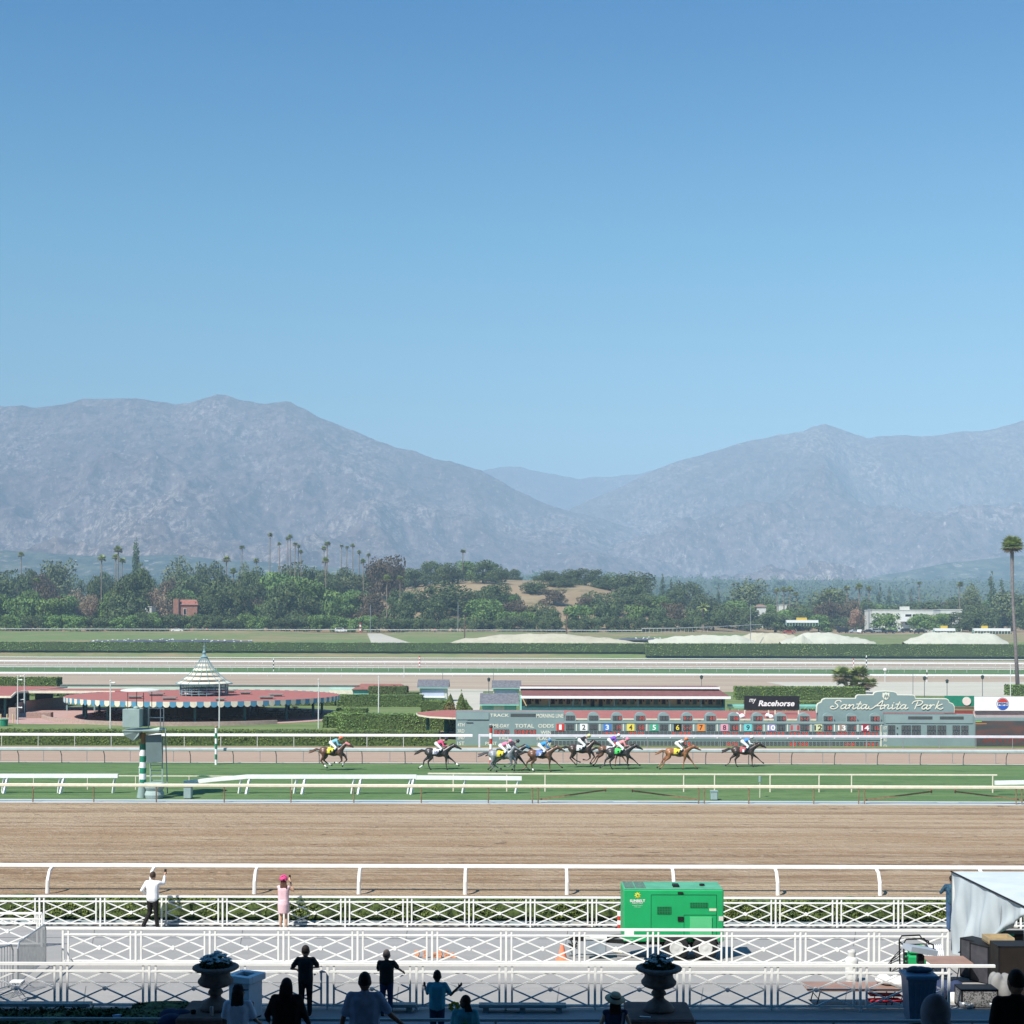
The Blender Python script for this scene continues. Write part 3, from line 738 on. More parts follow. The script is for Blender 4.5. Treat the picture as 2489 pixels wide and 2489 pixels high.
hedge('very long dark clipped hedge on the far bank, left of the step in height', (Xp(-900, 510), Xp(1566, 510)), 509, 513.5, 2.9, .42, 7, m=LEAFD, z0=prof(510) + .4, wav=.15)
hedge('taller clipped hedge on the far bank, right of the step in height', (Xp(1571, 504), Xp(3400, 504)), 502, 508, 4.1, .42, 7, m=mat('olive_leaf', (.26, .32, .10), (.14, .21, .065), .3, .8), z0=prof(505) + 1.0, wav=.15)
hedge('dark hedge seen through the pavilion posts on the right', (Xp(640, 206), Xp(815, 206)), 205, 207.5, 1.5, .2, 30, m=LEAFD)
hedge('dark hedge seen through the pavilion on the left beside the brick wall', (Xp(150, 210), Xp(330, 210)), 209, 211, 1.6, .2, 30, m=LEAFD)

# ================================================================ LETTERING
def text(s, x, y, z, h, m, parent, name='lettering', w=None, shear=0.0, bold=0.0, thick=.01, align='CENTER', font_sp=1.0):
    """text standing in the x-z plane, facing the camera; centre (x,z), cap height h, total width w"""
    cu = bpy.data.curves.new('t', 'FONT'); cu.body = s; cu.size = 1.0; cu.extrude = 0.0; cu.offset = bold; cu.shear = shear
    cu.space_character = font_sp; cu.resolution_u = 3
    o = bpy.data.objects.new('t', cu); col.objects.link(o)
    dg = bpy.context.evaluated_depsgraph_get(); dg.update()
    me0 = bpy.data.meshes.new_from_object(o.evaluated_get(dg))
    col.objects.unlink(o); bpy.data.objects.remove(o)
    n = len(me0.vertices); co = np.empty(n * 3); me0.vertices.foreach_get('co', co); co = co.reshape(-1, 3)
    if n == 0: return None
    mn, mx = co.min(0), co.max(0)
    k = h / .69 if w is None else None
    sx = (w / (mx[0] - mn[0])) if w else k; sz = h / (mx[1] - mn[1]) if w else k
    cx_ = (mn[0] + mx[0]) / 2 if align == 'CENTER' else mn[0]; cz_ = (mn[1] + mx[1]) / 2
    mb = MB()
    V = [(x + (p[0] - cx_) * sx, y, z + (p[1] - cz_) * sz) for p in co]
    mb.add(V, [tuple(p.vertices) for p in me0.polygons])
    bpy.data.meshes.remove(me0)
    return mb.build(name, m, parent)
_sk = [0]
def stroke(mb, pts, w, y, T):
    """flat brush stroke through pts (smoothed), T maps unit -> (x,z)"""
    P = [Vector(p) for p in pts]; Q = []; _sk[0] += 1
    if len(P) < 3: Q = P
    else:
        for i in range(len(P) - 1):
            p0 = P[max(i - 1, 0)]; p1 = P[i]; p2 = P[i + 1]; p3 = P[min(i + 2, len(P) - 1)]
            for t in (0, .25, .5, .75):
                Q.append(.5 * ((2 * p1) + (p2 - p0) * t + (2 * p0 - 5 * p1 + 4 * p2 - p3) * t * t + (3 * p1 - p0 - 3 * p2 + p3) * t ** 3))
        Q.append(P[-1])
    pts3 = [(T(q)[0], y, T(q)[1]) for q in Q]
    for i_, (a, b) in enumerate(zip(pts3[:-1], pts3[1:])):
        dy_ = Vector((0, -.0011 * (i_ + 1) - .02 * (_sk[0] % 5) * .6, 0)); a = Vector(a) + dy_; b = Vector(b) + dy_
        a = Vector(a); b = Vector(b); d = (b - a)
        if d.length < 1e-6: continue
        d.normalize(); n = Vector((-d.z, 0, d.x)) * w / 2; e = d * w * .25
        mb.quad(a - e - n, b + e - n, b + e + n, a - e + n)
        y_ = a.y
SCRIPT = {
 'S': (.95, [[(.85, .95), (.65, 1.17), (.3, 1.1), (.22, .82), (.5, .58), (.62, .3), (.4, .02), (.05, .0), (-.15, .2), (.0, .38), (.15, .3)]]),
 'a': (.82, [[(.52, .52), (.28, .6), (.04, .35), (.08, .05), (.3, .02), (.5, .3), (.56, .58), (.52, .15), (.64, .0), (.86, .18)]]),
 'n': (.86, [[(-.05, .45), (.1, .58), (.12, .02)], [(.12, .3), (.34, .58), (.52, .5), (.5, .12), (.64, .0), (.88, .18)]]),
 't': (.52, [[(.3, 1.0), (.16, .12), (.28, .0), (.54, .18)], [(-.05, .66), (.48, .68)]]),
 'A': (1.05, [[(-.55, .35), (-.5, .05), (-.2, .02), (.3, .55), (.78, 1.15), (.74, .1), (.86, .0), (1.05, .15)], [(.1, .42), (.95, .46)]]),
 'i': (.45, [[(.02, .5), (.1, .56), (.1, .1), (.22, .0), (.46, .18)], [(.12, .82), (.14, .88)]]),
 'P': (.95, [[(.36, 1.02), (.24, .0)], [(-.2, .72), (-.05, 1.05), (.5, 1.18), (.88, 1.0), (.75, .62), (.4, .48)]]),
 'r': (.6, [[(-.05, .45), (.1, .58), (.12, .02)], [(.12, .3), (.3, .58), (.52, .54)]]),
 'k': (.85, [[(.24, 1.12), (.1, .0)], [(.7, .7), (.2, .32), (.5, .04), (.72, .0), (.9, .18)]]),
 ' ': (.55, [])}
def script_text(s, x0, x1, zb, h, y, m, parent, w):
    tot = sum(SCRIPT[c][0] for c in s); k = (x1 - x0) / (tot + .1); mb = MB(); cur = 0.15
    for c in s:
        adv, st = SCRIPT[c]
        if c == ' ': mb.build('lettering', m, parent); mb = MB()
        for pts in st:
            stroke(mb, pts, w, y, lambda q, cur=cur: (x0 + (cur + q[0] + .22 * q[1]) * k, zb + q[1] * h / 1.15))
        cur += adv
    return mb.build('lettering', m, parent)
SEG = {'0': 'abcdef', '1': 'bc', '2': 'abged', '3': 'abgcd', '4': 'fgbc', '5': 'afgcd', '6': 'afgedc', '7': 'abc', '8': 'abcdefg', '9': 'abcdfg', '-': 'g', ' ': ''}
def seg_digit(mb, ch, x, z, w, h, y, t):
    """seven segment digit; material 1 lit, 2 unlit"""
    hw, hh = w / 2, h / 2
    S = {'a': ((-hw, hh), (hw, hh)), 'g': ((-hw, 0), (hw, 0)), 'd': ((-hw, -hh), (hw, -hh)), 'f': ((-hw, 0), (-hw, hh)), 'b': ((hw, 0), (hw, hh)), 'e': ((-hw, -hh), (-hw, 0)), 'c': ((hw, -hh), (hw, 0))}
    for k, (p, q) in S.items():
        mb.cur = 1 if k in SEG[ch] else 2
        px_, pz = x + (p[0] + q[0]) / 2, z + (p[1] + q[1]) / 2
        L_ = (abs(q[0] - p[0]) or t) + (0 if q[0] != p[0] else 0); H_ = (abs(q[1] - p[1]) or t)
        if q[0] != p[0]: L_ -= t * .6
        else: H_ -= t * .6
        mb.quad((px_ - L_ / 2, y, pz - H_ / 2), (px_ + L_ / 2, y, pz - H_ / 2), (px_ + L_ / 2, y, pz + H_ / 2), (px_ - L_ / 2, y, pz + H_ / 2))
    mb.cur = 0
CELL = mat('display_glass', (.045, .05, .055), (.035, .04, .042), 3, .4)
LIT = emis('display_red', (.85, .10, .06), .55)
UNLIT = mat('display_unlit', (.16, .17, .17), (.14, .15, .15), 3, .6)
DISP = [CELL, LIT, UNLIT]
def display(s, n, x0, x1, z0, z1, y, parent, name='digit_display', gap=.12, dash=True):
    """n separate dark cells with the string s right aligned"""
    mb = MB(); s = s.rjust(n); cw = (x1 - x0) / n
    for i in range(n):
        a = x0 + i * cw + cw * gap / 2; b = x0 + (i + 1) * cw - cw * gap / 2
        mb.box(a, b, y, y + .03, z0, z1)
        seg_digit(mb, s[i], (a + b) / 2, (z0 + z1) / 2, (b - a) * .50, (z1 - z0) * .66, y - .004, cw * .13)
    return part(mb, name, DISP, parent)
PANEL = mat('toteboard_panel', (.20, .27, .265), (.175, .24, .24), .5, .65)
PANEL2 = mat('toteboard_panel_raised', (.225, .30, .295), (.20, .27, .27), .5, .65)
LETTER = mat('cream_letter', (.72, .70, .58), (.66, .64, .53), 3, .6)
# ---------------------------------------------------------------- toteboard
TD = 138.6
def BX(x): return (x - CX) * TD / F + ROLL * 9
def BZ(y): return ZC - (y - YH - ROLL * 350) * TD / F
tb = thing('toteboard', 'long blue-grey betting toteboard with numbered columns and red digits behind the white rail', 'toteboard', (BX(1740), TD, 0))
y0 = TD
fr = MB()
fr.box(BX(1108), BX(1371), y0, y0 + 1.2, 0, BZ(1730)); fr.box(BX(1371), BX(2148), y0, y0 + 1.2, 0, BZ(1757)); fr.box(BX(2148), BX(2368), y0, y0 + 1.2, 0, BZ(1735))
fr.box(BX(1990), BX(2148), y0 + .3, y0 + 1.1, BZ(1757), BZ(1730))
part(fr, 'cabinet', PANEL, tb)
for (a, b, c, d) in ((1111, 1188, 1733, 1750), (1371, 2148, 1752.5, 1758), (1111, 2368, 1816, 1822), (2152, 2364, 1737, 1756), (1350, 2140, 1794.5, 1797)):
    part(MB().box(BX(a), BX(b), y0 - .06, y0 - .003, BZ(d), BZ(c)), 'ledge', PANEL2, tb)
# panel seams: thin raised strips in one dark teal
sm_ = MB()
for a, b, yy in ((1135, 1188, 1750.5), (1133, 1150, 1757.5)): sm_.box(BX(a), BX(b), y0 - .075, y0 - .001, BZ(yy), BZ(yy) + .03)
part(sm_, 'seam', mat('seam_dark', (.05, .08, .08), (.04, .06, .06), 3, .8), tb)
def tx(s, xa, xb, yc, hp=11, m=LETTER, par=tb, bold=.012, y=None):
    return text(s, (BX(xa) + BX(xb)) / 2, (y0 - .02) if y is None else y, BZ(yc), hp * TD / F, m, par, w=BX(xb) - BX(xa), bold=bold)
for s_, a, b, c, hp in (('FIN', 1116, 1131, 1738.5, 8), (':', 1142, 1144, 1738.5, 7), ('4TH', 1112, 1129, 1763, 8.5), ('3RD', 1112, 1129, 1778, 8.5), ('2ND', 1112, 1129, 1794, 8.5), ('1ST', 1112, 1129, 1808, 8.5),
    ('TRACK', 1191, 1237, 1739.5, 7.5), ('MORNING LINE', 1304, 1369, 1740.5, 9.5), ('TIME-DAY', 1189, 1238, 1765, 8.5), ('TOTAL', 1252, 1298, 1765, 9), ('ODDS', 1308, 1346, 1765, 9), ('WIN', 1314, 1340, 1781, 8.5), ('RACE', 1214, 1238, 1795, 8), ('PLACE', 1305, 1340, 1795.5, 8.5), ('POST', 1180, 1208, 1808, 8), ('SHOW', 1305, 1340, 1809.5, 8.5),
    ('1ST', 2147, 2156, 1768, 7.5), ('2ND', 2147, 2156, 1782.5, 7.5), ('3RD', 2147, 2156, 1797, 7.5), ('4TH', 2147, 2156, 1812, 7.5)):
    tx(s_, a, b, c, hp)
part(MB().box(BX(1241), BX(1302), y0 - .02, y0 - .002, BZ(1743), BZ(1735.5)), 'dark_slot', mat('dark_slot', (.07, .08, .08), (.05, .06, .06), 3, .6), tb)
for a, b in ((2207, 2266), (2284, 2342)): part(MB().box(BX(a), BX(b), y0 - .07, y0 - .062, BZ(1747), BZ(1739.5)), 'dark_slot', MATS['dark_slot'], tb)
display('02215 1', 4, BX(1201), BX(1238), BZ(1786), BZ(1774), y0 - .03, tb); display('84', 1, BX(1239), BX(1248), BZ(1786), BZ(1774), y0 - .03, tb) if False else None
display('508258', 6, BX(1250), BX(1303), BZ(1786), BZ(1774), y0 - .03, tb)
tiles = {1: ((.60, .04, .03), (.8, .8, .8)), 2: ((.80, .80, .78), (.02, .02, .02)), 3: ((.06, .19, .52), (.8, .8, .8)), 4: ((.75, .62, .10), (.08, .05, .02)), 5: ((.05, .36, .20), (.8, .8, .8)), 6: ((.015, .015, .015), (.75, .58, .05)), 7: ((.75, .27, .06), (.06, .03, .03)), 8: ((.72, .34, .42), (.1, .02, .05)), 9: ((.16, .58, .58), (.02, .04, .06)), 10: ((.30, .27, .45), (.85, .85, .85)), 11: ((.30, .34, .34), (.6, .03, .04)), 12: ((.60, .62, .38), (.02, .02, .02)), 13: ((.32, .24, .20), (.8, .78, .74)), 14: ((.30, .03, .05), (.85, .8, .8))}
arch = {3: '8', 4: '20', 6: '9-2', 7: '30', 8: '38', 9: '20', 10: '8', 11: '5-2', 12: '12', 13: '20', 14: '20'}
odds = {3: '19', 4: '60', 6: '5-2', 8: '60', 9: '28', 11: '1', 12: '30', 13: '1', 14: '16'}
win = {3: '19458', 4: '9929', 6: '81888', 8: '9472', 9: '10558', 10: '38208', 11: '49428', 12: '9934', 13: '38918', 14: '18044', 1: '', 2: ''}
shw = {11: '88788', 13: '348', 14: '1481', 8: '828', 6: '28', 3: '88'}
for i in range(14):
    n = i + 1; xc = 1362 + 57.0 * i
    bgc, fgc = tiles[n]
    wd = 9 if n < 10 else 9.5
    p_ = part(MB().cbox((BX(xc), y0 - .025, BZ(1768)), 18.5 * TD / F, .045, 17 * TD / F), 'number_plate', mat('plate_%d' % n, bgc, tuple(v * .9 for v in bgc), 3, .5), tb)
    text(str(n), BX(xc), y0 - .056, BZ(1768), 12.5 * TD / F, mat('numeral_%d' % n, fgc, fgc, 3, .5), p_, 'numeral', w=(6 if n == 1 else 7.5 if n < 10 else 17) * TD / F * 1.1, bold=.02)
    display(odds.get(n, ''), 3, BX(xc + 13), BX(xc + 34), BZ(1775.5), BZ(1761), y0 - .03, tb, gap=.06)
    display(win.get(n, ''), 6, BX(xc - 9 - 15), BX(xc + 33), BZ(1789), BZ(1777.5), y0 - .03, tb, gap=.2)
    display('', 6, BX(xc - 9 - 15), BX(xc + 33), BZ(1799), BZ(1798), y0 - .03, tb, gap=.2) if False else None
    display(shw.get(n, ''), 6, BX(xc - 24), BX(xc + 33), BZ(1815), BZ(1802), y0 - .03, tb, gap=.25)
    part(MB().box(BX(xc + 38.2), BX(xc + 40.4), y0 - .05, y0 - .002, BZ(1777), BZ(1760)), 'divider', LETTER, tb)
    part(MB().cbox((BX(xc + 39.3), y0 - .05, BZ(1793)), .12, .09, .09), 'floodlight_bracket', WHITE, tb)
    # arch housing above
    xa = xc + 24; pts = [(BX(xa - 14), BZ(1757)), (BX(xa - 14), BZ(1742))]
    for k in range(0, 11):
        t = math.pi - math.pi * k / 10; pts.append((BX(xa + 13 * math.cos(t)), BZ(1742) + .40 * math.sin(t)))
    pts += [(BX(xa + 14), BZ(1742)), (BX(xa + 14), BZ(1757))]
    pts = [p for j, p in enumerate(pts) if j == 0 or (Vector(p) - Vector(pts[j - 1])).length > .01]
    a_ = part(MB().prism(pts, y0 + .02, y0 + .9), 'arch_housing', PANEL2, tb)
    display(arch.get(n, ''), 3, BX(xa - 11), BX(xa + 11), BZ(1751.5), BZ(1740), y0 - .012, a_, gap=.04)
part(MB().box(BX(2140), BX(2142.6), y0 - .05, y0 - .002, BZ(1822), BZ(1762)), 'divider', LETTER, tb)
for (a, b, n) in ((2158, 2176, 3), (2191, 2214, 3), (2216, 2238, 3), (2253, 2276, 3), (2278, 2300, 3), (2315, 2334, 2), (2336, 2354, 2)):
    for yy in (1768, 1782.5): display('', n, BX(a), BX(b), BZ(yy + 6.5), BZ(yy - 6.5), y0 - .03, tb, gap=.1)
part(MB().cbox((BX(2181), y0 - .03, BZ(1768)), .12, .03, .12).cbox((BX(2181), y0 - .03, BZ(1782.5)), .12, .03, .12), 'colon', CELL, tb)
# crest sign above the board
sg = thing('venue_sign', 'stepped blue-grey sign with cream script lettering standing on the toteboard', 'sign', (BX(2154), TD + .35, BZ(1730)))
def crop6(pts): return [(BX(1780 + a * .367), BZ(1640 + b * .367)) for a, b in pts]
outl = crop6([(562, 250), (562, 205), (570, 188), (592, 178), (600, 160), (622, 152), (820, 152), (826, 134), (840, 128), (938, 128), (944, 114), (965, 106), (1020, 102), (1072, 106), (1094, 114), (1100, 128), (1204, 129), (1216, 136), (1220, 152), (1424, 153), (1440, 162), (1446, 178), (1468, 186), (1479, 205), (1479, 250)])
cx_s = sum(p[0] for p in outl) / len(outl); cz_s = BZ(1708)
part(MB().prism(outl, TD + .35, TD + .6), 'sign_border', LETTER, sg)
inn = []
for i, p in enumerate(outl):
    a = Vector(outl[i - 1]); b = Vector(outl[(i + 1) % len(outl)]); q = Vector(p)
    t1 = (q - a).normalized(); t2 = (b - q).normalized(); nn = Vector((t1.y + t2.y, -(t1.x + t2.x)))
    if nn.length > 1e-6: nn.normalize()
    inn.append(tuple(q + nn * .075))
part(MB().prism(inn, TD + .31, TD + .349), 'sign_face', PANEL, sg)
script_text('Santa Anita Park', BX(2019), BX(2291), BZ(1722), .78, TD + .295, LETTER, sg, .095)
sh = crop6([(1000, 116), (1012, 120), (1022, 113), (1032, 120), (1045, 116), (1044, 145), (1036, 158), (1022, 163), (1008, 157), (999, 143)])
c_ = part(MB().prism(sh, TD + .27, TD + .309), 'crest', LETTER, sg)
mbc = MB(); stroke(mbc, [(-.5, -.4), (-.2, .5), (.1, -.4), (.3, .5), (.6, -.2)], .07, TD + .26, lambda q: (BX(2155) + q[0] * .35, BZ(1691) + q[1] * .3)); part(mbc, 'emblem', PANEL, c_)
# video screen at right
vs = thing('video_screen', 'dark video screen in a blue-grey frame right of the toteboard', 'screen', (BX(2430), TD + .1, 0))
part(MB().box(BX(2368) + .01, BX(2760), TD + .02, TD + 1.3, 0, BZ(1743)), 'frame', PANEL, vs)
m_scr, nts, bs = mk('screen_face'); bs.inputs['Roughness'].default_value = .35
tcs = N(nts, 'ShaderNodeTexCoord'); wv = N(nts, 'ShaderNodeTexNoise'); wv.inputs['Scale'].default_value = .9; wv.inputs['Detail'].default_value = 4
mps = N(nts, 'ShaderNodeMapping'); mps.inputs['Scale'].default_value = (.4, 1, 1.6); nts.links.new(tcs.outputs['Object'], mps.inputs[0]); nts.links.new(mps.outputs[0], wv.inputs['Vector'])
crs = N(nts, 'ShaderNodeValToRGB'); crs.color_ramp.elements[0].position = .45; crs.color_ramp.elements[1].position = .62
crs.color_ramp.elements[0].color = (.055, .058, .06, 1); crs.color_ramp.elements[1].color = (.12, .06, .05, 1)
nts.links.new(wv.outputs['Fac'], crs.inputs[0]); nts.links.new(crs.outputs[0], bs.inputs['Base Color'])
s_ = part(MB().box(BX(2371), BX(2740), TD - .02, TD + .018, BZ(1815), BZ(1750)), 'display', m_scr, vs)
part(MB().box(BX(2371), BX(2386), TD - .03, TD - .022, BZ(1752.5), BZ(1751)), 'graphic', emis('screen_green', (.3, .8, .1), .4), vs)
part(MB().box(BX(2371), BX(2398), TD - .03, TD - .022, BZ(1757.5), BZ(1756.5)), 'graphic', emis('screen_orange', (.9, .4, .05), .4), vs)
text('SANTA ANITA', BX(2470), TD - .03, BZ(1793), .75, emis('screen_red', (.30, .05, .04), .25), vs, 'graphic', w=BX(2560) - BX(2395))
part(MB().box(BX(2368), BX(2760), TD - .06, TD + .015, 0, BZ(1817)), 'base_panel', PANEL2, vs)
# round-ended red roof behind the board
rr = thing('infield_shelter', 'long low shelter with red flat roof directly behind the toteboard', 'shelter', (BX(1600), 146, 0))
pts = [(Xp(2368, 143), 142.6), (Xp(2368, 156), 156.5), (Xp(1160, 156), 156.5), (Xp(1085, 156), 156), (Xp(1040, 154), 153.8), (Xp(1012, 151), 151), (Xp(1018, 148), 147.8), (Xp(1045, 145), 145), (Xp(1100, 143), 143.2), (Xp(1200, 142.6), 142.6)]
rm = MB(); n = len(pts)
rm.add([(x, y, 2.22) for x, y in pts] + [(x, y, 2.36) for x, y in pts], [tuple(range(n)), tuple(reversed(range(n, 2 * n)))])
part(rm, 'roof', BRICKRED, rr)
fm = MB()
for i in range(n):
    a, b = pts[i], pts[(i + 1) % n]; fm.bar((a[0], a[1], 2.28), (b[0], b[1], 2.28), .1, .16)
part(fm, 'fascia', CREAM, rr)
for x, d in ((1040, 149), (1083, 147), (1088, 154), (1180, 146), (1400, 150), (1700, 150), (2000, 150), (2300, 150)):
    part(MB().cbox((Xp(x, d), d, 1.1), .3, .3, 2.24), 'column', TEALD, rr)
# white statues / chairs seen between the arches
for lab, xs, w_ in (('white covered equipment between the eighth and ninth arches', 1802, .9), ('white rounded bundle between the ninth and tenth arches', 1870, .8)):
    o = MB(); rs_ = random.Random(int(xs))
    for k in range(6): o.ell((Xp(xs, 143) + rs_.uniform(-.4, .4), 143.3 + rs_.uniform(-.3, .3), 2.36 + rs_.uniform(.1, .35)), .25, .2, .2, 10, 6)
    tag(link_mesh(skin(o, .05, 2), 'covered_equipment', WHITE, None), lab, 'equipment')
# ================================================================ INFIELD BUILDINGS
SHINGLE = mat('grey_shingle', (.17, .17, .19), (.10, .10, .115), 3.5, .9)
MAROON = mat('maroon_roof', (.20, .085, .08), (.16, .065, .06), 1.5, .8)
TAN = mat('tan_stucco', (.62, .48, .28), (.54, .42, .24), 2, .9)
BRICKW = mat('brick_wall', (.36, .24, .20), (.24, .15, .12), 6, .9)
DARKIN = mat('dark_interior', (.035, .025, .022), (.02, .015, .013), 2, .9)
# ---- round pavilion
PX0, PY0, PR = PAVC[0], PAVC[1], 16.8
pv_ = thing('round_pavilion', 'round red roofed pavilion with blue and cream scalloped edge and striped cupola', 'pavilion', (PX0, PY0, 0))
part(MB().lathe([(0.01, 2.50), (PR - .05, 2.38), (PR, 2.38), (PR, 2.62), (PR - .4, 2.64), (3.2, 2.62), (0.01, 2.62)], (PX0, PY0, 0), 96), 'roof', BRICKRED, pv_)
BLUE = mat('awning_blue', (.09, .26, .38), (.075, .22, .33), 2, .7)
va = MB(); ns = 138
for k in range(ns):
    va.cur = k % 2; t0 = 2 * math.pi * k / ns; dt = 2 * math.pi / ns
    top = 2.66; V = []; seg_n = 6
    for j in range(seg_n + 1):
        u_ = j / seg_n; t = t0 + dt * u_; dz = .42 + .24 * math.sin(math.pi * min(1, max(0, u_))) ** .5
        V += [(PX0 + (PR + .03) * math.cos(t), PY0 + (PR + .03) * math.sin(t), top), (PX0 + (PR + .03) * math.cos(t), PY0 + (PR + .03) * math.sin(t), top - dz)]
    va.add(V, [(2 * j, 2 * j + 1, 2 * j + 3, 2 * j + 2) for j in range(seg_n)])
va.build('scalloped_valance', [CREAM, BLUE], pv_)
for k in range(16):
    t = 2 * math.pi * (k + .35) / 16; part(MB().tube([(PX0 + 14.6 * math.cos(t), PY0 + 14.6 * math.sin(t), 0), (PX0 + 14.6 * math.cos(t), PY0 + 14.6 * math.sin(t), 2.42)], .16, 8), 'column', TEALD, pv_)
for k in range(10):
    t = 2 * math.pi * k / 10; part(MB().tube([(PX0 + 6.6 * math.cos(t), PY0 + 6.6 * math.sin(t), 0), (PX0 + 6.6 * math.cos(t), PY0 + 6.6 * math.sin(t), 2.45)], .2, 8), 'column', WOOD, pv_)
part(MB().lathe([(5.2, 0), (5.6, 0), (5.6, 1.15), (5.75, 1.15), (5.75, 1.25), (5.0, 1.25), (5.0, 0)], (PX0, PY0, 0), 40), 'bar_counter', WOOD, pv_)
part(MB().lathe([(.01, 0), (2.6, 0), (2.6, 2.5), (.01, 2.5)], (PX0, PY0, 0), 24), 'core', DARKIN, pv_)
for x, y, w_ in ((380, 1691, 1.9), (412, 1701, 1.7), (329, 1698, 1.7), (597, 1687, 1.4), (671, 1692, 1.8), (648, 1698, 1.8), (535, 1703, 1.1), (560, 1683, 1.2)):
    D = F * (ZC - 2.75) / (y - YH); X = Xp(x, D, 2.7)
    part(MB().cbox((X, D, 2.90), w_, 1.1, .14, rz=.12).cbox((X, D, 2.78), w_ * .8, .8, .22, rz=.12), 'roof_vent', mat('vent_grey', (.28, .25, .23), (.2, .18, .17), 3, .8), pv_)
cu = thing('cupola', 'tmp', 'x'); bpy.data.objects.remove(cu)
cp = MB()
CUB = mat('cupola_paint', (.20, .32, .35), (.15, .26, .29), 2, .7)
for k in range(20):
    t = 2 * math.pi * k / 20; x_, y_ = PX0 + 2.95 * math.cos(t), PY0 + 2.95 * math.sin(t)
    cp.tube([(x_, y_, 2.6), (x_, y_, 4.05)], .05, 5)
for z in (2.85, 3.2, 3.52, 4.02):
    cp.lathe([(2.93, z - .03), (2.99, z - .03), (2.99, z + .03), (2.93, z + .03)], (PX0, PY0, 0), 40)
for k in range(60):
    t = 2 * math.pi * k / 60; t2 = t + 2 * math.pi / 60
    cp.bar((PX0 + 2.96 * math.cos(t), PY0 + 2.96 * math.sin(t), 3.3), (PX0 + 2.96 * math.cos(t2), PY0 + 2.96 * math.sin(t2), 3.62), .03)
    cp.bar((PX0 + 2.96 * math.cos(t2), PY0 + 2.96 * math.sin(t2), 3.3), (PX0 + 2.96 * math.cos(t), PY0 + 2.96 * math.sin(t), 3.62), .03)
part(cp, 'cupola_lattice', CUB, pv_)
def cr(z): # cupola profile
    return float(np.interp(z, [4.1, 4.5, 5.3, 6.3, 7.1, 7.35], [3.45, 2.75, 1.75, .95, .45, .3]))
for i, z in enumerate((4.12, 4.66, 5.2, 5.74, 6.28)):
    z2 = z + .26
    part(MB().lathe([(cr(z) + .0, z), (cr(z) + .03, z), (cr(z2) + .03, z2), (cr(z2), z2)], (PX0, PY0, 0), 40), 'cupola_slat', CREAM, pv_)
for k in range(16):
    t = 2 * math.pi * k / 16
    part(MB().tube([(PX0 + (cr(z) + .06) * math.cos(t), PY0 + (cr(z) + .06) * math.sin(t), z) for z in (4.1, 4.5, 5.0, 5.6, 6.2, 6.8, 7.35)], .04, 5), 'cupola_rib', CUB, pv_)
part(MB().lathe([(3.4, 4.05), (3.52, 4.05), (3.52, 4.16), (3.4, 4.16)], (PX0, PY0, 0), 40), 'cupola_ring', CUB, pv_)
part(MB().lathe([(.01, 7.3), (.42, 7.3), (.48, 7.42), (.3, 7.55), (.14, 7.75), (.22, 7.9), (.22, 8.05), (.1, 8.2), (.06, 8.6), (.12, 8.7), (.04, 8.8), (.02, 9.3), (.01, 9.3)], (PX0, PY0, 0), 14), 'finial', CUB, pv_)
for k, (dx, dy) in enumerate(((-1.5, -2.1), (.1, -2.4), (1.2, -2.3))):
    part(MB().cbox((PX0 + dx, PY0 + dy, 2.95), .8, .5, .12, rz=.3 * k), 'roof_hatch', WHITE, pv_)
# brick walls round the paving
def arcwall(label, cx, cy, r, a0, a1, h, th=.35, m=BRICKW, n=30):
    V = []; Fc = []
    for k in range(n + 1):
        t = a0 + (a1 - a0) * k / n; c, s = math.cos(t), math.sin(t)
        V += [(cx + r * c, cy + r * s, 0), (cx + r * c, cy + r * s, h), (cx + (r + th) * c, cy + (r + th) * s, h), (cx + (r + th) * c, cy + (r + th) * s, 0)]
    for k in range(n):
        b = 4 * k; Fc += [(b, b + 1, b + 5, b + 4), (b + 1, b + 2, b + 6, b + 5), (b + 2, b + 3, b + 7, b + 6)]
    Fc += [(0, 3, 2, 1), (4 * n, 4 * n + 1, 4 * n + 2, 4 * n + 3)]
    o = MB().add(V, Fc).build('brick_wall', m, origin=(cx + r * math.cos(a0), cy + r * math.sin(a0), 0)); return tag(o, label, 'wall')
arcwall('low curved brick wall along the front of the pavilion paving', PX0, PY0, 19.0, R(196), R(307), .52, m=mat('pale_brick_wall', (.40, .30, .25), (.32, .23, .19), 4, .9))
arcwall('taller curved brick wall left of the pavilion', PX0 + 2, PY0 + 8, 26.5, R(158), R(206), 1.5)
tag(MB().cbox((Xp(33, 174), 174, .75), .9, .9, 1.5, bev=.03).build('brick_pier', MATS['pale_brick_wall'], origin=(Xp(33, 174), 174, 0)), 'square brick pier at the left end of the curved wall', 'pier')
tag(MB().cbox((Xp(103, 178), 177, .4), 3.0, 1.0, .8, bev=.03).build('brick_planter', BRICKW, origin=(Xp(103, 178), 177, 0)), 'low brick planter block in front of the curved wall', 'planter')
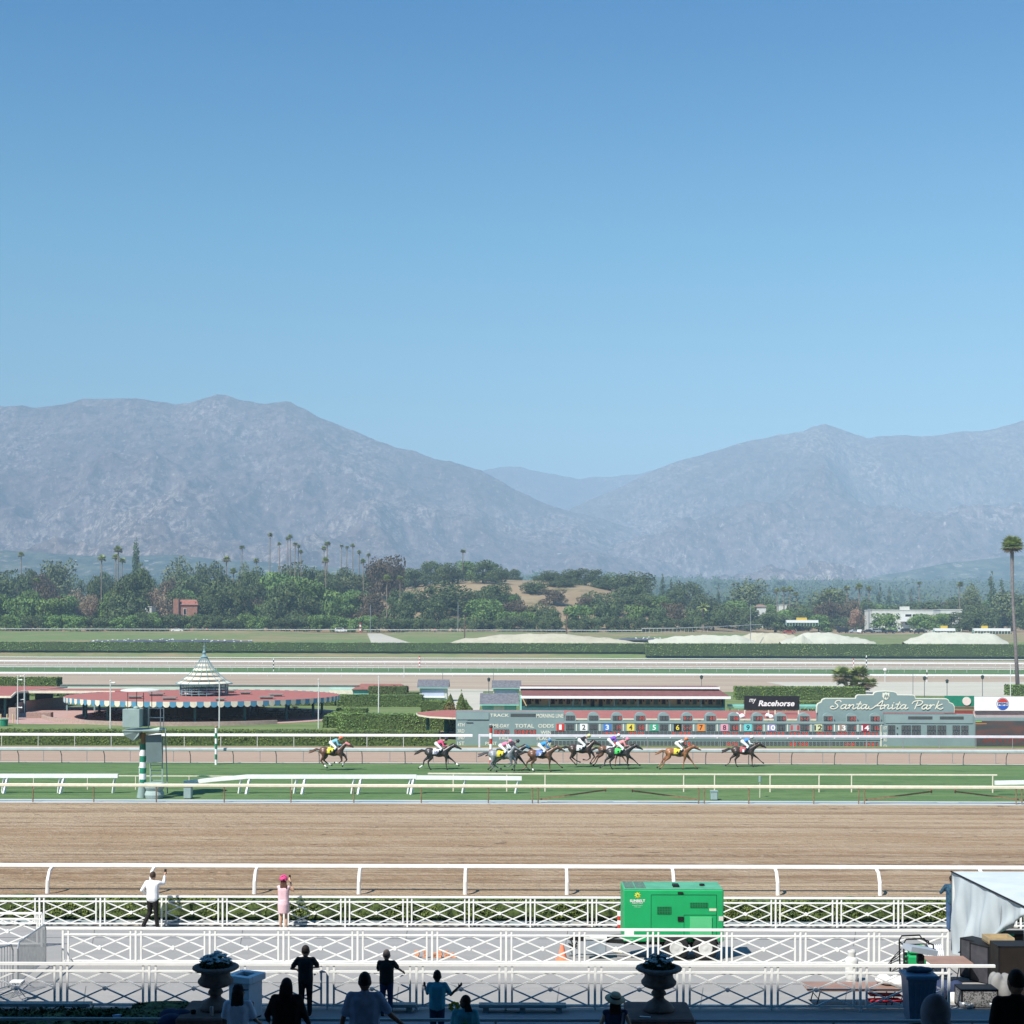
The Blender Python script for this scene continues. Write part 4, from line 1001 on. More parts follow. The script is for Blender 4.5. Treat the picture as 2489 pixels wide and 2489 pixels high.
# picnic tables in the pavilion shade
def picnic(loc, rz, label):
    t = thing('picnic_table', label, 'table', (0, 0, 0), group='picnic tables under the pavilion roof')
    part(MB().cbox((0, 0, .76), 1.8, .75, .06, bev=.01), 'tabletop', mat('table_top', (.12, .09, .07), (.09, .065, .05), 3, .7), t)
    for s in (-1, 1):
        part(MB().cbox((0, s * .68, .45), 1.8, .26, .05), 'seat', MATS['table_top'], t)
        part(MB().bar((s * .65, -.62, .02), (s * .65, .2, .74), .07).bar((s * .65, .62, .02), (s * .65, -.2, .74), .07).bar((s * .65, -.7, .42), (s * .65, .7, .42), .06), 'leg', WOOD, t)
    t.location = loc; t.rotation_euler = (0, 0, rz); return t
rs_ = random.Random(4); PT = []
for k in range(22):
    a = 2 * math.pi * (k + .4 * rs_.random()) / 22; r_ = 9.0 if k % 2 else 12.6
    PT.append((PX0 + r_ * math.cos(a), PY0 + r_ * math.sin(a), a + 1.2))
t0 = picnic((PT[0][0], PT[0][1], .02), PT[0][2], 'dark picnic table standing in the shade of the round pavilion')
for p in PT[1:]:
    c = copy_tree(t0); c.location = (p[0], p[1], .02); c.rotation_euler = (0, 0, p[2])
# ---- red roofed building at the far left with its canopy
lb = thing('canopy_building', 'red flat-roofed open building at the left edge with cream fascia and dark interior', 'building', (Xp(-60, 182), 182, 0))
A = (Xp(-300, 176), 176); B_ = (Xp(27, 176), 176); C_ = (Xp(57, 190), 187); D_ = (Xp(136, 200), 205); E_ = (Xp(-300, 208), 208)
pts = [A, B_, C_, D_, E_]; n = 5
part(MB().add([(x, y, 2.62) for x, y in pts] + [(x, y, 2.76) for x, y in pts], [tuple(range(n))[::-1], tuple(range(n, 2 * n))] + [(i, (i + 1) % n, n + (i + 1) % n, n + i) for i in range(n)]), 'roof', BRICKRED, lb)
fm = MB()
for a, b in ((A, B_), (B_, C_), (C_, D_)): fm.bar((a[0], a[1], 2.68), (b[0], b[1], 2.68), .14, .24)
part(fm, 'fascia', CREAM, lb)
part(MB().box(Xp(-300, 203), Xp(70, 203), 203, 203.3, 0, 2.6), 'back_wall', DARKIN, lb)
part(MB().box(Xp(85, 200), Xp(128, 200), 200, 200.3, 0, 2.6), 'door_panel', mat('blue_door', (.04, .12, .16), (.03, .09, .12), 2, .6), lb)
for x, d in ((12, 178), (-60, 178), (60, 188), (-140, 178)): part(MB().cbox((Xp(x, d), d, 1.3), .24, .24, 2.6), 'column', TEALD, lb)
cn = thing('walkway_canopy', 'long flat red canopy with cream edge joining the left building to the pavilion', 'canopy', (Xp(180, 196), 195, 0))
cm = MB().box(Xp(57, 192), Xp(300, 192), 191, 199, 2.62, 2.72); part(cm, 'roof', BRICKRED, cn)
part(MB().box(Xp(57, 192), Xp(285, 192), 190.85, 190.99, 2.45, 2.78), 'fascia', CREAM, cn)
for x in (163, 230): part(MB().cbox((Xp(x, 192), 192, 1.3), .2, .2, 2.6), 'column', TEAL, cn)
for k, x in enumerate((2, 17, 31)):
    t = MB().cbox((Xp(x, 168), 168, .55), .12, .12, 1.1, bev=.02); tag(t.build('wooden_bollard', TAN, origin=(Xp(x, 168), 168, 0)), ('leftmost', 'middle', 'rightmost')[k] + ' of three tan bollards at the left edge by the lawn', 'bollard', 'tan bollards by the lawn')
tr_ = thing('litter_bin', 'round green bin on the lawn edge at the far left', 'bin', (Xp(10, 163), 163, 0))
part(MB().lathe([(.01, 0), (.38, 0), (.44, .7), (.44, .72), (.3, .72)], (Xp(10, 163), 163, 0), 16), 'body', GREENP, tr_)
part(MB().lathe([(.30, .7), (.48, .72), (.48, .8), (.30, .86)], (Xp(10, 163), 163, 0), 16), 'rim', GREENP, tr_)
# white fence panels behind, mint building, booths
part_w = MB().box(Xp(147, 226), Xp(872, 226), 226, 226.3, 0, 2.05)
pw = thing('screen_wall', 'long pale wall behind the pavilion with a dark top line', 'wall', (Xp(500, 226), 226, 0))
part(part_w, 'wall', mat('pale_screen', (.52, .56, .48), (.46, .50, .43), .5, .8), pw)
part(MB().box(Xp(147, 226), Xp(872, 226), 225.9, 226.4, 2.05, 2.2), 'coping', mat('dark_coping', (.14, .15, .15), (.1, .11, .11), 2, .8), pw)
mbn = thing('mint_building', 'low mint green building with red hipped roof behind the pavilion flagpole', 'building', (Xp(925, 224), 225, 0))
part(MB().box(Xp(800, 225), Xp(985, 225), 225, 230, 0, 1.55), 'wall', MINT, mbn)
xr0, xr1 = Xp(855, 225), Xp(990, 225)
part(MB().add([(xr0, 224.6, 1.6), (xr1, 224.6, 1.6), (xr1, 230.4, 1.6), (xr0, 230.4, 1.6), (xr0 + 1.2, 227.5, 2.4), (xr1 - 1.2, 227.5, 2.4)], [(0, 1, 5, 4), (1, 2, 5), (2, 3, 4, 5), (3, 0, 4), (0, 3, 2, 1)]), 'roof', mat('rust_red_roof', (.30, .12, .10), (.22, .10, .08), 1, .9), mbn)
part(MB().box(Xp(800, 225), Xp(858, 225), 224.9, 224.98, .6, 1.5), 'panel', CREAM, mbn)
def booth(label, xa, xb, D, zr0, zr1, xi0, xi1, shutter=True, group='grey shingled betting booths'):
    t = thing('booth', label, 'booth', (Xp((xa + xb) / 2, D), D, 0), group=group)
    a, b = Xp(xa, D), Xp(xb, D); dp = 3.2
    part(MB().add([(a, D - .5, zr0), (b, D - .5, zr0), (b, D + dp / 2, zr1), (a, D + dp / 2, zr1), (b, D + dp + .5, zr0), (a, D + dp + .5, zr0)], [(0, 1, 2, 3), (3, 2, 4, 5), (0, 3, 5), (1, 4, 2), (0, 5, 4, 1)]), 'roof', SHINGLE, t)
    i0, i1 = Xp(xi0, D), Xp(xi1, D)
    part(MB().box(i0, i1, D, D + dp, 0, zr0 - .02), 'wall', MINT if not shutter else mat('booth_cream', (.55, .56, .46), (.5, .5, .41), 2, .8), t)
    part(MB().box(a + .05, b - .05, D - .49, D - .42, zr0 - .16, zr0 - .01), 'fascia', MINT, t)
    if shutter:
        part(MB().box(i0 + .35, i1 - .35, D - .06, D - .004, zr0 - 1.35, zr0 - .25), 'shutter', mat('shutter_lilac', (.48, .52, .62), (.42, .46, .56), 2, .5), t)
        part(MB().box(i0 + .3, i1 - .3, D - .3, D - .02, zr0 - 1.55, zr0 - 1.35), 'counter', WHITE, t)
        part(MB().box(i0 + .1, i1 - .1, D - .03, D - .003, .1, zr0 - 1.7), 'lower_panel', MINT, t)
    else:
        part(MB().box(Xp(1200, D), Xp(1226, D), D - .05, D - .004, .1, zr0 - .15), 'door', CREAM, t)
    return t
booth('grey shingled booth with lilac shutter behind the two cone-shaped shrubs', 1014, 1091, 218, 2.25, 3.35, 1020, 1086)
booth('grey shingled booth with lilac shutter, farthest back beside the long tan building', 1195, 1267, 218, 2.2, 3.25, 1199, 1262)
booth('grey shingled booth with mint wall and cream door just above the toteboard', 1166, 1262, 182, 1.65, 2.95, 1172, 1255, False)
# long tan building
TB = 175.0
lt = thing('betting_pavilion', 'long tan building with maroon roof, white eaves and a row of small windows', 'building', (Xp(1510, TB), TB, 0))
xa, xb = Xp(1268, TB), Xp(1758, TB)
part(MB().box(xa, xb, TB + 1.3, TB + 8, 0, 2.75), 'wall', TAN, lt)
part(MB().box(xa, xb, TB, TB + .2, 0, 1.78), 'parapet', TEALD, lt)
part(MB().box(xa - .2, xa, TB, TB + 8, 0, 2.75), 'end_wall', MINT, lt); part(MB().box(xb, xb + .2, TB, TB + 8, 0, 2.75), 'end_wall', TEALD, lt)
xe = Xp(1773, TB)
part(MB().add([(xa, TB - .6, 3.02), (xe, TB - .6, 3.02), (xe - .7, TB + 3, 3.62), (xa, TB + 3, 3.62), (xe, TB + 8.6, 3.02), (xa, TB + 8.6, 3.02)], [(0, 1, 2, 3), (3, 2, 4, 5), (0, 3, 5), (1, 4, 2), (0, 5, 4, 1)]), 'roof', MAROON, lt)
part(MB().box(xa - .1, xe + .05, TB - .72, TB - .6, 2.74, 3.04), 'fascia', WHITE, lt)
part(MB().box(xa - .1, xe - .9, TB + 2.6, TB + 5.4, 3.5, 3.78), 'ridge_base', mat('dark_strip', (.04, .03, .03), (.03, .025, .025), 2, .8), lt)
part(MB().box(xa - .2, xe - .8, TB + 2.5, TB + 5.5, 3.78, 4.02), 'ridge_cap', WHITE, lt)
part(MB().box(xa - .2, xe - .9, TB + 2.7, TB + 5.3, 4.02, 4.06), 'ridge_top', MAROON, lt)
for x in (1393, 1335, 1578 - 245 + 82, 1493, 1551, 1628, 1704):
    part(MB().cbox((Xp(x, TB), TB + .1, 1.37), .14, .14, 2.74), 'column', TEAL, lt)
dark_g = mat('dark_pane', (.015, .012, .012), (.01, .008, .008), 2, .4); green_g = mat('green_pane', (.10, .20, .16), (.08, .16, .13), 2, .5)
wins = [(1286, 0), (1305, 0), (1343, 0), (1362, 0), (1381, 0), (1400, 1), (1420, 0), (1439, 2), (1459, 2), (1477, 0), (1498, 1), (1516, 0), (1535, 1), (1554, 0), (1573, 1), (1592, 1), (1611, 0), (1648, 0), (1668, 1), (1686, 1), (1705, 0), (1724, 0), (1743, 1)]
for x, k in wins:
    X = Xp(x, TB + 2.2); z1, z0_ = 2.58, (2.02 if k < 2 else 1.3)
    wn = part(MB().box(X - .27, X + .27, TB + 1.2, TB + 1.299, z0_ - .05, z1 + .05), 'window', mat('window_trim', (.38, .27, .17), (.3, .22, .14), 3, .8), lt)
    part(MB().box(X - .2, X + .2, TB + 1.16, TB + 1.199, z0_, z1), 'pane', green_g if k == 1 else dark_g, wn)
    part(MB().cbox((X + .42, TB + 1.22, 2.42), .12, .12, .22), 'wall_lamp', BLACK, lt)
# black advertising board
ab = thing('advertising_board', 'black board with white lettering on four posts above the toteboard', 'board', (Xp(1876, 150), 150, 0))
def Z15(y, D=150.0): return ZC - (y - YH - ROLL * 630) * D / F
part(MB().box(Xp(1809, 150), Xp(1943, 150), 150, 150.15, Z15(1725.5), Z15(1691.5)), 'panel', mat('board_black', (.02, .02, .022), (.015, .015, .017), 2, .5), ab)
text('my', Xp(1829, 150), 149.98, Z15(1704.5), .5, WHITE, ab, w=17 * 150 / F, shear=.3, bold=.01)
text('Racehorse', Xp(1887, 150), 149.98, Z15(1709.5), .6, WHITE, ab, w=88 * 150 / F, shear=.22, bold=.03)
for x in (1810, 1868, 1884, 1941): part(MB().cbox((Xp(x, 150), 150.08, Z15(1726) / 2), .12, .12, Z15(1726)), 'post', CREAM, ab)
# green crest banner and white drinks board at right
gb = thing('green_banner', 'dark green banner with a pale round seal between the crest sign and white board', 'banner', (Xp(2340, 152), 152, 0))
part(MB().box(Xp(2296, 152), Xp(2368, 152), 152, 152.1, Z15(1716, 152), Z15(1690, 152)), 'panel', GREENP, gb)
sl = MB(); 
sl.tube([(Xp(2349, 152), 151.99, Z15(1703, 152)), (Xp(2349, 152), 151.9, Z15(1703, 152))], .44, 20)
se = part(sl, 'seal', mat('seal_cream', (.7, .62, .55), (.65, .57, .5), 3, .7), gb)
part(MB().lathe([(.30, 0), (.34, 0), (.34, .02), (.30, .02)], (0, 0, 0), 20), 'seal_ring', RED, se)
ring = se.children[0]; ring.data.transform(Matrix.Translation((Xp(2349, 152) - gb.location.x, 151.88 - gb.location.y, Z15(1703, 152))) @ Matrix.Rotation(R(90), 4, 'X'))
part(MB().box(Xp(2296, 152), Xp(2368, 152), 152, 152.4, Z15(1722, 152), Z15(1717.5, 152)), 'tile_edge', MAROON, gb)
part(MB().box(Xp(2296, 152), Xp(2368, 152), 152, 152.4, 0, Z15(1726, 152)), 'wall', mat('dark_red_wall', (.25, .05, .04), (.2, .04, .03), 2, .8), gb)
wb = thing('drinks_board', 'white board with a round red, white and blue drinks logo at the right edge', 'board', (Xp(2440, 151), 151, 0))
part(MB().box(Xp(2368, 151) + .02, Xp(2700, 151), 151, 151.12, Z15(1726, 151), Z15(1692, 151)), 'panel', WHITE, wb)
lc = (Xp(2437, 151), Z15(1709.5, 151)); rL = 15 * 151 / F
def disc_part(r, z0_, z1_, m, y):
    pts = []
    for k in range(33):
        t = 2 * math.pi * k / 32; pts.append((lc[0] + r * math.cos(t), lc[1] + max(z0_, min(z1_, r * math.sin(t)))))
    pts = pts[:-1]; q = []
    for p in pts:
        if not q or (Vector(p) - Vector(q[-1])).length > .005: q.append(p)
    part(MB().prism(q, y, y + .012), 'logo', m, wb)
def band(r, lo, hi, m, y):
    """part of the disc between two heights"""
    pts = []
    for k in range(21):
        z = lo + (hi - lo) * k / 20; pts.append((lc[0] + math.sqrt(max(r * r - z * z, 1e-6)), lc[1] + z))
    for k in range(21):
        z = hi - (hi - lo) * k / 20; pts.append((lc[0] - math.sqrt(max(r * r - z * z, 1e-6)), lc[1] + z))
    part(MB().prism(pts, y, y + .012), 'logo', m, wb)
disc_part(rL, -9, 9, mat('logo_blue_rim', (.02, .05, .18), (.02, .05, .18), 3, .5), 150.985)
disc_part(rL * .92, -9, 9, WHITE, 150.97)
band(rL * .88, rL * .28, rL * .879, RED, 150.95); band(rL * .88, -rL * .879, -rL * .3, mat('logo_blue', (.02, .10, .45), (.02, .09, .4), 3, .5), 150.95)
text('PEPSI', lc[0], 150.94, lc[1], rL * .42, mat('logo_text_blue', (.02, .06, .25), (.02, .06, .25), 3, .5), wb, w=rL * 1.55, bold=.03)
part(MB().box(Xp(2368, 151) + .02, Xp(2700, 151), 151.3, 151.5, .8, Z15(1727, 151)), 'wall', mat('pinkish_wall', (.45, .36, .33), (.38, .3, .28), 2, .8), wb)
for x in (2369, 2440, 2520): part(MB().cbox((Xp(x, 151), 151.2, 1.0), .15, .15, 2.0), 'post', RED, wb)
# teal bench row seen behind the black board
for k, x in enumerate((1795, 1965, 2010)):
    D = 176 + k * .2; t = thing('long_bench', ('mint bench seen left of the black board', 'mint bench seen right of the black board', 'mint bench beside the crest sign')[k], 'bench', (Xp(x, D), D, 0), group='mint benches behind the black board')
    part(MB().box(Xp(x - 26, D), Xp(x + 22, D), D, D + .4, 1.55, 1.62), 'seat', MINT, t); part(MB().box(Xp(x - 26, D), Xp(x + 22, D), D + .42, D + .47, 1.72, 2.0), 'backrest', MINT, t)
    for q in (-20, 0, 18): part(MB().cbox((Xp(x + q, D), D + .2, .77), .08, .3, 1.54), 'leg', MINT, t)
# ---- flagpoles and lamp posts
def pole(label, x, ytop, ybot, D=None, r=.07, m=OFFW, cat='pole', name='flagpole', extra=None, group='slim white poles round the pavilion'):
    D = D or Dy(ybot); X = Xp(x, D, 0); zt = W(x, ytop, D).z; zb = prof(D)
    t = thing(name, label, cat, (X, D, zb), group=group)
    part(MB().tube([(X, D, zb), (X, D, zt)], [r, r * .8], 8), 'shaft', m, t)
    part(MB().ell((X, D, zt), r * 1.4, r * 1.4, r * 1.4, 8, 6), 'cap', m, t)
    if extra: extra(t, X, D, zt)
    return t
def brackets(zs):
    def f(t, X, D, zt):
        for dz, s in zs: part(MB().tube([(X, D, zt - dz), (X + s * .45, D - .05, zt - dz - .05)], .05, 6).ell((X + s * .45, D - .05, zt - dz - .05), .12, .1, .1, 8, 6), 'spotlight', WHITE, t)
    return f
pole('white pole with spotlights nearest the left edge of the photograph', 43, 1644, 1763, extra=brackets([(.35, 1), (3.5, 1)]))
pole('white pole second from the left edge, with a small camera arm', 59, 1641, 1736, extra=brackets([(.1, -1), (3.1, -1)]))
pole('white pole in front of the left part of the pavilion', 268, 1655, 1778, extra=brackets([(.15, 1)]))
pole('white pole in front of the middle of the pavilion beside the striped pole', 533, 1655, 1771)
pole('white pole in front of the right end of the pavilion', 774, 1652, 1772)
pole('white pole on the lawn right of the pavilion', 920, 1646, 1742)
def lantern(t, X, D, zt):
    part(MB().lathe([(.05, zt - .6), (.2, zt - .5), (.26, zt - .15), (.3, zt - .1), (.05, zt + .1)], (X, D, 0), 8), 'lantern', mat('lantern_dark', (.05, .07, .07), (.03, .05, .05), 3, .5), t)
DK = MATS['dark_post']
GL = 'lamp posts of the infield'
pole('dark lamp post left of the crest sign palm, above the toteboard end', 2247, 1645, 1694, r=.06, m=DK, name='lamp_post', cat='lamp post', extra=lantern, group=GL)
pole('shorter dark lamp post right of the crest sign', 2302, 1652, 1692, r=.06, m=DK, name='lamp_post', cat='lamp post', extra=lantern, group=GL)
pole('dark lamp post above the white drinks board', 2388, 1642, 1694, r=.06, m=DK, name='lamp_post', cat='lamp post', extra=lantern, group=GL)
pole('grey lamp post between the two shuttered booths', 1188, 1648, 1690, r=.06, m=DK, name='lamp_post', cat='lamp post', extra=lantern, group=GL)
pole('lamp post rising behind the right end of the long tan building', 1705, 1642, 1690, r=.05, m=DK, name='lamp_post', cat='lamp post', extra=lantern, group=GL)
pole('tall bare dark pole beside the lamp post near the crest sign', 2219, 1632, 1692, r=.05, m=DK, name='bare_pole', group='bare dark poles of the infield')
pole('thin dark pole behind the left shuttered booth', 1076, 1625, 1668, r=.05, m=DK, name='bare_pole', group='bare dark poles of the infield')
pole('thin dark pole behind the right shuttered booth', 1199, 1625, 1668, r=.05, m=DK, name='bare_pole', group='bare dark poles of the infield')
pole('white pole with a round head near the palm cluster in the backstretch', 2151, 1630, 1655, r=.08, name='round_headed_pole', extra=lambda t, X, D, zt: part(MB().ell((X, D, zt + .2), .35, .35, .35, 12, 8), 'round_head', WHITE, t), group='slim white poles of the backstretch')
pole('white pole left of the tall palm trunk', 2463 - 7, 1615, 1690, r=.07, name='flagpole', group='slim white poles of the backstretch')
pole('white pole crossing the backstretch rails left of the booths', 982, 1618, 1647, r=.07, name='flagpole', group='slim white poles of the backstretch')
# ---- striped distance poles
def striped(label, x, ytop, ybot, c1, c2, n, r, D=None, ball=None, group='striped furlong poles'):
    D = D or Dy(ybot); X = Xp(x, D, 0); zt = W(x, ytop, D).z; zb = prof(D)
    t = thing('striped_pole', label, 'pole', (X, D, zb), group=group)
    for k in range(n):
        a = zb + (zt - zb) * k / n; b = zb + (zt - zb) * (k + 1) / n
        part(MB().tube([(X, D, a), (X, D, b)], r * (1 + .02 * (k % 2)), 12), 'stripe', c1 if k % 2 == 0 else c2, t)
    if ball: part(MB().ell((X, D, zt + r * .8), r * 1.3, r * 1.3, r * 1.1, 12, 8), 'ball_finial', ball, t)
    return t
GOLD = mat('gold_ball', (.30, .18, .10), (.25, .15, .08), 3, .5)
striped('green and white striped pole with a round finial by the pavilion', 525, 1769, 1855, WHITE, GREENP, 7, .10, D=118.5, ball=GOLD)
striped('red and white striped pole in front of the left of the toteboard', 1193, 1769, 1853, RED, WHITE, 7, .12, D=118.5, ball=MATS['lantern_dark'])
striped('black and white striped pole in the backstretch right of the cupola', 665, 1600, 1633, WHITE, BLACK, 7, .12)
striped('red and white striped pole in the backstretch above the mint building', 1020, 1594, 1622, RED, WHITE, 7, .18)
striped('black and white striped pole behind the palm cluster', 2106, 1593, 1625, WHITE, BLACK, 7, .16)
striped('red and white striped pole left of the palm cluster', 2075, 1600, 1622, RED, WHITE, 5, .12)
striped('red and white striped pole on the far grassy bank left of the ramp', 876, 1514, 1536, RED, WHITE, 5, .35, D=562)
striped('small black and white pole right of the palm cluster in the backstretch', 2253, 1628, 1655, WHITE, BLACK, 5, .09)
# ---- camera tower
TD2 = 94.0; TX = Xp(346, TD2, 3)
tw = thing('camera_tower', 'striped-pole stewards tower with blue-grey box, ladder and open roof frame', 'tower', (TX, TD2, prof(TD2)))
def TXp(x): return Xp(x, TD2, 3)
def TZp(y): return W(346, y, TD2).z
zb = prof(TD2); mtw = mat('tower_paint', (.27, .36, .345), (.22, .30, .29), 1.2, .6)
part(MB().tube([(TXp(344), TD2, zb), (TXp(346), TD2, TZp(1915)), (TXp(347), TD2, TZp(1902))], [.30, .245, .235], 20), 'pole_base', mtw, tw)
ys_ = [1902, 1894, 1880, 1866, 1852, 1837, 1822, 1808]
for k in range(len(ys_) - 1):
    part(MB().tube([(TXp(347), TD2, TZp(ys_[k])), (TXp(348), TD2, TZp(ys_[k + 1]))], .21 + .002 * (k % 2), 20), 'stripe', GREENP if k % 2 == 0 else WHITE, tw)
part(MB().tube([(TXp(349), TD2, TZp(1808)), (TXp(350), TD2, TZp(1782))], .20, 16), 'pole_top', mat('rusty_top', (.26, .17, .08), (.18, .12, .06), 3, .7), tw)
x0_, x1_ = TXp(306), TXp(347)
part(MB().cbox(((x0_ + x1_) / 2, TD2 - .3, TZp(1744)), x1_ - x0_, 1.1, TZp(1722) - TZp(1766), bev=.02), 'cabin', mtw, tw)
part(MB().box(x1_ + .01, x1_ + .25, TD2 + .1, TD2 + .9, TZp(1766), TZp(1725)), 'cabin_side', mat('tower_dark', (.08, .11, .11), (.06, .08, .08), 2, .6), tw)
part(MB().box(x0_, TXp(394), TD2 - .9, TD2 + 1.2, TZp(1775), TZp(1772)), 'platform', mtw, tw)
hp = MB(); cx_ = TXp(329)
hp.add([(x0_ + .05, TD2 - .85, TZp(1775)), (x1_ - .02, TD2 - .85, TZp(1775)), (x1_ - .02, TD2 + .2, TZp(1775)), (x0_ + .05, TD2 + .2, TZp(1775)), (cx_, TD2 - .6, TZp(1799)), (cx_ + .25, TD2, TZp(1797)), (x0_ + .08, TD2 - .82, TZp(1785)), (x1_ - .06, TD2 - .82, TZp(1785))],
       [(0, 1, 7, 4, 6), (1, 2, 5, 4, 7), (2, 3, 5), (3, 0, 6, 4, 5), (0, 3, 2, 1)])
part(hp, 'hopper', mtw, tw)
part(MB().tube([(TXp(358), TD2 - .3, TZp(1780)), (TXp(392), TD2 - .3, TZp(1773))], .17, 14), 'roll', mat('roll_pale', (.40, .48, .40), (.34, .42, .35), 3, .7), tw)
part(MB().bar((TXp(376), TD2 - .35, TZp(1785)), (TXp(380), TD2 - .45, TZp(1852)), 1.02, .08, up=(0, 1, 0)), 'shield_panel', mat('tower_panel', (.12, .17, .17), (.10, .14, .14), 1.5, .5), tw)
ld = MB()
for xs in ((372, 368, 370, 1840), ): pass
for xt, xb_ in ((364, 369), (395, 397)): ld.bar((TXp(xt), TD2, TZp(1790)), (TXp(xb_), TD2 - .3, TZp(1925)), .07, .07)
for k in range(11): ld.bar((TXp(366), TD2 - .1, TZp(1800 + 12 * k)), (TXp(396), TD2 - .1, TZp(1800 + 12 * k)), .045, .05)
ld.bar((TXp(399), TD2 + .3, TZp(1770)), (TXp(404), TD2 + .4, TZp(1930)), .06, .06)
part(ld, 'ladder', mtw, tw)
rl = MB()
for x in (357, 386, 394): rl.tube([(TXp(x), TD2 + .4, TZp(1770)), (TXp(x), TD2 + .4, TZp(1722))], .028, 6)
for y in (1722, 1745): rl.tube([(TXp(355), TD2 + .4, TZp(y)), (TXp(394), TD2 + .4, TZp(y))], .03, 6)
part(rl, 'guard_rail', OFFW, tw)
for x, dd in ((318, -.8), (327, .5), (356, -.8), (364, .5)):
    part(MB().tube([(TXp(x), TD2 + dd, TZp(1722)), (TXp(x), TD2 + dd, TZp(1682))], .022, 6), 'canopy_post', mat('brown_rod', (.10, .05, .04), (.08, .04, .03), 3, .6), tw)
part(MB().lathe([(.01, .0), (.9, .0), (1.25, .03), (1.2, .1), (.8, .16), (.01, .2)], (TXp(342), TD2 - .1, TZp(1680)), 28), 'canopy', mat('canopy_white', (.58, .60, .56), (.52, .54, .5), 2, .7), tw)
part(MB().ell((TXp(337), TD2 - .6, TZp(1720)), .2, .2, .14, 10, 6).cbox((TXp(343), TD2 - .5, TZp(1720)), .5, .2, .1), 'camera', mtw, tw)
part(MB().lathe([(.01, 0), (.55, 0), (.62, .25), (.55, .45), (.5, .5), (.62, .7), (.66, 1.0), (.01, 1.05)], (TXp(378), TD2 - .3, prof(TD2)), 20, wob=lambda t, z: 1 + .03 * math.sin(5 * t)), 'sandbag_base', mat('sandbag', (.32, .40, .38), (.26, .33, .31), 1.5, .8), tw)
# boxes by the turf kerb
def utility(label, xa, xb, yt, yb, D=93.6, m=None):
    m = m or mtw; X = Xp((xa + xb) / 2, D, .5); w_ = (xb - xa) * D / F; h_ = (yb - yt) * D / F; zb = prof(D)
    t = thing('utility_box', label, 'box', (X, D, zb))
    part(MB().cbox((X, D, zb + h_ / 2), w_, .5, h_, bev=.05), 'body', m, t); part(MB().cbox((X, D, zb + h_ + .02), w_ * 1.05, .54, .05), 'lid', m, t)
utility('pale blue-grey box on the turf right of the camera tower', 448, 467, 1914, 1943)
utility('pale blue-grey box on the turf behind the cream rail below the chestnut horse', 1727, 1744, 1919, 1940)
ps_ = thing('bollard_marker', 'small blue-grey cylinder on a thin stake above the cream rail', 'marker', (Xp(1847, 95), 95, prof(95)))
part(MB().tube([(Xp(1847, 95), 95, .1), (Xp(1847, 95), 95, 1.2)], .025, 6), 'stake', CREAM, ps_); part(MB().tube([(Xp(1847, 95), 95, 1.2), (Xp(1847, 95), 95, 1.58)], .09, 14), 'cylinder', mtw, ps_)
lf_ = thing('white_post', 'white post beside the striped base of the camera tower', 'post', (TXp(337), TD2 + .3, zb))
part(MB().cbox((TXp(337), TD2 + .35, zb + .95), .12, .1, 1.9, bev=.02), 'shaft', OFFW, lf_); part(MB().cbox((TXp(337), TD2 + .34, zb + 1.93), .16, .14, .06), 'cap', OFFW, lf_)
# ================================================================ TREES
def leafmat(name, a, b, rnd=.16): return mat(name, a, b, .45, .75, rnd=rnd, spec=.12, detail=3, lo=.38, hi=.62)
LM = {'oak': leafmat('oak_leaf', (.13, .165, .065), (.06, .09, .038)), 'green': leafmat('bright_leaf', (.20, .29, .085), (.09, .16, .05)),
      'olive': leafmat('eucalyptus_leaf', (.20, .23, .11), (.10, .13, .06)), 'dry': leafmat('dry_leaf', (.34, .25, .17), (.22, .15, .10)),
      'conifer': leafmat('conifer_leaf', (.10, .15, .075), (.055, .09, .045)), 'pink': leafmat('withered_leaf', (.42, .27, .18), (.28, .17, .12)),
      'brown': leafmat('reddish_leaf', (.17, .13, .085), (.09, .075, .045)), 'far': leafmat('distant_leaf', (.11, .15, .07), (.06, .09, .045))}
BARK = mat('bark', (.20, .15, .11), (.12, .09, .065), 3, .9); PBARK = mat('palm_bark', (.27, .21, .16), (.17, .13, .10), 4, .9)
PALM = leafmat('palm_leaf', (.34, .39, .14), (.19, .24, .08)); PALMDRY = leafmat('palm_skirt', (.25, .19, .11), (.15, .11, .07))
def crown_mesh(name, lobes, n, size, m, seed, inner=.25):
    rs = np.random.default_rng(seed); P = []; Nn = []
    vol = np.array([l[3] * l[4] * l[5] for l in lobes]) ** (2 / 3); cnt = (vol / vol.sum() * n).astype(int)
    for l, c in zip(lobes, cnt):
        d = rs.normal(0, 1, (c, 3)); d /= np.linalg.norm(d, axis=1)[:, None]
        r = np.where(rs.random(c) < inner, rs.uniform(.45, .9, c), rs.uniform(.86, 1.08, c))
        # ragged outline: clumps stick out
        r = r * (1 + .22 * (fbm(d[:, 0] * 2.2 + seed + l[0], d[:, 1] * 2.2 + d[:, 2] * 1.7 + 9, 3) - .5) * 2)
        p = d * r[:, None] * np.array(l[3:6]) + np.array(l[:3])
        keep = fbm(p[:, 0] * .8 + 30 + seed, (p[:, 1] + p[:, 2]) * .8 + 30, 3) > .34
        P.append(p[keep]); Nn.append(d[keep])
    P = np.concatenate(P); Nn = np.concatenate(Nn)
    V, Fc = cards(P, Nn, size, rs, .75)
    return np_mesh(name, V, Fc, [m])
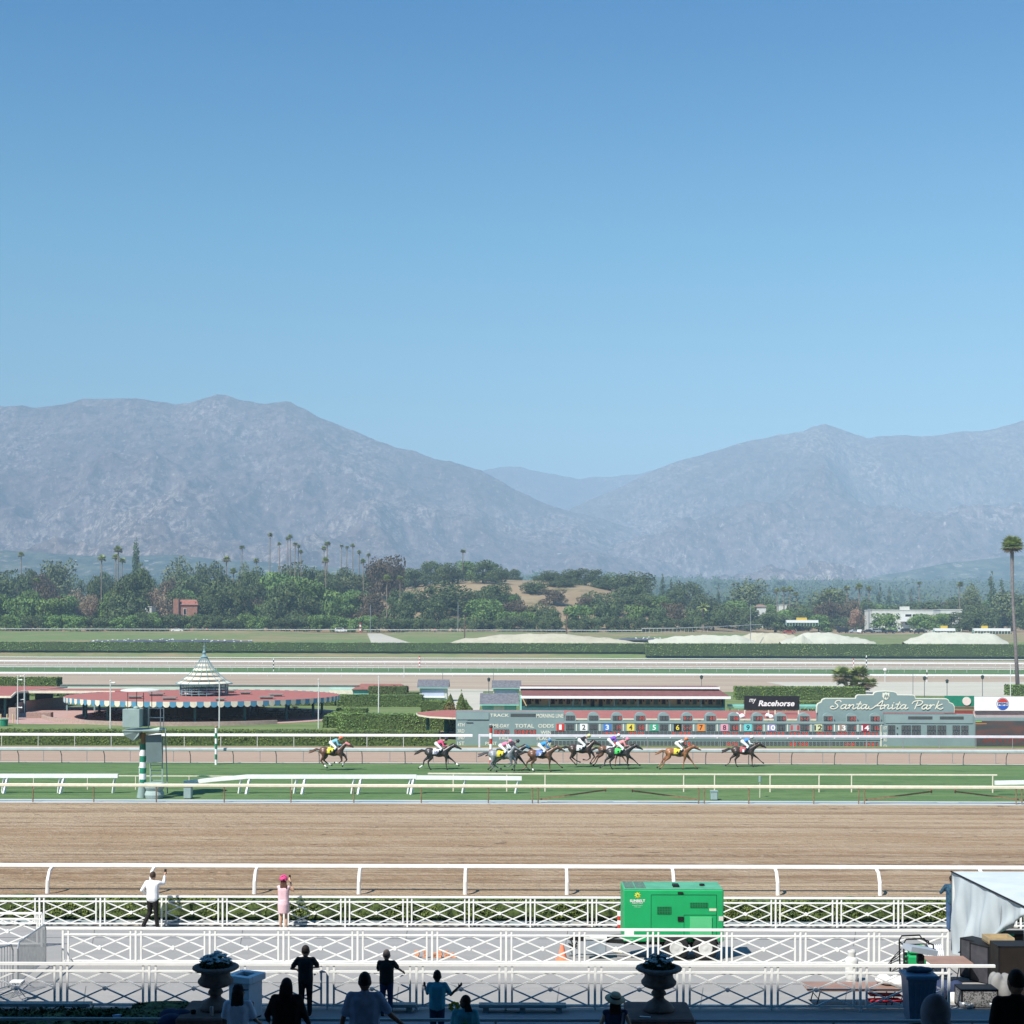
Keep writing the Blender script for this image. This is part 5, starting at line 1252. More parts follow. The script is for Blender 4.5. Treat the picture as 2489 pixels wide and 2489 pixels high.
def oak_lobes(seed, W_, H_, base=.25, n=11):
    r = random.Random(seed); L_ = [(0, 0, H_ * .6, W_ * .28, W_ * .28, H_ * .30)]
    for k in range(n):
        a = 2 * math.pi * k / n + r.uniform(-.3, .3); rad = W_ * r.uniform(.18, .34); z = H_ * r.uniform(base + .12, .82)
        s = r.uniform(.14, .22); L_.append((rad * math.cos(a), rad * math.sin(a), z, W_ * s, W_ * s, H_ * s * .85))
    return L_
def trunk_mb(H_, r, seed, limbs=4, frac=.6, spread=.22, W_=10):
    rr = random.Random(seed); mb = MB()
    mb.tube([(0, 0, -.4), (rr.uniform(-.1, .1) * H_ * .1, 0, H_ * .2), (rr.uniform(-.3, .3), 0, H_ * frac * .7), (0, 0, H_ * frac)], [r * 1.3, r, r * .75, r * .35], 8)
    for k in range(limbs):
        a = 2 * math.pi * k / max(limbs, 1) + rr.random(); z0 = H_ * rr.uniform(.18, .35)
        mb.tube([(0, 0, z0), (math.cos(a) * W_ * spread * .5, math.sin(a) * W_ * spread * .5, z0 + H_ * .15), (math.cos(a) * W_ * spread, math.sin(a) * W_ * spread, z0 + H_ * .35)], [r * .55, r * .4, r * .18], 6)
    return mb
PROTO = {}
def proto(kind, var):
    """meshes (trunk, crown), nominal width and height of a kind; built once and shared by its copies"""
    key = (kind, var)
    if key in PROTO: return PROTO[key]
    s = hash(kind) % 97 if False else sum(map(ord, kind)) + var * 13
    if kind in ('oak', 'green', 'brown', 'far'):
        W_, H_ = 12., 10.
        cm = crown_mesh('crown', oak_lobes(s, W_, H_, base=.06, n=15), 4800 if kind != 'far' else 1100, .55 if kind != 'far' else 1.0, LM[kind], s)
        tm = trunk_mb(H_, .35, s, W_=W_)
    elif kind == 'bush':
        W_, H_ = 9., 6.
        cm = crown_mesh('crown', oak_lobes(s, W_, H_, base=-.02, n=14), 3000, .5, LM['green'], s); tm = trunk_mb(H_, .2, s, W_=W_)
    elif kind == 'shrub':
        W_, H_ = 9., 6.
        cm = crown_mesh('crown', oak_lobes(s, W_, H_, base=-.02, n=14), 3000, .5, LM['oak'], s); tm = trunk_mb(H_, .2, s, W_=W_)
    elif kind == 'olive':
        W_, H_ = 9., 14.
        cm = crown_mesh('crown', oak_lobes(s, W_, H_, base=.3, n=13), 2600, .55, LM['olive'], s, .4); tm = trunk_mb(H_, .3, s, 5, .7, .25, W_)
    elif kind in ('dry', 'pink'):
        W_, H_ = 10., 9.
        cm = crown_mesh('crown', oak_lobes(s, W_, H_, base=.1, n=10), 2000, .45, LM[kind], s, .5); tm = trunk_mb(H_, .25, s, 6, .75, .3, W_)
    elif kind == 'column':
        W_, H_ = 4., 14.; r = random.Random(s)
        L_ = [(r.uniform(-.5, .5), r.uniform(-.5, .5), H_ * (.2 + .72 * k / 9), W_ * .5 * (1 - abs(k / 9 - .4) * .9), W_ * .5 * (1 - abs(k / 9 - .4) * .9), H_ * .11) for k in range(10)]
        cm = crown_mesh('crown', L_, 2600, .45, LM['conifer'], s); tm = trunk_mb(H_, .25, s, 0, .8)
    elif kind == 'conifer':
        W_, H_ = 7., 16.; L_ = []
        r = random.Random(s)
        for k in range(9):
            z = H_ * (.14 + .8 * k / 8); w_ = W_ * .5 * (1 - k / 9.5)
            for q in range(3):
                a = r.random() * 6.28; L_.append((math.cos(a) * w_ * .45, math.sin(a) * w_ * .45, z + r.uniform(-.4, .4), w_ * .6, w_ * .6, H_ * .055))
        cm = crown_mesh('crown', L_, 2800, .45, LM['conifer'], s); tm = trunk_mb(H_, .28, s, 0, .9)
    elif kind in ('palm', 'lowpalm', 'phoenix'):
        H_ = 20.; r = random.Random(s); mb = MB(); sk = MB()
        Rc = {'palm': 1.9, 'lowpalm': 2.3, 'phoenix': 3.2}[kind]
        W_ = 1.9 * Rc
        nf = 44
        for k in range(nf):
            a = r.random() * 2 * math.pi; el = math.asin(r.uniform(-.6, .99)) if kind != 'phoenix' else r.uniform(-.3, 1.2)
            d = Vector((math.cos(a) * math.cos(el), math.sin(a) * math.cos(el), math.sin(el)))
            L1 = Rc * r.uniform(.75, 1.0); tgt = mb if el > -.25 else sk
            side = d.cross(Vector((0, 0, 1)));
            if side.length < .05: side = Vector((1, 0, 0))
            side.normalize(); c = Vector((0, 0, H_ - Rc * .8))
            if kind == 'phoenix':
                prev = c
                for q in range(5):
                    f = (q + 1) / 5; p = c + d * L1 * f + Vector((0, 0, -.9 * f * f * (1 if el < .9 else .4)))
                    w_ = .5 * (1 - f * .7); tgt.add([prev - side * w_, prev + Vector((0, 0, .12)), p + Vector((0, 0, .12)), p - side * w_], [(0, 1, 2, 3)]); tgt.add([prev + Vector((0, 0, .12)), prev + side * w_, p + side * w_, p + Vector((0, 0, .12))], [(0, 1, 2, 3)]); prev = p
            else:
                base = c + d * L1 * .34; up = d.cross(side).normalized()
                for q in range(9):   # a fan of pleated leaflets
                    t = (q - 4) / 4 * 1.15; dd = (d * math.cos(t) + side * math.sin(t)); tip = base + dd * L1 * .74 * (1 - .12 * abs(t)) + Vector((0, 0, -.10 - .12 * r.random()))
                    n_ = dd.cross(up).normalized() * .095 * Rc / 1.9
                    mid = base + dd * L1 * .35
                    tgt.add([base, mid - n_, tip, mid + n_], [(0, 1, 2, 3)])
                tgt.bar(c, base, .05)
        cm = bpy.data.meshes.new('crown'); allv = mb.v + sk.v; off = len(mb.v)
        cm.from_pydata(allv, [], mb.f + [tuple(i + off for i in f) for f in sk.f]); cm.materials.append(PALM); cm.materials.append(PALMDRY)
        cm.polygons.foreach_set('material_index', [0] * len(mb.f) + [1] * len(sk.f)); cm.update()
        rt = .24 if kind != 'phoenix' else .4
        bend = r.uniform(-.5, .5)
        tm = MB().tube([(0, 0, -1), (bend * .2, 0, 3), (bend, 0, 9), (bend * .5, 0, 15), (0, 0, H_ - Rc * .6)], [rt * 1.5, rt * 1.15, rt, rt * .85, rt * .95], 8)
    t_me = bpy.data.meshes.new('trunk'); t_me.from_pydata(tm.v, [], tm.f); t_me.materials.append(PBARK if 'palm' in kind or kind == 'phoenix' else BARK)
    t_me.polygons.foreach_set('use_smooth', [True] * len(t_me.polygons)); t_me.update()
    PROTO[key] = (t_me, cm, W_, H_)
    return PROTO[key]
TREES = []
_tc = random.Random(11)
NAMES = {'oak': 'oak_tree', 'green': 'leafy_tree', 'brown': 'reddish_tree', 'far': 'distant_tree', 'bush': 'bushy_tree', 'shrub': 'dark_shrub', 'olive': 'eucalyptus_tree', 'dry': 'dry_shrub', 'pink': 'withered_tree', 'column': 'columnar_tree', 'conifer': 'conifer_tree', 'palm': 'fan_palm', 'lowpalm': 'fan_palm', 'phoenix': 'date_palm'}
def tree(kind, x, ytop, wpx, D, zb=None, lab=None, nvar=4, group=None):
    wpx = wpx * (1.22 if kind in ('oak', 'green', 'brown', 'olive') else 1.0)
    X = Xp(x, D, 12); zb = Tz(X, D) if zb is None else zb
    ztop = W(x, ytop, D).z; h = max(ztop - zb, 1.5); w_ = wpx * D / F
    tm, cm, W0, H0 = proto(kind, _tc.randrange(nvar))
    t = thing(NAMES[kind], None, 'palm' if 'palm' in NAMES[kind] else 'tree' if 'shrub' not in NAMES[kind] else 'shrub', (X, D, zb - .1), _tc.random() * 6.28, group)
    if kind in ('palm', 'lowpalm', 'phoenix'):
        sxy = w_ / W0; crown_h = W0
        # keep the crown round: trunk stretched, crown moved up
        to = bpy.data.objects.new('trunk', tm); col.objects.link(to); to.parent = t; to.scale = (max(.9, sxy), max(.9, sxy), h / H0)
        co = bpy.data.objects.new('crown', cm); col.objects.link(co); co.parent = t; co.scale = (sxy, sxy, sxy); co.location = (0, 0, h - H0 * sxy)
    else:
        to = bpy.data.objects.new('trunk', tm); col.objects.link(to); to.parent = t; co = bpy.data.objects.new('crown', cm); col.objects.link(co); co.parent = t
        s = (w_ / W0 / 1.0, w_ / W0, h / H0 / .98); to.scale = s; co.scale = s
    TREES.append((t, kind, x, ytop, wpx, D, lab))
    return t
T_ = tree
# the first oaks and shrubs of the far bank, one by one (x, top row, width, distance)
for k, x, y, w_, D in (
 ('oak', 32, 1375, 95, 720), ('oak', 66, 1372, 60, 760), ('olive', 142, 1353, 74, 790), ('brown', 105, 1385, 70, 740), ('bush', 50, 1443, 95, 615), ('bush', 128, 1447, 85, 610), ('dry', 180, 1425, 70, 650), ('dry', 217, 1434, 55, 625), ('oak', 238, 1400, 60, 690),
 ('oak', 300, 1392, 85, 612), ('oak', 325, 1383, 80, 620), ('oak', 316, 1430, 100, 600), ('column', 331, 1321, 27, 800), ('oak', 352, 1368, 45, 760), ('dry', 374, 1418, 70, 640), ('dry', 398, 1438, 75, 622), ('olive', 426, 1346, 60, 780), ('oak', 461, 1364, 45, 860),
 ('oak', 515, 1362, 66, 780), ('oak', 470, 1392, 85, 720), ('brown', 420, 1405, 60, 740), ('green', 447, 1428, 64, 660), ('oak', 546, 1392, 110, 615), ('oak', 520, 1412, 90, 606), ('oak', 580, 1410, 80, 608), ('oak', 498, 1440, 70, 596), ('oak', 612, 1378, 72, 690), ('olive', 590, 1362, 34, 720), ('oak', 640, 1400, 60, 660),
 ('oak', 726, 1356, 95, 700), ('oak', 762, 1372, 60, 720), ('green', 690, 1390, 90, 650), ('green', 752, 1398, 115, 608), ('oak', 700, 1412, 95, 602), ('oak', 735, 1430, 80, 598), ('bush', 800, 1425, 80, 604), ('oak', 800, 1385, 60, 690), ('oak', 660, 1440, 60, 600),
 ('oak', 843, 1372, 66, 730), ('olive', 872, 1392, 72, 690), ('brown', 942, 1343, 82, 680), ('brown', 915, 1370, 60, 690), ('green', 856, 1428, 80, 625), ('brown', 903, 1438, 72, 612), ('oak', 972, 1430, 80, 606), ('oak', 1010, 1380, 66, 735), ('oak', 1053, 1362, 55, 745), ('oak', 1090, 1363, 75, 725), ('oak', 1075, 1406, 100, 640), ('green', 1131, 1360, 55, 745), ('oak', 1174, 1361, 78, 720), ('oak', 1206, 1377, 62, 715), ('oak', 1120, 1418, 115, 622), ('oak', 1195, 1416, 85, 640), ('oak', 1230, 1381, 22, 770), ('oak', 1253, 1382, 32, 770), ('oak', 1053, 1452, 80, 598), ('oak', 985, 1458, 60, 592),
 ('oak', 1308, 1398, 34, 775), ('oak', 1341, 1384, 54, 745), ('oak', 1384, 1380, 54, 745), ('oak', 1363, 1408, 76, 700), ('oak', 1423, 1381, 70, 715), ('oak', 1483, 1387, 66, 715), ('oak', 1540, 1384, 88, 700), ('oak', 1524, 1420, 84, 655), ('brown', 1346, 1430, 62, 650), ('green', 1234, 1436, 48, 640), ('oak', 1460, 1405, 60, 705), ('brown', 1250, 1455, 70, 612), ('oak', 1310, 1462, 80, 605),
 ('conifer', 1610, 1394, 30, 800), ('conifer', 1630, 1410, 38, 810), ('conifer', 1652, 1412, 36, 800), ('green', 1595, 1444, 70, 640), ('green', 1169, 1450, 95, 596), ('bush', 1230, 1482, 60, 590), ('bush', 1281, 1480, 56, 588), ('shrub', 1330, 1476, 66, 590), ('bush', 1401, 1465, 78, 590), ('shrub', 1474, 1458, 80, 592), ('bush', 1545, 1463, 70, 590), ('shrub', 1599, 1470, 58, 592), ('brown', 1636, 1462, 60, 600), ('oak', 1673, 1412, 66, 760), ('oak', 1640, 1430, 60, 720),
 ('conifer', 1746, 1418, 26, 840), ('oak', 1716, 1438, 76, 700), ('olive', 1817, 1400, 78, 745), ('oak', 1866, 1438, 56, 740), ('oak', 1940, 1462, 76, 650), ('green', 1790, 1453, 76, 690), ('oak', 1764, 1462, 86, 640), ('oak', 1820, 1470, 70, 630), ('olive', 2015, 1426, 84, 740), ('brown', 2008, 1456, 66, 690), ('brown', 2062, 1450, 50, 700), ('pink', 2080, 1474, 54, 610), ('oak', 2104, 1448, 56, 710), ('conifer', 2138, 1420, 34, 980), ('conifer', 2162, 1428, 34, 960), ('conifer', 2214, 1432, 30, 940), ('bush', 2153, 1486, 84, 600), ('green', 2236, 1488, 56, 602), ('green', 2274, 1490, 60, 600), ('oak', 2258, 1458, 84, 720), ('oak', 2190, 1470, 70, 740),
 ('olive', 2365, 1414, 52, 660), ('conifer', 2409, 1387, 46, 660), ('conifer', 2434, 1408, 56, 655), ('oak', 2332, 1486, 70, 608), ('oak', 2385, 1462, 80, 612), ('olive', 2462, 1432, 90, 640), ('oak', 2500, 1450, 90, 620), ('oak', 2325, 1450, 60, 700), ('oak', 1885, 1486, 80, 618), ('bush', 1990, 1490, 70, 612), ('bush', 1905, 1478, 50, 640), ('shrub', 1735, 1480, 70, 605), ('shrub', 1690, 1476, 70, 604),
 ('shrub', 352, 1482, 44, 590), ('bush', 372, 1484, 40, 588), ('oak', 1296, 1408, 60, 680), ('oak', 1440, 1432, 70, 640), ('oak', 1490, 1440, 64, 632), ('oak', 1170, 1430, 70, 625), ('oak', 1560, 1440, 70, 640), ('brown', 1420, 1448, 40, 630), ('green', 1205, 1462, 50, 606), ('oak', 1010, 1425, 60, 640), ('shrub', 1255, 1440, 34, 640),
 ('oak', 2560, 1440, 100, 640), ('conifer', 2600, 1400, 60, 660), ('oak', -40, 1380, 100, 700), ('bush', -60, 1450, 110, 610), ('oak', -120, 1370, 100, 720), ('oak', 2650, 1450, 100, 620)):
    tree(k, x, y, w_, D)
# clipped-looking shrub belt along the bank
x = -130
while x < 960:
    tree('bush' if _tc.random() < .65 else 'shrub', x, _tc.uniform(1486, 1500) + (6 if x > 820 else 0), _tc.uniform(44, 62), _tc.uniform(573, 579)); x += _tc.uniform(24, 32)
for x in range(980, 1700, 34): tree('shrub', x + _tc.uniform(-6, 6), _tc.uniform(1494, 1504), 46, _tc.uniform(580, 586))
for x in range(1720, 2560, 48): tree('shrub', x + _tc.uniform(-8, 8), _tc.uniform(1490, 1502), 56, _tc.uniform(640, 680))
# trees of the town beyond
for _x in range(-60, 900, 42): tree(('oak', 'green', 'oak', 'brown')[_tc.randrange(4)], _x + _tc.uniform(-10, 10), _tc.uniform(1420, 1462), 74, _tc.uniform(622, 660)) if not 345 < _x < 430 else None
for _x in range(-50, 1000, 60): tree(('oak', 'oak', 'olive')[_tc.randrange(3)], _x + _tc.uniform(-10, 10), _tc.uniform(1378, 1402), 60, _tc.uniform(800, 880))
for _x in range(1590, 2560, 52): tree(('oak', 'green', 'oak', 'brown')[_tc.randrange(4)], _x + _tc.uniform(-10, 10), _tc.uniform(1450, 1478), 74, _tc.uniform(700, 800))
def woods():
    rs = np.random.default_rng(55); n = 1500; D = rs.uniform(900, 2700, n); X = rs.uniform(-.42, .42, n) * D
    P = []; Nn = []
    for i in range(n):
        zb_ = Tz(X[i], D[i]); h = rs.uniform(7, 15); w_ = rs.uniform(4, 9); c = 26
        d = rs.normal(0, 1, (c, 3)); d /= np.linalg.norm(d, axis=1)[:, None]
        P.append(d * np.array([w_, w_, h * .5]) + np.array([X[i], D[i], zb_ + h * .5])); Nn.append(d)
    V, Fc = cards(np.concatenate(P), np.concatenate(Nn), 3.2, rs, .7)
    o = bpy.data.objects.new('distant_woodland', np_mesh('distant_woodland', V, Fc, [LM['far']])); col.objects.link(o)
    tag(o, 'hazy blue-green woodland covering the valley between the far bank and the mountains', 'woodland', kind='stuff')
woods()
for k in range(36):
    D = _tc.uniform(950, 2250); x = _tc.uniform(-80, 2600)
    if 1150 < x < 1560: continue
    X = Xp(x, D); zb_ = Tz(X, D); hh = _tc.uniform(9, 16)
    y = YH - (zb_ + hh - ZC) * F / D
    tree('far', x, y, _tc.uniform(12, 20) * F / D, D, nvar=2)
# palms
for k, x, y, w_, D in (('palm', 51, 1340, 19, 800), ('lowpalm', 88, 1402, 24, 640), ('palm', 247, 1347, 24, 650), ('palm', 287, 1325, 26, 660), ('palm', 281, 1345, 22, 670), ('palm', 297, 1354, 20, 680), ('palm', 550, 1350, 24, 680), ('lowpalm', 567, 1379, 24, 660), ('palm', 588, 1323, 17, 740), ('palm', 623, 1355, 18, 700), ('palm', 656, 1294, 16, 660), ('palm', 679, 1317, 13, 680), ('palm', 699, 1304, 13, 700), ('palm', 705, 1298, 16, 695), ('palm', 717, 1316, 15, 690), ('palm', 725, 1323, 13, 700), ('palm', 731, 1335, 14, 690), ('palm', 795, 1313, 20, 700), ('palm', 787, 1326, 16, 705), ('palm', 791, 1353, 22, 650), ('palm', 830, 1322, 12, 740), ('palm', 843, 1325, 12, 735), ('palm', 857, 1320, 14, 725), ('palm', 873, 1336, 14, 700), ('palm', 883, 1357, 18, 640), ('palm', 895, 1343, 14, 710), ('lowpalm', 940, 1396, 26, 600), ('lowpalm', 972, 1397, 24, 600), ('palm', 1125, 1333, 16, 740),
 ('phoenix', 1710, 1462, 34, 600), ('palm', 1888, 1428, 18, 700), ('palm', 1905, 1425, 20, 700), ('palm', 1920, 1424, 20, 710), ('palm', 1935, 1436, 18, 690), ('palm', 2016, 1430, 22, 690), ('palm', 2058, 1420, 20, 700), ('palm', 2088, 1416, 24, 700), ('palm', 2112, 1423, 18, 720), ('palm', 2235, 1411, 15, 800), ('palm', 2333, 1413, 20, 690)):
    tree(k, x, y, w_, D)
# tall palm at the right edge: leaning trunk and full crown
tp = thing('fan_palm', 'very tall fan palm with a bushy crown at the right edge of the photograph', 'palm', (Xp(2473, 272), 272, 0))
p0 = W(2474, 1690, 272); p1 = W(2468, 1560, 272); p2 = W(2461, 1440, 272); p3 = W(2460, 1345, 272)
part(MB().tube([(p0.x, 272, 0), p1, p2, p3, W(2460, 1325, 272)], [.40, .30, .26, .34, .22], 12), 'trunk', mat('tall_palm_bark', (.22, .19, .19), (.13, .11, .11), 3, .9), tp, smooth=True)
_, cmx, W0, H0 = proto('palm', 1)
for k in range(3):
    co = bpy.data.objects.new('crown', cmx) if k == 0 else bpy.data.objects.new('frond_cluster', cmx); col.objects.link(co); s = 60 * 272 / F / W0 * (1, .92, .85)[k]
    co.parent = tp; co.rotation_euler = (0, 0, 2.1 * k); q = W(2461, 1301 + 3 * k, 272); co.scale = (s, s, s); co.location = (q.x - tp.location.x + (0, .3, -.3)[k], (0, .3, -.2)[k], q.z - H0 * s)
# palm thicket by the backstretch
th = thing('palm_thicket', 'clump of low bushy palms standing alone in the pale backstretch ground', 'palm clump', (Xp(2080, 246), 246, 0))
for k, (x, y, w_, xb_) in enumerate(((2046, 1616, 62, 2062), (2088, 1614, 58, 2078), (2070, 1622, 56, 2074), (2112, 1640, 50, 2090), (2050, 1640, 42, 2068), (2100, 1655, 40, 2092), (2082, 1640, 50, 2080))):
    q = W(x, y, 246 + (k % 3)); s = w_ * 246 / F / W0 ; b = Vector((Xp(xb_, 246), 246 + (k % 3), 0))
    part(MB().tube([b, b.lerp(Vector((q.x, q.y, q.z - 1)), .5) + Vector((.1, 0, .2)), (q.x, q.y, q.z - s * W0 * .45)], [.3, .24, .2], 8), 'stem', PBARK, th, smooth=True)
    co = bpy.data.objects.new('crown', proto('lowpalm', k % 3)[1]); col.objects.link(co); co.parent = th; s = w_ * 246 / F / 4.6; co.scale = (s, s, s); co.rotation_euler = (0, 0, k * 1.3)
    co.location = (q.x - th.location.x, q.y - th.location.y, q.z - 20 * s)
# cone shrubs and a russet bush by the booths
def cone(label, x, ytop, ybot, wpx, D, m, name='cone_shrub', rnd_=False):
    X = Xp(x, D); zt = W(x, ytop, D).z; w_ = wpx * D / F
    L_ = [(0, 0, zt * (.12 + .8 * k / 8), w_ * .5 * ((1 - (k / 8) ** 1.6) * .95 + .08), w_ * .5 * ((1 - (k / 8) ** 1.6) * .95 + .08), zt * .14) for k in range(9)] if not rnd_ else [(0, 0, zt * .5, w_ * .5, w_ * .5, zt * .5)]
    t = thing(name, label, 'shrub', (X, D, 0))
    me = crown_mesh('crown', L_, 2600, .17, m, int(x)); o = bpy.data.objects.new('crown', me); col.objects.link(o); o.parent = t
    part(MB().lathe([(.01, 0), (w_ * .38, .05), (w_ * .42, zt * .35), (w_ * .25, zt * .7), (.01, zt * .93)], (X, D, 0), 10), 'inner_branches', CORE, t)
LG = leafmat('cypress_gold_leaf', (.24, .26, .06), (.11, .14, .04))
cone('cone-shaped golden green shrub, left of the pair beside the booth', 1095, 1681, 1727, 24, 184, LG)
cone('cone-shaped golden green shrub, right of the pair beside the booth', 1121, 1680, 1730, 28, 183, LG)
cone('dark conical shrub just behind the right cone-shaped shrub', 1132, 1700, 1730, 28, 185, LEAFD)
cone('low russet bush in front of the two cone-shaped shrubs', 1094, 1711, 1730, 28, 181, leafmat('russet_leaf', (.30, .17, .07), (.15, .13, .05)), 'russet_bush', True)
cone('small dark round bush at the foot of the cone-shaped shrubs', 1143, 1718, 1732, 14, 182, LEAFD, 'round_bush', True)
# ---- labels: each tree is told apart by kind, neighbours and its place along the far bank
LMK = [(-200, 'beyond the left edge'), (40, 'at the bank left edge'), (180, 'above the tan slope at left'), (310, 'by the big dark oak'), (395, 'by the dry brown shrubs'), (449, 'by the small brick house'), (560, 'left of the white estate car'), (700, 'below the tall palms'), (830, 'by the white estate car'), (942, 'by the tall reddish tree'), (1060, 'left of the tan hill'), (1180, 'on the tan hill shoulder'), (1300, 'on the tan hill'), (1450, 'right on the tan hill'), (1600, 'right of the tan hill'), (1760, 'between hill and starting gate'), (1950, 'near the far starting gate'), (2080, 'by the pink withered tree'), (2220, 'by the white offices'), (2400, 'by the tall conifers at right'), (2600, 'at the bank right edge')]
DESC = {'oak': 'dark round oak', 'green': 'bright green leafy tree', 'brown': 'reddish brown tree', 'far': 'hazy distant town tree', 'bush': 'green bushy shrub', 'shrub': 'dark green shrub', 'olive': 'olive green eucalyptus', 'dry': 'dry brown shrub', 'pink': 'withered pink-brown tree', 'column': 'narrow columnar tree', 'conifer': 'pointed dark conifer', 'palm': 'slender fan palm', 'lowpalm': 'short fan palm', 'phoenix': 'low feathery date palm'}
ORD = ['', 'second ', 'third ', 'fourth ', 'fifth ', 'sixth ', 'seventh ', 'eighth ', 'ninth ', 'tenth ', 'eleventh ', 'twelfth ', 'thirteenth ']
buckets = {}
for rec in TREES:
    t, kind, x, y, w_, D, lab = rec
    lm = min(LMK, key=lambda l: abs(l[0] - x)); buckets.setdefault((kind, lm[1]), []).append(rec)
for (kind, lm), L_ in buckets.items():
    if len(L_) == 1: L_[0][0]['label'] = '%s %s' % (DESC[kind], lm)
    else:
        L_.sort(key=lambda r: r[2])
        for i, r in enumerate(L_): r[0]['label'] = '%s %s, %sfrom left there' % (DESC[kind], lm, ORD[i] if i else 'first ')[:200]
for rec in TREES:
    rec[0]['group'] = {'palm': 'fan palms above the far trees', 'lowpalm': 'fan palms above the far trees', 'phoenix': 'fan palms above the far trees', 'far': 'trees of the distant town', 'bush': 'shrubs along the far bank', 'shrub': 'shrubs along the far bank'}.get(rec[1], 'trees of the far bank')
# ================================================================ THINGS ON THE FAR BANK
def mound(label, name, x0, x1, prof_pts, D, depth, m, cat='pile'):
    """heap with a real body: prof_pts = (fraction across, row of its crest)"""
    X0, X1 = Xp(x0, D), Xp(x1, D); nx, ny = 40, 14
    us = np.linspace(0, 1, nx); vs = np.linspace(-1, 1, ny); V = []; Fc = []
    zb = prof(D) - .5 if D > 512 else prof(D)
    cr_ = [W(x0 + (x1 - x0) * u_, np.interp(u_, [p[0] for p in prof_pts], [p[1] for p in prof_pts]), D).z for u_ in us]
    for j, v in enumerate(vs):
        for i, u_ in enumerate(us):
            k = max(0, 1 - abs(v) ** 1.3); nse = (mnoise.noise(Vector((u_ * 14, v * 3, 1.3))) * .55 + mnoise.noise(Vector((u_ * 40, v * 6, 4.3))) * .3) * k
            Y = D + v * depth * .5; z = zb + (max(cr_[i], zb) - zb) * k + nse - (.4 if abs(v) == 1 else 0)
            V.append((X0 + (X1 - X0) * u_ * 1.0, Y, max(z, zb - .4)))
    for j in range(ny - 1):
        for i in range(nx - 1):
            a = j * nx + i; Fc.append((a, a + 1, a + nx + 1, a + nx))
    o = MB().add(V, Fc).build(name, m, origin=((X0 + X1) / 2, D, zb), smooth=True); tag(o, label, cat); return o
SAND = layered('pale_sand', [((.50, .49, .40), 0, 0, 0, 0, 0, 0), ((.43, .42, .34), .2, (1, 1, 1), .42, .62, 5, .8), ((.56, .55, .46), .8, (1, 1, 1), .5, .7, 5, .5)], bump=.3)
BEIGE = layered('beige_heap', [((.48, .44, .33), 0, 0, 0, 0, 0, 0), ((.40, .37, .27), .2, (1, 1, 1), .42, .62, 5, .8), ((.33, .27, .19), .7, (1, 1, 1), .58, .7, 5, .6)], bump=.3)
mound('long low beige earth mound behind the far hedge at centre', 'earth_mound', 1095, 1565, [(0, 1562), (.05, 1554), (.2, 1545), (.4, 1540), (.6, 1541), (.8, 1550), (1, 1563)], 528, 16, BEIGE, 'mound')
mound('broad white sand pile behind the far hedge, right of centre', 'sand_pile', 1895, 2125, [(0, 1560), (.12, 1549), (.3, 1537), (.52, 1537), (.7, 1545), (.9, 1553), (1, 1560)], 522, 14, SAND)
mound('small pointed sand pile in front of the broad one', 'sand_pile', 1922, 1975, [(0, 1560), (.5, 1541), (1, 1560)], 514, 5, SAND)
mound('flat-topped sand pile nearest the tall palm', 'sand_pile', 2195, 2445, [(0, 1560), (.2, 1539), (.3, 1536), (.8, 1538), (.88, 1540), (1, 1558)], 522, 14, SAND)
mound('low pale sand pile left of the sand piles behind the hedge', 'sand_pile', 1575, 1835, [(0, 1556), (.2, 1548), (.5, 1543), (.85, 1544), (1, 1558)], 520, 10, SAND)
mound('brown soil heap behind the low pale sand pile', 'soil_heap', 1780, 1960, [(0, 1548), (.3, 1538), (.7, 1539), (1, 1552)], 530, 10, BEIGE, 'mound')
TARP = mat('dark_tarp', (.11, .11, .13), (.07, .07, .085), .8, .5)
def tarp(label, x0, x1, yt, D, seed):
    X0, X1 = Xp(x0, D), Xp(x1, D); zb = prof(D); V = []; Fc = []
    for j in range(5):
        for i in range(31):
            u_, v = i / 30, j / 4; V.append((X0 + (X1 - X0) * u_, D - 2 + 6 * v, Tz(0, D - 2 + 6 * v) + .35 + mnoise.noise(Vector((u_ * 12, v * 3, seed))) * .3 + math.sin(math.pi * u_) * .5))
    for j in range(4):
        for i in range(30):
            a = j * 31 + i; Fc.append((a, a + 1, a + 32, a + 31))
    t = thing('tarpaulin', label, 'tarpaulin', ((X0 + X1) / 2, D, zb)); part(MB().add(V, Fc), 'sheet', TARP, t, smooth=True)
    rr = random.Random(seed)
    for k in range(int((x1 - x0) / 10)):
        u_ = rr.random(); v = rr.random(); tag(MB().ell((X0 + (X1 - X0) * u_, D - 2 + 6 * v, Tz(0, D - 2 + 6 * v) + .7 + math.sin(math.pi * u_) * .5), .34, .22, .16, 8, 5).build('sandbag', WHITE, origin=(X0 + (X1 - X0) * u_, D - 2 + 6 * v, zb)), 'white sandbag holding down ' + ('the left tarpaulin' if seed == 1 else 'the right tarpaulin') + ' on the far bank', 'sandbag', 'white sandbags on ' + ('the left' if seed == 1 else 'the right') + ' tarpaulin')
tarp('long dark tarpaulin dotted with sandbags above the far hedge at left', 215, 610, 1550, 527, 1)
tarp('dark blue tarpaulin with sandbags right of the beige mound', 1495, 1612, 1545, 536, 2)
rp = MB(); a, b, c, d = W(893, 1538, 556), W(925, 1538, 556), W(1012, 1561, 523), W(905, 1561, 523)
for p in (a, b, c, d): p.z = Tz(p.x, p.y) + .25
rp.add([a, b, c, d, a - Vector((0, 0, 1.5)), b - Vector((0, 0, 1.5)), c - Vector((0, 0, 1.5)), d - Vector((0, 0, 1.5))], [(3, 2, 1, 0), (0, 1, 5, 4), (1, 2, 6, 5), (2, 3, 7, 6), (3, 0, 4, 7)])
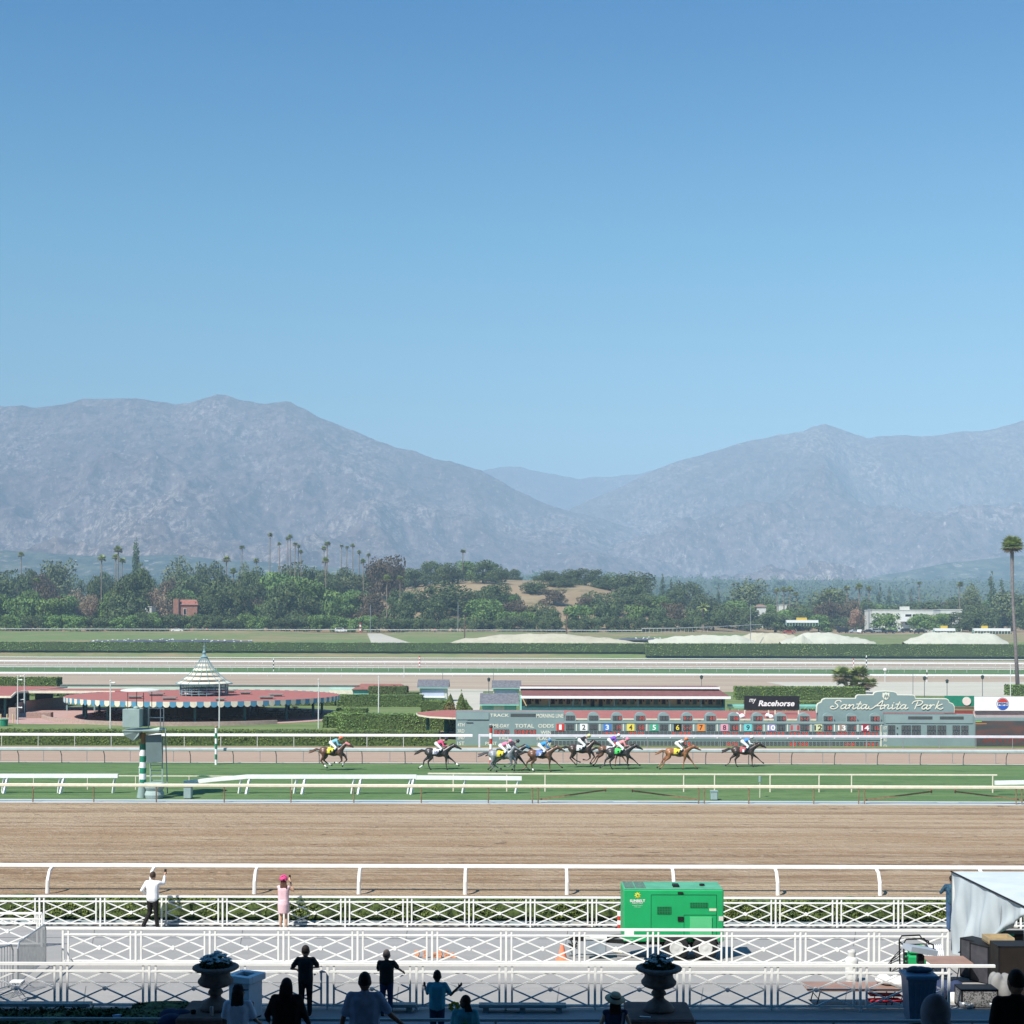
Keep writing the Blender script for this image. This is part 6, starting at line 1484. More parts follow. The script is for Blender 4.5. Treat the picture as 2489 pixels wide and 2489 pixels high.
tag(rp.build('concrete_ramp', m_lot, origin=(a.x, a.y, a.z)), 'pale concrete ramp coming down the grassy bank', 'ramp')
def house(name, label, x0, x1, y0, y1, D, mw, mr, depth=8, roof='flat', wins=(), cat='building', zb=None):
    X0, X1 = Xp(x0, D), Xp(x1, D); zt = W((x0 + x1) / 2, y0, D).z; zb = min(W((x0 + x1) / 2, y1, D).z, Tz((X0 + X1) / 2, D)) - 1 if zb is None else zb
    t = thing(name, label, cat, ((X0 + X1) / 2, D, zb)); h_ = zt - zb
    if roof == 'flat':
        part(MB().box(X0, X1, D, D + depth, zb, zt - .3), 'wall', mw, t); part(MB().box(X0 - .2, X1 + .2, D - .2, D + depth + .2, zt - .3, zt), 'roof', mr, t)
    else:
        e = zt - roof; part(MB().box(X0, X1, D, D + depth, zb, e), 'wall', mw, t)
        part(MB().add([(X0 - .5, D - .5, e), (X1 + .5, D - .5, e), (X1 + .5, D + depth + .5, e), (X0 - .5, D + depth + .5, e), (X0 + 1, D + depth / 2, zt), (X1 - 1, D + depth / 2, zt)], [(0, 1, 5, 4), (1, 2, 5), (2, 3, 4, 5), (3, 0, 4), (0, 3, 2, 1)]), 'roof', mr, t)
    for (xa, xb_, ya, yb_) in wins:
        A_, B2 = Xp(xa, D), Xp(xb_, D); wn = part(MB().box(A_ - .1, B2 + .1, D - .12, D - .003, W(xa, yb_, D).z - .1, W(xa, ya, D).z + .1), 'window', WHITE, t)
        part(MB().box(A_, B2, D - .15, D - .122, W(xa, yb_, D).z, W(xa, ya, D).z), 'pane', dark_g, wn)
    return t
BRK = mat('house_brick', (.34, .17, .12), (.26, .12, .09), 1.5, .9); OFFB = mat('office_white', (.66, .66, .60), (.58, .58, .53), .8, .8)
h1 = house('brick_house', 'small brick house with red tiled roof and chimney among the far trees', 424, 479, 1457, 1510, 590, BRK, mat('red_tile', (.36, .15, .11), (.28, .11, .08), 1, .9), 9, 2.2, [(446, 452, 1480, 1494)])
part(MB().box(Xp(422, 590), Xp(435, 590), 589, 592, h1.location.z, W(428, 1456, 590).z), 'chimney', BRK, h1)
house('low_white_building', 'low pale roofed building left of the brick house', 344, 368, 1474, 1490, 610, OFFB, OFFB)
ob = house('office_building', 'white two-storey office building among trees at right', 2120, 2268, 1482, 1535, 640, OFFB, OFFB, 14, 'flat', [(2200, 2215, 1493, 1499), (2218, 2232, 1493, 1499), (2236, 2250, 1493, 1499), (2200, 2215, 1512, 1519), (2218, 2232, 1512, 1519)])
part(MB().box(Xp(2198, 640), Xp(2212, 640), 641, 648, W(2200, 1484, 640).z, W(2200, 1474, 640).z), 'stair_tower', OFFB, ob)
part(MB().box(Xp(2188, 640), Xp(2222, 640), 638, 639.8, W(2200, 1511, 640).z, W(2200, 1499, 640).z), 'balcony', WHITE, ob)
house('office_annex', 'white office annex right of the two-storey office building', 2286, 2338, 1481, 1530, 645, OFFB, OFFB, 12, 'flat', [(2290, 2312, 1492, 1498)])
house('white_villa', 'pale villa half hidden in trees left of the far starting gate', 1840, 1862, 1469, 1500, 700, OFFB, mat('red_tile2', (.33, .2, .15), (.26, .15, .11), 1, .9), 8, 1.2)
house('white_villa', 'pale villa with terrace just behind the far starting gate', 1893, 1912, 1470, 1498, 700, OFFB, OFFB, 8)
for k, (x, y, w_) in enumerate(((172, 1361, 14), (350, 1362, 10), (368, 1366, 10), (528, 1358, 8), (1355, 1345, 9), (1525, 1383, 8))):
    D, zb_ = on_slope(x + w_ / 2, y + 5); zb_ += 2
    house('distant_house', ('pale distant house on the lower slope at far left', 'pale distant house behind the columnar tree', 'second pale distant house right of the columnar tree', 'pale distant house above the oaks left of centre', 'tiny pale house on the mountain foot above the hill', 'tiny pale house on the mountain foot right of the hill')[k], x, x + w_, y, y + 5, D, OFFB, OFFB, 12, zb=zb_ - 3, cat='house')
# starting gates parked on the bank
def gatebox(label, x0, x1, yt, yb, D, yel):
    X0, X1 = Xp(x0, D), Xp(x1, D); zt, zb = W(x0, yt, D).z, Tz(X0, D) ; n = max(5, int((X1 - X0) / 1.1))
    zb = max(zb, W(x0, yb, D).z - .2)
    t = thing('starting_gate', label, 'starting gate', ((X0 + X1) / 2, D, zb), group='starting gates parked on the far bank')
    part(MB().box(X0, X1, D, D + 2.2, zt - .7, zt), 'roof', WHITE, t)
    for k in range(n + 1):
        X = X0 + (X1 - X0) * k / n; part(MB().box(X - .09, X + .09, D, D + 2.4, zb, zt - .7), 'stall_partition', mat('gate_green', (.30, .45, .38), (.22, .36, .3), 2, .6), t)
    part(MB().box(X0, X1, D - .05, D + .0, zt - 1.1, zt - .7), 'door_beam', WHITE, t)
    if yel: part(MB().box(Xp(yel[0], D), Xp(yel[1], D), D + .5, D + .7, zt, zt + 1.0), 'sponsor_board', mat('gate_yellow', (.65, .45, .05), (.6, .4, .04), 2, .6), t)
    part(MB().tube([(X0 - .3, D + .6, zb), (X0 - .3, D + 1.2, zb)], .45, 12), 'wheel', BLACK, t); part(MB().tube([(X1 + .3, D + .6, zb), (X1 + .3, D + 1.2, zb)], .45, 12), 'wheel', BLACK, t)
gatebox('white and green starting gate with yellow top board by the trees right of centre', 1912, 1989, 1507, 1520, 592, (1936, 1962))
gatebox('short white starting gate with yellow top board left of the longer one at right', 2272, 2322, 1527, 1537, 574, (2287, 2304))
gatebox('long white and green starting gate nearest the tall palm', 2368, 2456, 1527, 1545, 572, (2386, 2402))
# vehicles
def car(label, x, yb, D, colr, kind='sedan', name='parked_car', rz=0, group='cars on the far bank', z=None):
    zb = Tz(Xp(x, D), D) if z is None else z; L_ = 4.7; t = thing(name, label, 'car', (0, 0, 0), group=group)
    if kind == 'sedan': pr = [(-2.3, .35), (-2.35, .75), (-2.1, .95), (-1.5, 1.0), (-.95, 1.42), (.45, 1.45), (1.15, .98), (2.15, .85), (2.35, .6), (2.3, .35)]
    elif kind == 'suv': pr = [(-2.3, .4), (-2.35, .9), (-2.25, 1.65), (-1.8, 1.75), (.5, 1.75), (1.2, 1.15), (2.2, 1.0), (2.4, .7), (2.35, .4)]
    else: pr = [(-2.6, .4), (-2.6, 2.1), (-2.4, 2.25), (1.2, 2.25), (1.9, 1.3), (2.5, 1.1), (2.6, .4)]
    bd = MB(); n = len(pr)
    bd.add([(a, -.82, b) for a, b in pr] + [(a, -.9 + .0, b) for a, b in pr][:0] + [(a, .82, b) for a, b in pr], [tuple(range(n))[::-1] if False else tuple(range(n)), tuple(range(n, 2 * n))[::-1]] + [(i, n + i, n + (i + 1) % n, (i + 1) % n) for i in range(n)])
    part(bd, 'body', mat('car_' + colr[0], colr[1], tuple(v * .9 for v in colr[1]), 2, .25, spec=.6), t)
    top = 1.38 if kind == 'sedan' else 1.66 if kind == 'suv' else 2.1; lo = .98 if kind == 'sedan' else 1.15 if kind == 'suv' else 1.4
    xa, xb_ = (-1.35, .95) if kind == 'sedan' else (-2.1, .95) if kind == 'suv' else (.4, 1.5)
    for s in (-1, 1): part(MB().prism([(xa, lo), (xb_, lo), (xb_ - .5, top), (xa + .35, top)], s * .83 - .005, s * .83 + .005), 'side_window', dark_g, t)
    for a in (-1.45, 1.45):
        for s in (-1, 1):
            w1 = part(MB().tube([(a, s * .68, .33), (a, s * .88, .33)], .34, 16), 'wheel', BLACK, t); part(MB().tube([(a, s * .88, .33), (a, s * .90, .33)], .2, 12), 'rim', STEEL, w1)
    t.location = (Xp(x, D), D, zb); t.rotation_euler = (0, 0, rz); return t
car('white saloon car driving along the rail of the far bank', 431, 1538, 566, ('white', (.75, .75, .75)))
car('white estate car by the rail of the far bank, left of the ramp', 829, 1536, 566, ('white', (.75, .75, .75)), 'suv')
CB, CSv, CWt = ('black', (.02, .02, .025)), ('silver', (.4, .42, .45)), ('white', (.75, .75, .75))
for lab, x, D, c, k, rz in (('black van parked left of the other cars by the sand piles', 2050, 585, CB, 'van', .3), ('silver car parked next to the black van', 2078, 582, CSv, 'sedan', .2), ('white car second from the black van', 2090, 578, CWt, 'sedan', 1.2), ('dark saloon parked in front of the pink-brown tree', 2112, 585, CB, 'sedan', 0), ('silver car right of the dark saloon', 2128, 588, CSv, 'suv', .4), ('dark car nearest the sand piles in the parking area', 2163, 576, CB, 'sedan', .1), ('black estate car behind the nearest dark car', 2145, 592, CB, 'suv', .9), ('white van behind the parked cars below the office building', 2178, 598, CWt, 'van', .1), ('dark small car between the sand piles', 2228, 573, CB, 'sedan', 1.4), ('dark car row end, right below the office building', 2205, 592, CB, 'suv', 0), ('black car right of the row end below the office building', 2238, 592, CB, 'sedan', 0)):
    car(lab, x, 0, D, c, k, rz=rz, group='cars parked beyond the sand piles')
car('red car behind the low sand pile right of centre', 1918, 0, 562, ('red', (.4, .04, .03)), 'sedan', rz=0)
# utility poles and thin masts
WOODP = mat('pole_wood', (.16, .10, .08), (.11, .07, .05), 2, .9)
def upole(label, x, yt, yb, D, r, m, arms=(), name='utility_pole'):
    X = Xp(x, D); zt = W(x, yt, D).z; zb = Tz(X, D); t = thing(name, label, 'pole', (X, D, zb), group='poles on the far bank')
    part(MB().tube([(X, D, zb - .3), (X, D, zt)], [r, r * .8], 8), 'shaft', m, t)
    for dz, w_ in arms: part(MB().cbox((X, D, zt - dz), w_, .2, .25), 'crossarm', m, t)
upole('brown utility pole left of the beige mound', 1129, 1494, 1552, 535, .24, WOODP)
upole('brown utility pole with crossarms above the beige mound', 1377, 1491, 1562, 535, .28, WOODP, [(.8, 2.2), (2.2, 1.6)])
upole('thin grey mast above the concrete ramp', 900, 1470, 1536, 560, .13, STEEL, name='mast'); upole('thin grey mast left of the brown utility pole', 1113, 1463, 1530, 566, .13, STEEL, name='mast')
upole('thin grey mast behind the hedge left of the sand piles', 1824, 1468, 1556, 520, .12, STEEL, name='mast'); upole('grey lamp mast beside the pink-brown tree', 2112, 1480, 1520, 600, .25, STEEL, [(.1, 1.5)], name='mast')
# ================================================================ PEOPLE
def cap(mb, p, q, r0, r1, n=10):
    p = Vector(p); q = Vector(q); mb.tube([p, q], [r0, r1], n); mb.ell(p, r0, r0, r0, n, 6); mb.ell(q, r1, r1, r1, n, 6)
def chain(mb, pts, rs, n=10):
    for i in range(len(pts) - 1): cap(mb, pts[i], pts[i + 1], rs[i], rs[i + 1], n)
SKIN = {k: mat('skin_' + k, c, tuple(v * .9 for v in c), 8, .5) for k, c in (('light', (.50, .30, .20)), ('tan', (.36, .20, .13)), ('brown', (.16, .085, .055)), ('dark', (.07, .04, .028)))}
def cloth(name, c, c2=None): return mat('cloth_' + name, c, c2 or tuple(v * .8 for v in c), 9, .9, bump=.15)
def hand(mb, w_, d, nrm, s, curl=.5):
    """palm and five bent fingers; w_ wrist, d pointing direction, nrm = direction the palm faces"""
    d = Vector(d).normalized(); nrm = Vector(nrm); nrm = (nrm - d * nrm.dot(d)).normalized(); side = d.cross(nrm)
    c = Vector(w_)
    for k in range(4):
        off = side * (.026 - .0173 * k) * s; b = c + d * (.085 + (.006 if k in (1, 2) else 0)) * s + off; L_ = (.072, .08, .075, .058)[k] * s
        chain(mb, [c + off * .6 + d * .02 * s, b], [.0135 * s, .0115 * s], 8)
        m1 = b + (d * math.cos(curl) + nrm * math.sin(curl) + side * (.12 - .08 * k)) * L_ * .5
        m2 = m1 + (d * math.cos(curl * 2) + nrm * math.sin(curl * 2)) * L_ * .5
        chain(mb, [b, m1, m2], [.0105 * s, .0095 * s, .0078 * s], 8)
    t0_ = c + d * .025 * s + side * .025 * s; t1_ = t0_ + (side * .9 + d * .6 + nrm * .3).normalized() * .04 * s; t2_ = t1_ + (side * .3 + d * .9 + nrm * .4).normalized() * .03 * s
    chain(mb, [t0_, t1_, t2_], [.014 * s, .0115 * s, .009 * s], 8)
def person(label, loc, h, skin_, shirt, trousers, hair, arms=None, legs=None, rz=0.0, sleeve='short', female=False, lean=(0, 0), skirt=False, bare_legs=False, shoes=(.03, .03, .035), hair_c=(.02, .015, .012), width=1.0, headturn=0.0, extra=None, group=None, seated=False, sole=None, torso_wide=1.0, hk=1.08):
    s = h / 1.75; t = thing('person', label, 'person', (0, 0, 0), group=group)
    V_ = lambda x, y, z: Vector((x * s * width, y * s, z * s))
    lx, ly = lean
    hipz = .92; ch = V_(lx * .6, ly * .6, 1.25); shz = 1.42
    sh = {-1: V_(-.185 + lx, ly, shz), 1: V_(.185 + lx, ly, shz)}; neck = V_(lx, ly, 1.47); head = V_(lx * 1.15, ly * 1.15 + .015, 1.625)
    arms = arms or {}
    A = {}
    for k in (-1, 1):
        if k in arms: A[k] = [sh[k], V_(*arms[k][0]), V_(*arms[k][1])]
        else: A[k] = [sh[k], V_(k * .25 + lx, ly - .02, 1.13), V_(k * .27 + lx, ly + .06, .88)]
    Lg = {}
    for k in (-1, 1):
        kn, ft = (legs or {}).get(k, ((k * .10, .02, .49), (k * .11, -.02, .07)))
        Lg[k] = [V_(k * .09, 0, hipz), V_(*kn), V_(*ft)]
    mb = MB()
    # torso, neck
    cap(mb, V_(0, 0, .95), V_(lx * .4, ly * .4, 1.12), .10 * s, .09 * s); cap(mb, V_(lx * .4, ly * .4, 1.12), V_(lx * .9, ly * .9, 1.33), .09 * s, .09 * s)
    cap(mb, sh[-1] * .9 + neck * .1, sh[1] * .9 + neck * .1, .045 * s, .045 * s); cap(mb, neck - V_(0, 0, .04), head - V_(0, 0, .06), .056 * s, .052 * s)
    rot = Matrix.Rotation(headturn, 3, 'Z') @ Matrix.Scale(hk, 3)
    mb.ell(head, .080 * s, .097 * s, .115 * s, 20, 14, rot); mb.ell(head + rot @ Vector((0, .03 * s, -.05 * s)), .058 * s, .072 * s, .07 * s, 14, 10, rot)
    mb.ell(head + rot @ Vector((0, .098 * s, -.012 * s)), .014 * s, .022 * s, .024 * s, 8, 6, rot)
    for k in (-1, 1): mb.ell(head + rot @ Vector((k * .08 * s, -.005 * s, -.01 * s)), .012 * s, .024 * s, .034 * s, 8, 6, rot)
    for k in (-1, 1):
        sp, el, hd = A[k]; wr = hd + (el - hd).normalized() * .06 * s
        chain(mb, [sp, el, wr], [.045 * s, .038 * s, .027 * s])
        hand(mb, wr, hd - el, V_(0, 1, .2) if (hd - el).z > 0 else V_(-k, .4, 0), s, .55)
        hp, kn, ft = Lg[k]
        if bare_legs: chain(mb, [hp, kn, kn * .45 + ft * .55 + V_(0, -.012, 0), ft], [.085 * s, .052 * s, .05 * s, .034 * s])
        else: chain(mb, [hp, kn, ft], [.065 * s, .04 * s, .030 * s])
        cap(mb, ft, ft + V_(0, .10, -.035), .034 * s, .028 * s)
    link_mesh(skin(mb, .0125 * s, 3), 'body', SKIN[skin_], t)
    # face: eyes, brows and mouth are modelled on the front of the head
    fm_ = MB()
    for k in (-1, 1): fm_.ell(head + rot @ Vector((k * .03 * s, .089 * s, .012 * s)), .011 * s, .008 * s, .006 * s, 8, 6, rot)
    fm_.ell(head + rot @ Vector((0, .094 * s, -.055 * s)), .022 * s, .008 * s, .005 * s, 8, 6, rot)
    part(fm_, 'face_features', BLACK, t)
    # shirt
    sm = MB(); tw_ = torso_wide
    g = .022 * s
    for xo in (-.06, 0, .06):
        cap(sm, V_(xo * tw_, 0, hipz + .02), V_(xo * tw_ + lx * .4, ly * .4, 1.12), .115 * s + g, .108 * s + g); cap(sm, V_(xo * tw_ + lx * .4, ly * .4, 1.12), V_(xo * tw_ * 1.2 + lx * .9, ly * .9, 1.34), .108 * s + g, .11 * s + g)
    cap(sm, sh[-1], sh[1], .068 * s, .068 * s); cap(sm, neck - V_(0, 0, .05), neck, .085 * s, .066 * s)
    for k in (-1, 1):
        sp, el, hd = A[k]
        if sleeve == 'long': chain(sm, [sp, el, hd + (el - hd).normalized() * .10 * s], [.072 * s, .055 * s, .042 * s])
        elif sleeve == 'short': chain(sm, [sp, sp.lerp(el, .72)], [.075 * s, .068 * s])
        else: cap(sm, sp, sp, .06 * s, .06 * s)
    link_mesh(skin(sm, .016 * s, 4), 'dress_top' if skirt else 'shirt', shirt, t)
    tm = MB()
    if skirt:
        tm.lathe([(.01, .56 * s), (.185 * s, .56 * s), (.195 * s, .7 * s), (.20 * s, .86 * s), (.165 * s, 1.02 * s), (.01, 1.03 * s)], (0, 0, 0), 20)
        link_mesh(skin(tm, .016 * s, 3), 'skirt', trousers, t)
    else:
        cap(tm, V_(-.05, 0, .95), V_(.05, 0, .95), .13 * s, .13 * s)
        for k in (-1, 1):
            hp, kn, ft = Lg[k]; chain(tm, [hp, kn, ft + V_(0, 0, .03)], [.105 * s, .075 * s, .062 * s])
        link_mesh(skin(tm, .016 * s, 3), 'trousers', trousers, t)
    shm = mat('shoe_%d' % int(sum(shoes) * 1000), shoes, shoes, 5, .6)
    for k in (-1, 1):
        f = Lg[k][2]; mbs = MB(); cap(mbs, f + V_(0, -.02, -.03), f + V_(0, .13, -.045), .046 * s, .04 * s)
        o = link_mesh(skin(mbs, .014 * s, 2), 'shoe', shm, t)
        if sole: part(MB().cbox(f + V_(0, .055, -.08), .09 * s, .26 * s, .02 * s, bev=.005), 'sole', WHITE, t)
    hc = mat('hair_%d' % int(sum(hair_c) * 1000 + hair_c[0] * 7000), hair_c, tuple(v * .6 for v in hair_c), 14, .7, bump=.4)
    hm = MB()
    if hair in ('short', 'tall', 'cap', 'grey'):
        hm.ell(head + rot @ Vector((0, -.014 * s, .022 * s)), .084 * s, .098 * s, .112 * s, 16, 12, rot)
        if hair == 'tall': hm.ell(head + Vector((0, -.01 * s, .07 * s)), .07 * s, .08 * s, .085 * s, 14, 8)
        hm2 = skin(hm, .012 * s, 2)
        for v in hm2.vertices:   # keep the face and the nape clear
            q = rot.inverted() @ (v.co - head) * hk
            if q.z < -.035 * s: v.co.z = head.z - .035 * s; v.co.x = head.x + (v.co.x - head.x) * .85
            if q.y > .055 * s and q.z < .05 * s: v.co += rot @ Vector((0, -.05 * s, 0))
        link_mesh(hm2, 'hair', hc, t)
    elif hair in ('long', 'curly', 'shoulder'):
        hm.ell(head + Vector((0, -.02 * s, .02 * s)), .095 * s, .10 * s, .12 * s, 16, 12)
        L_ = {'long': .30, 'curly': .42, 'shoulder': .18}[hair]
        for k in range(26 if hair == 'curly' else 12):
            a = (k / 11 - .5) * 2 if hair != 'curly' else random.Random(k).uniform(-1, 1); zz = random.Random(k + 5).uniform(.4, 1) * L_
            cap(hm, head + Vector((a * .07 * s, -.06 * s, 0)), head + Vector((a * (.095 if hair != 'curly' else .13) * s, -.10 * s + ly * 0, -zz * s)), .04 * s, .026 * s, 8)
        link_mesh(skin(hm, .013 * s, 2), 'hair', hc, t)
    if extra: extra(t, s, head, A, rot)
    t.location = loc; t.rotation_euler = (0, 0, rz)
    return t
def at_px(x, D, z=None): return (Xp(x, D, 2), D, prof(D) if z is None else z)
def phone(k, dirv=(0, 1, 0)):
    def f(t, s, head, A, rot):
        h_ = A[k][2]; part(MB().cbox(h_ + Vector((0, .035 * s, .055 * s)), .075 * s, .012 * s, .15 * s, bev=.004), 'phone', BLACK, t)
    return f
def both(*fs):
    def f(*a):
        for g in fs: g(*a)
    return f
# couple at the far lattice fence
def bald(t, s, head, A, rot): pass
person('man in white shirt and black trousers holding up a phone by the hedge', at_px(371, 44.6), 1.74, 'tan', cloth('white', (.78, .78, .78), (.70, .72, .74)), cloth('black', (.015, .014, .014)), 'short',
    arms={1: ((.30, .12, 1.38), (.28, .30, 1.66)), -1: ((-.33, -.05, 1.18), (-.20, .16, 1.02))}, legs={-1: ((-.11, .06, .5), (-.26, -.10, .09)), 1: ((.10, .02, .49), (.14, .02, .07))}, rz=-.12, sleeve='long', extra=phone(1), hair_c=(.06, .04, .03), width=1.0)
def flower_hat(t, s, head, A, rot):
    mb = MB(); r = random.Random(3)
    for k in range(34):
        a = r.random() * 6.28; e = r.uniform(-.2, 1.5); d = Vector((math.cos(a) * math.cos(e), math.sin(a) * math.cos(e), math.sin(e)))
        c = head + Vector((0, -.03 * s, .07 * s)) + d * .125 * s; rt = Vector((0, 0, 1)).rotation_difference(d).to_matrix()
        mb.ell(c, .055 * s, .055 * s, .014 * s, 8, 5, rt @ Matrix.Rotation(r.uniform(-.5, .5), 3, 'X'))
    part(mb, 'flower_hat', mat('hot_pink', (.75, .10, .28), (.55, .05, .18), 20, .7), t, smooth=True)
person('woman in pale pink dress and big pink flower hat raising a phone', at_px(689, 44.6), 1.58, 'light', cloth('pink', (.72, .50, .53), (.64, .42, .46)), MATS['cloth_pink'], 'curly',
    arms={1: ((.36, .05, 1.30), (.19, .22, 1.66)), -1: ((-.21, .08, 1.16), (-.12, .26, 1.22))}, sleeve='none', skirt=True, bare_legs=True, shoes=(.6, .5, .45), hair_c=(.10, .045, .03), extra=both(phone(1), flower_hat), width=.88)
person('man in dark teal plaid shirt and jeans beside the white tent', at_px(2314, 44.5), 1.70, 'tan', mat('plaid', (.03, .10, .13), (.02, .04, .10), 18, .9, lo=.45, hi=.55), cloth('jeans', (.05, .10, .20)), 'short', arms={-1: ((-.30, .12, 1.2), (-.14, .28, 1.28))}, sleeve='long', width=1.05)
# boys on the walkway
BL = cloth('charcoal', (.035, .033, .035)); NV = cloth('navy', (.03, .045, .10)); TE = cloth('turquoise', (.07, .38, .48)); PO = cloth('polo_blue', (.26, .38, .56)); TW = cloth('pale_tee', (.60, .70, .82)); BK = cloth('deep_black', (.008, .007, .008))
person('boy in charcoal tee and black trousers leaning on the near lattice fence', at_px(742, 30.72, prof(31)), 1.45, 'light', BL, cloth('black2', (.018, .016, .02)), 'short', arms={-1: ((-.37, .10, 1.17), (-.24, .34, 1.08)), 1: ((.30, .18, 1.20), (.10, .38, 1.12))}, hair_c=(.03, .022, .018), hk=1.25, sole=True, shoes=(.02, .02, .02))
person('boy with greyish hair in long dark tee and blue jeans at the near fence', at_px(939, 30.72, prof(31)), 1.37, 'light', cloth('dark_grey_tee', (.04, .034, .03)), cloth('jeans2', (.03, .06, .14)), 'short', arms={1: ((.30, .20, 1.22), (.44, .34, 1.08)), -1: ((-.24, .18, 1.18), (-.10, .36, 1.2))}, hair_c=(.16, .13, .11), hk=1.2)
person('boy in turquoise tee with both hands raised, behind the pipe railing', at_px(1062, 28.6, 3.02), 1.46, 'dark', TE, NV, 'short', arms={1: ((.33, .10, 1.17), (.56, .20, 1.36)), -1: ((-.25, .12, 1.19), (-.33, .28, 1.37))}, hair_c=(.015, .01, .01), width=.95, torso_wide=1.1, hk=1.15)
# spectators on the terrace
def terr_z(Y): k = int((25.1 - Y) / .85); return 3.42 + k * .26
def capwear(t, s, head, A, rot):
    mb = MB(); mb.lathe([(.01, .12), (.06, .11), (.094, .05), (.098, .0), (.01, .0)], (0, 0, 0), 16); part_ = mb
    V2 = [tuple(head + rot @ Vector((p[0] * s, p[1] * s, p[2] * s + .025 * s))) for p in mb.v]; m2 = MB().add(V2, mb.f)
    m2.ell(head + rot @ Vector((0, .11 * s, .035 * s)), .06 * s, .07 * s, .008 * s, 12, 6, rot)
    part(m2, 'cap', cloth('cap_black', (.015, .013, .015)), t, smooth=True)
person('woman in pale blue-white tee and dark cap turned right, by the white bin', (Xp(578, 24.2, 4), 24.2, terr_z(24.2) - .02), 1.60, 'brown', TW, NV, 'long', headturn=-1.2, extra=capwear, arms={1: ((.30, .05, 1.12), (.36, .30, .98))}, width=1.02, torso_wide=1.15)
person('woman in loose black clothes with dark hair tied back, seen from behind', (Xp(696, 22.4, 4), 22.4, terr_z(22.4)), 1.62, 'tan', BK, BK, 'shoulder', sleeve='long', width=1.06, torso_wide=1.7, hair_c=(.012, .009, .009), arms={-1: ((-.30, .0, 1.15), (-.30, .2, .95)), 1: ((.30, .0, 1.1), (.34, .22, .9))})
person('man in blue polo shirt with arms held away from his sides', (Xp(886, 20.9, 5), 20.9, terr_z(20.9)), 1.80, 'brown', PO, NV, 'short', arms={1: ((.36, .0, 1.16), (.62, .08, .92)), -1: ((-.29, -.02, 1.12), (-.34, .02, .84))}, hair_c=(.012, .01, .01), width=1.02, torso_wide=1.35)
def beads(t, s, head, A, rot):
    mb = MB()
    for k in range(9):
        a = (k / 8 - .2) * 1.2; mb.tube([head + Vector((a * .07 * s, -.08 * s, .03 * s)), head + Vector((a * .10 * s + .04 * s, -.11 * s, -.14 * s))], .012 * s, 6); mb.ell(head + Vector((a * .10 * s + .04 * s, -.11 * s, -.15 * s)), .016 * s, .016 * s, .016 * s, 8, 6)
    part(mb, 'braids', BLACK, t)
    mb = MB(); r = random.Random(8); c = A[-1][2] + Vector((0, .05, .04))
    mb.tube([c - Vector((0, 0, .1)), c + Vector((0, 0, .08))], .025, 8)
    part(mb, 'flower_wrap', mat('dark_wrap', (.05, .02, .02), (.03, .015, .015), 5, .7), t)
    mb = MB()
    for k in range(9):
        d = Vector((math.cos(k * .9), -.3, math.sin(k * .9))) ; rt = Vector((0, 0, 1)).rotation_difference(Vector((r.uniform(-.4, .4), -1, r.uniform(-.4, .4)))).to_matrix(); mb.ell(c + d * .06 + Vector((0, 0, .13)), .05, .028, .012, 8, 5, rt)
    part(mb, 'yellow_flower', mat('flower_yellow', (.55, .48, .04), (.4, .34, .03), 10, .7), t)
    mb = MB()
    for k in range(7):
        w_ = .02 + .012 * k; z = head.z - .30 * s - k * .035 * s; mb.cbox((head.x + math.sin(k) * .01, head.y - .185 * s - .002 * k, z), 2 * w_ * s, .006, .016 * s)
    part(mb, 'shirt_print', mat('print_green', (.10, .34, .06), (.08, .28, .05), 8, .8), t)
person('girl in turquoise tee with braids holding a yellow flower', (Xp(1130, 23.7, 4), 23.7, terr_z(23.7) + .09), 1.46, 'dark', TE, NV, 'short', headturn=1.1, extra=beads, arms={-1: ((-.24, .14, 1.12), (-.22, .22, 1.27))}, hair_c=(.013, .01, .01), torso_wide=1.3)
def straw(t, s, head, A, rot):
    mb = MB(); V2 = []; prof_ = [(.01, .13), (.085, .125), (.098, .11), (.102, .035), (.20, .015), (.205, .0), (.20, -.005), (.09, .0), (.01, .0)]
    mb.lathe(prof_, (0, 0, 0), 28); rt = Matrix.Rotation(.25, 3, 'X') @ Matrix.Rotation(.12, 3, 'Y')
    m2 = MB().add([tuple(head + rt @ Vector((p[0] * s, p[1] * s, p[2] * s)) + Vector((0, 0, .055 * s))) for p in mb.v], mb.f)
    part(m2, 'straw_hat', mat('straw', (.50, .44, .30), (.40, .35, .23), 20, .8), t, smooth=True)
    mb = MB(); mb.lathe([(.100, .035), (.1055, .036), (.1045, .07), (.099, .07)], (0, 0, 0), 28)
    m2 = MB().add([tuple(head + rt @ Vector((p[0] * s, p[1] * s, p[2] * s)) + Vector((0, 0, .055 * s))) for p in mb.v], mb.f); part(m2, 'hat_band', BLACK, t)
    part(MB().bar(A[1][0] + Vector((-.03, -.12, .03)), A[1][0] + Vector((-.12, -.16, -.5)), .03, .01, up=(0, 1, 0)), 'bag_strap', mat('strap_grey', (.3, .3, .32), (.25, .25, .27), 5, .7), t)
person('woman in straw boater hat and sleeveless navy top, left of the wide urn', (Xp(1495, 24.8, 4), 24.8, 3.42 + .02), 1.52, 'light', NV, cloth('plum', (.18, .03, .07)), 'long', sleeve='none', extra=straw, arms={-1: ((-.30, -.02, 1.15), (-.36, .05, .9)), 1: ((.30, -.02, 1.15), (.34, .05, .9))}, hair_c=(.03, .015, .01))
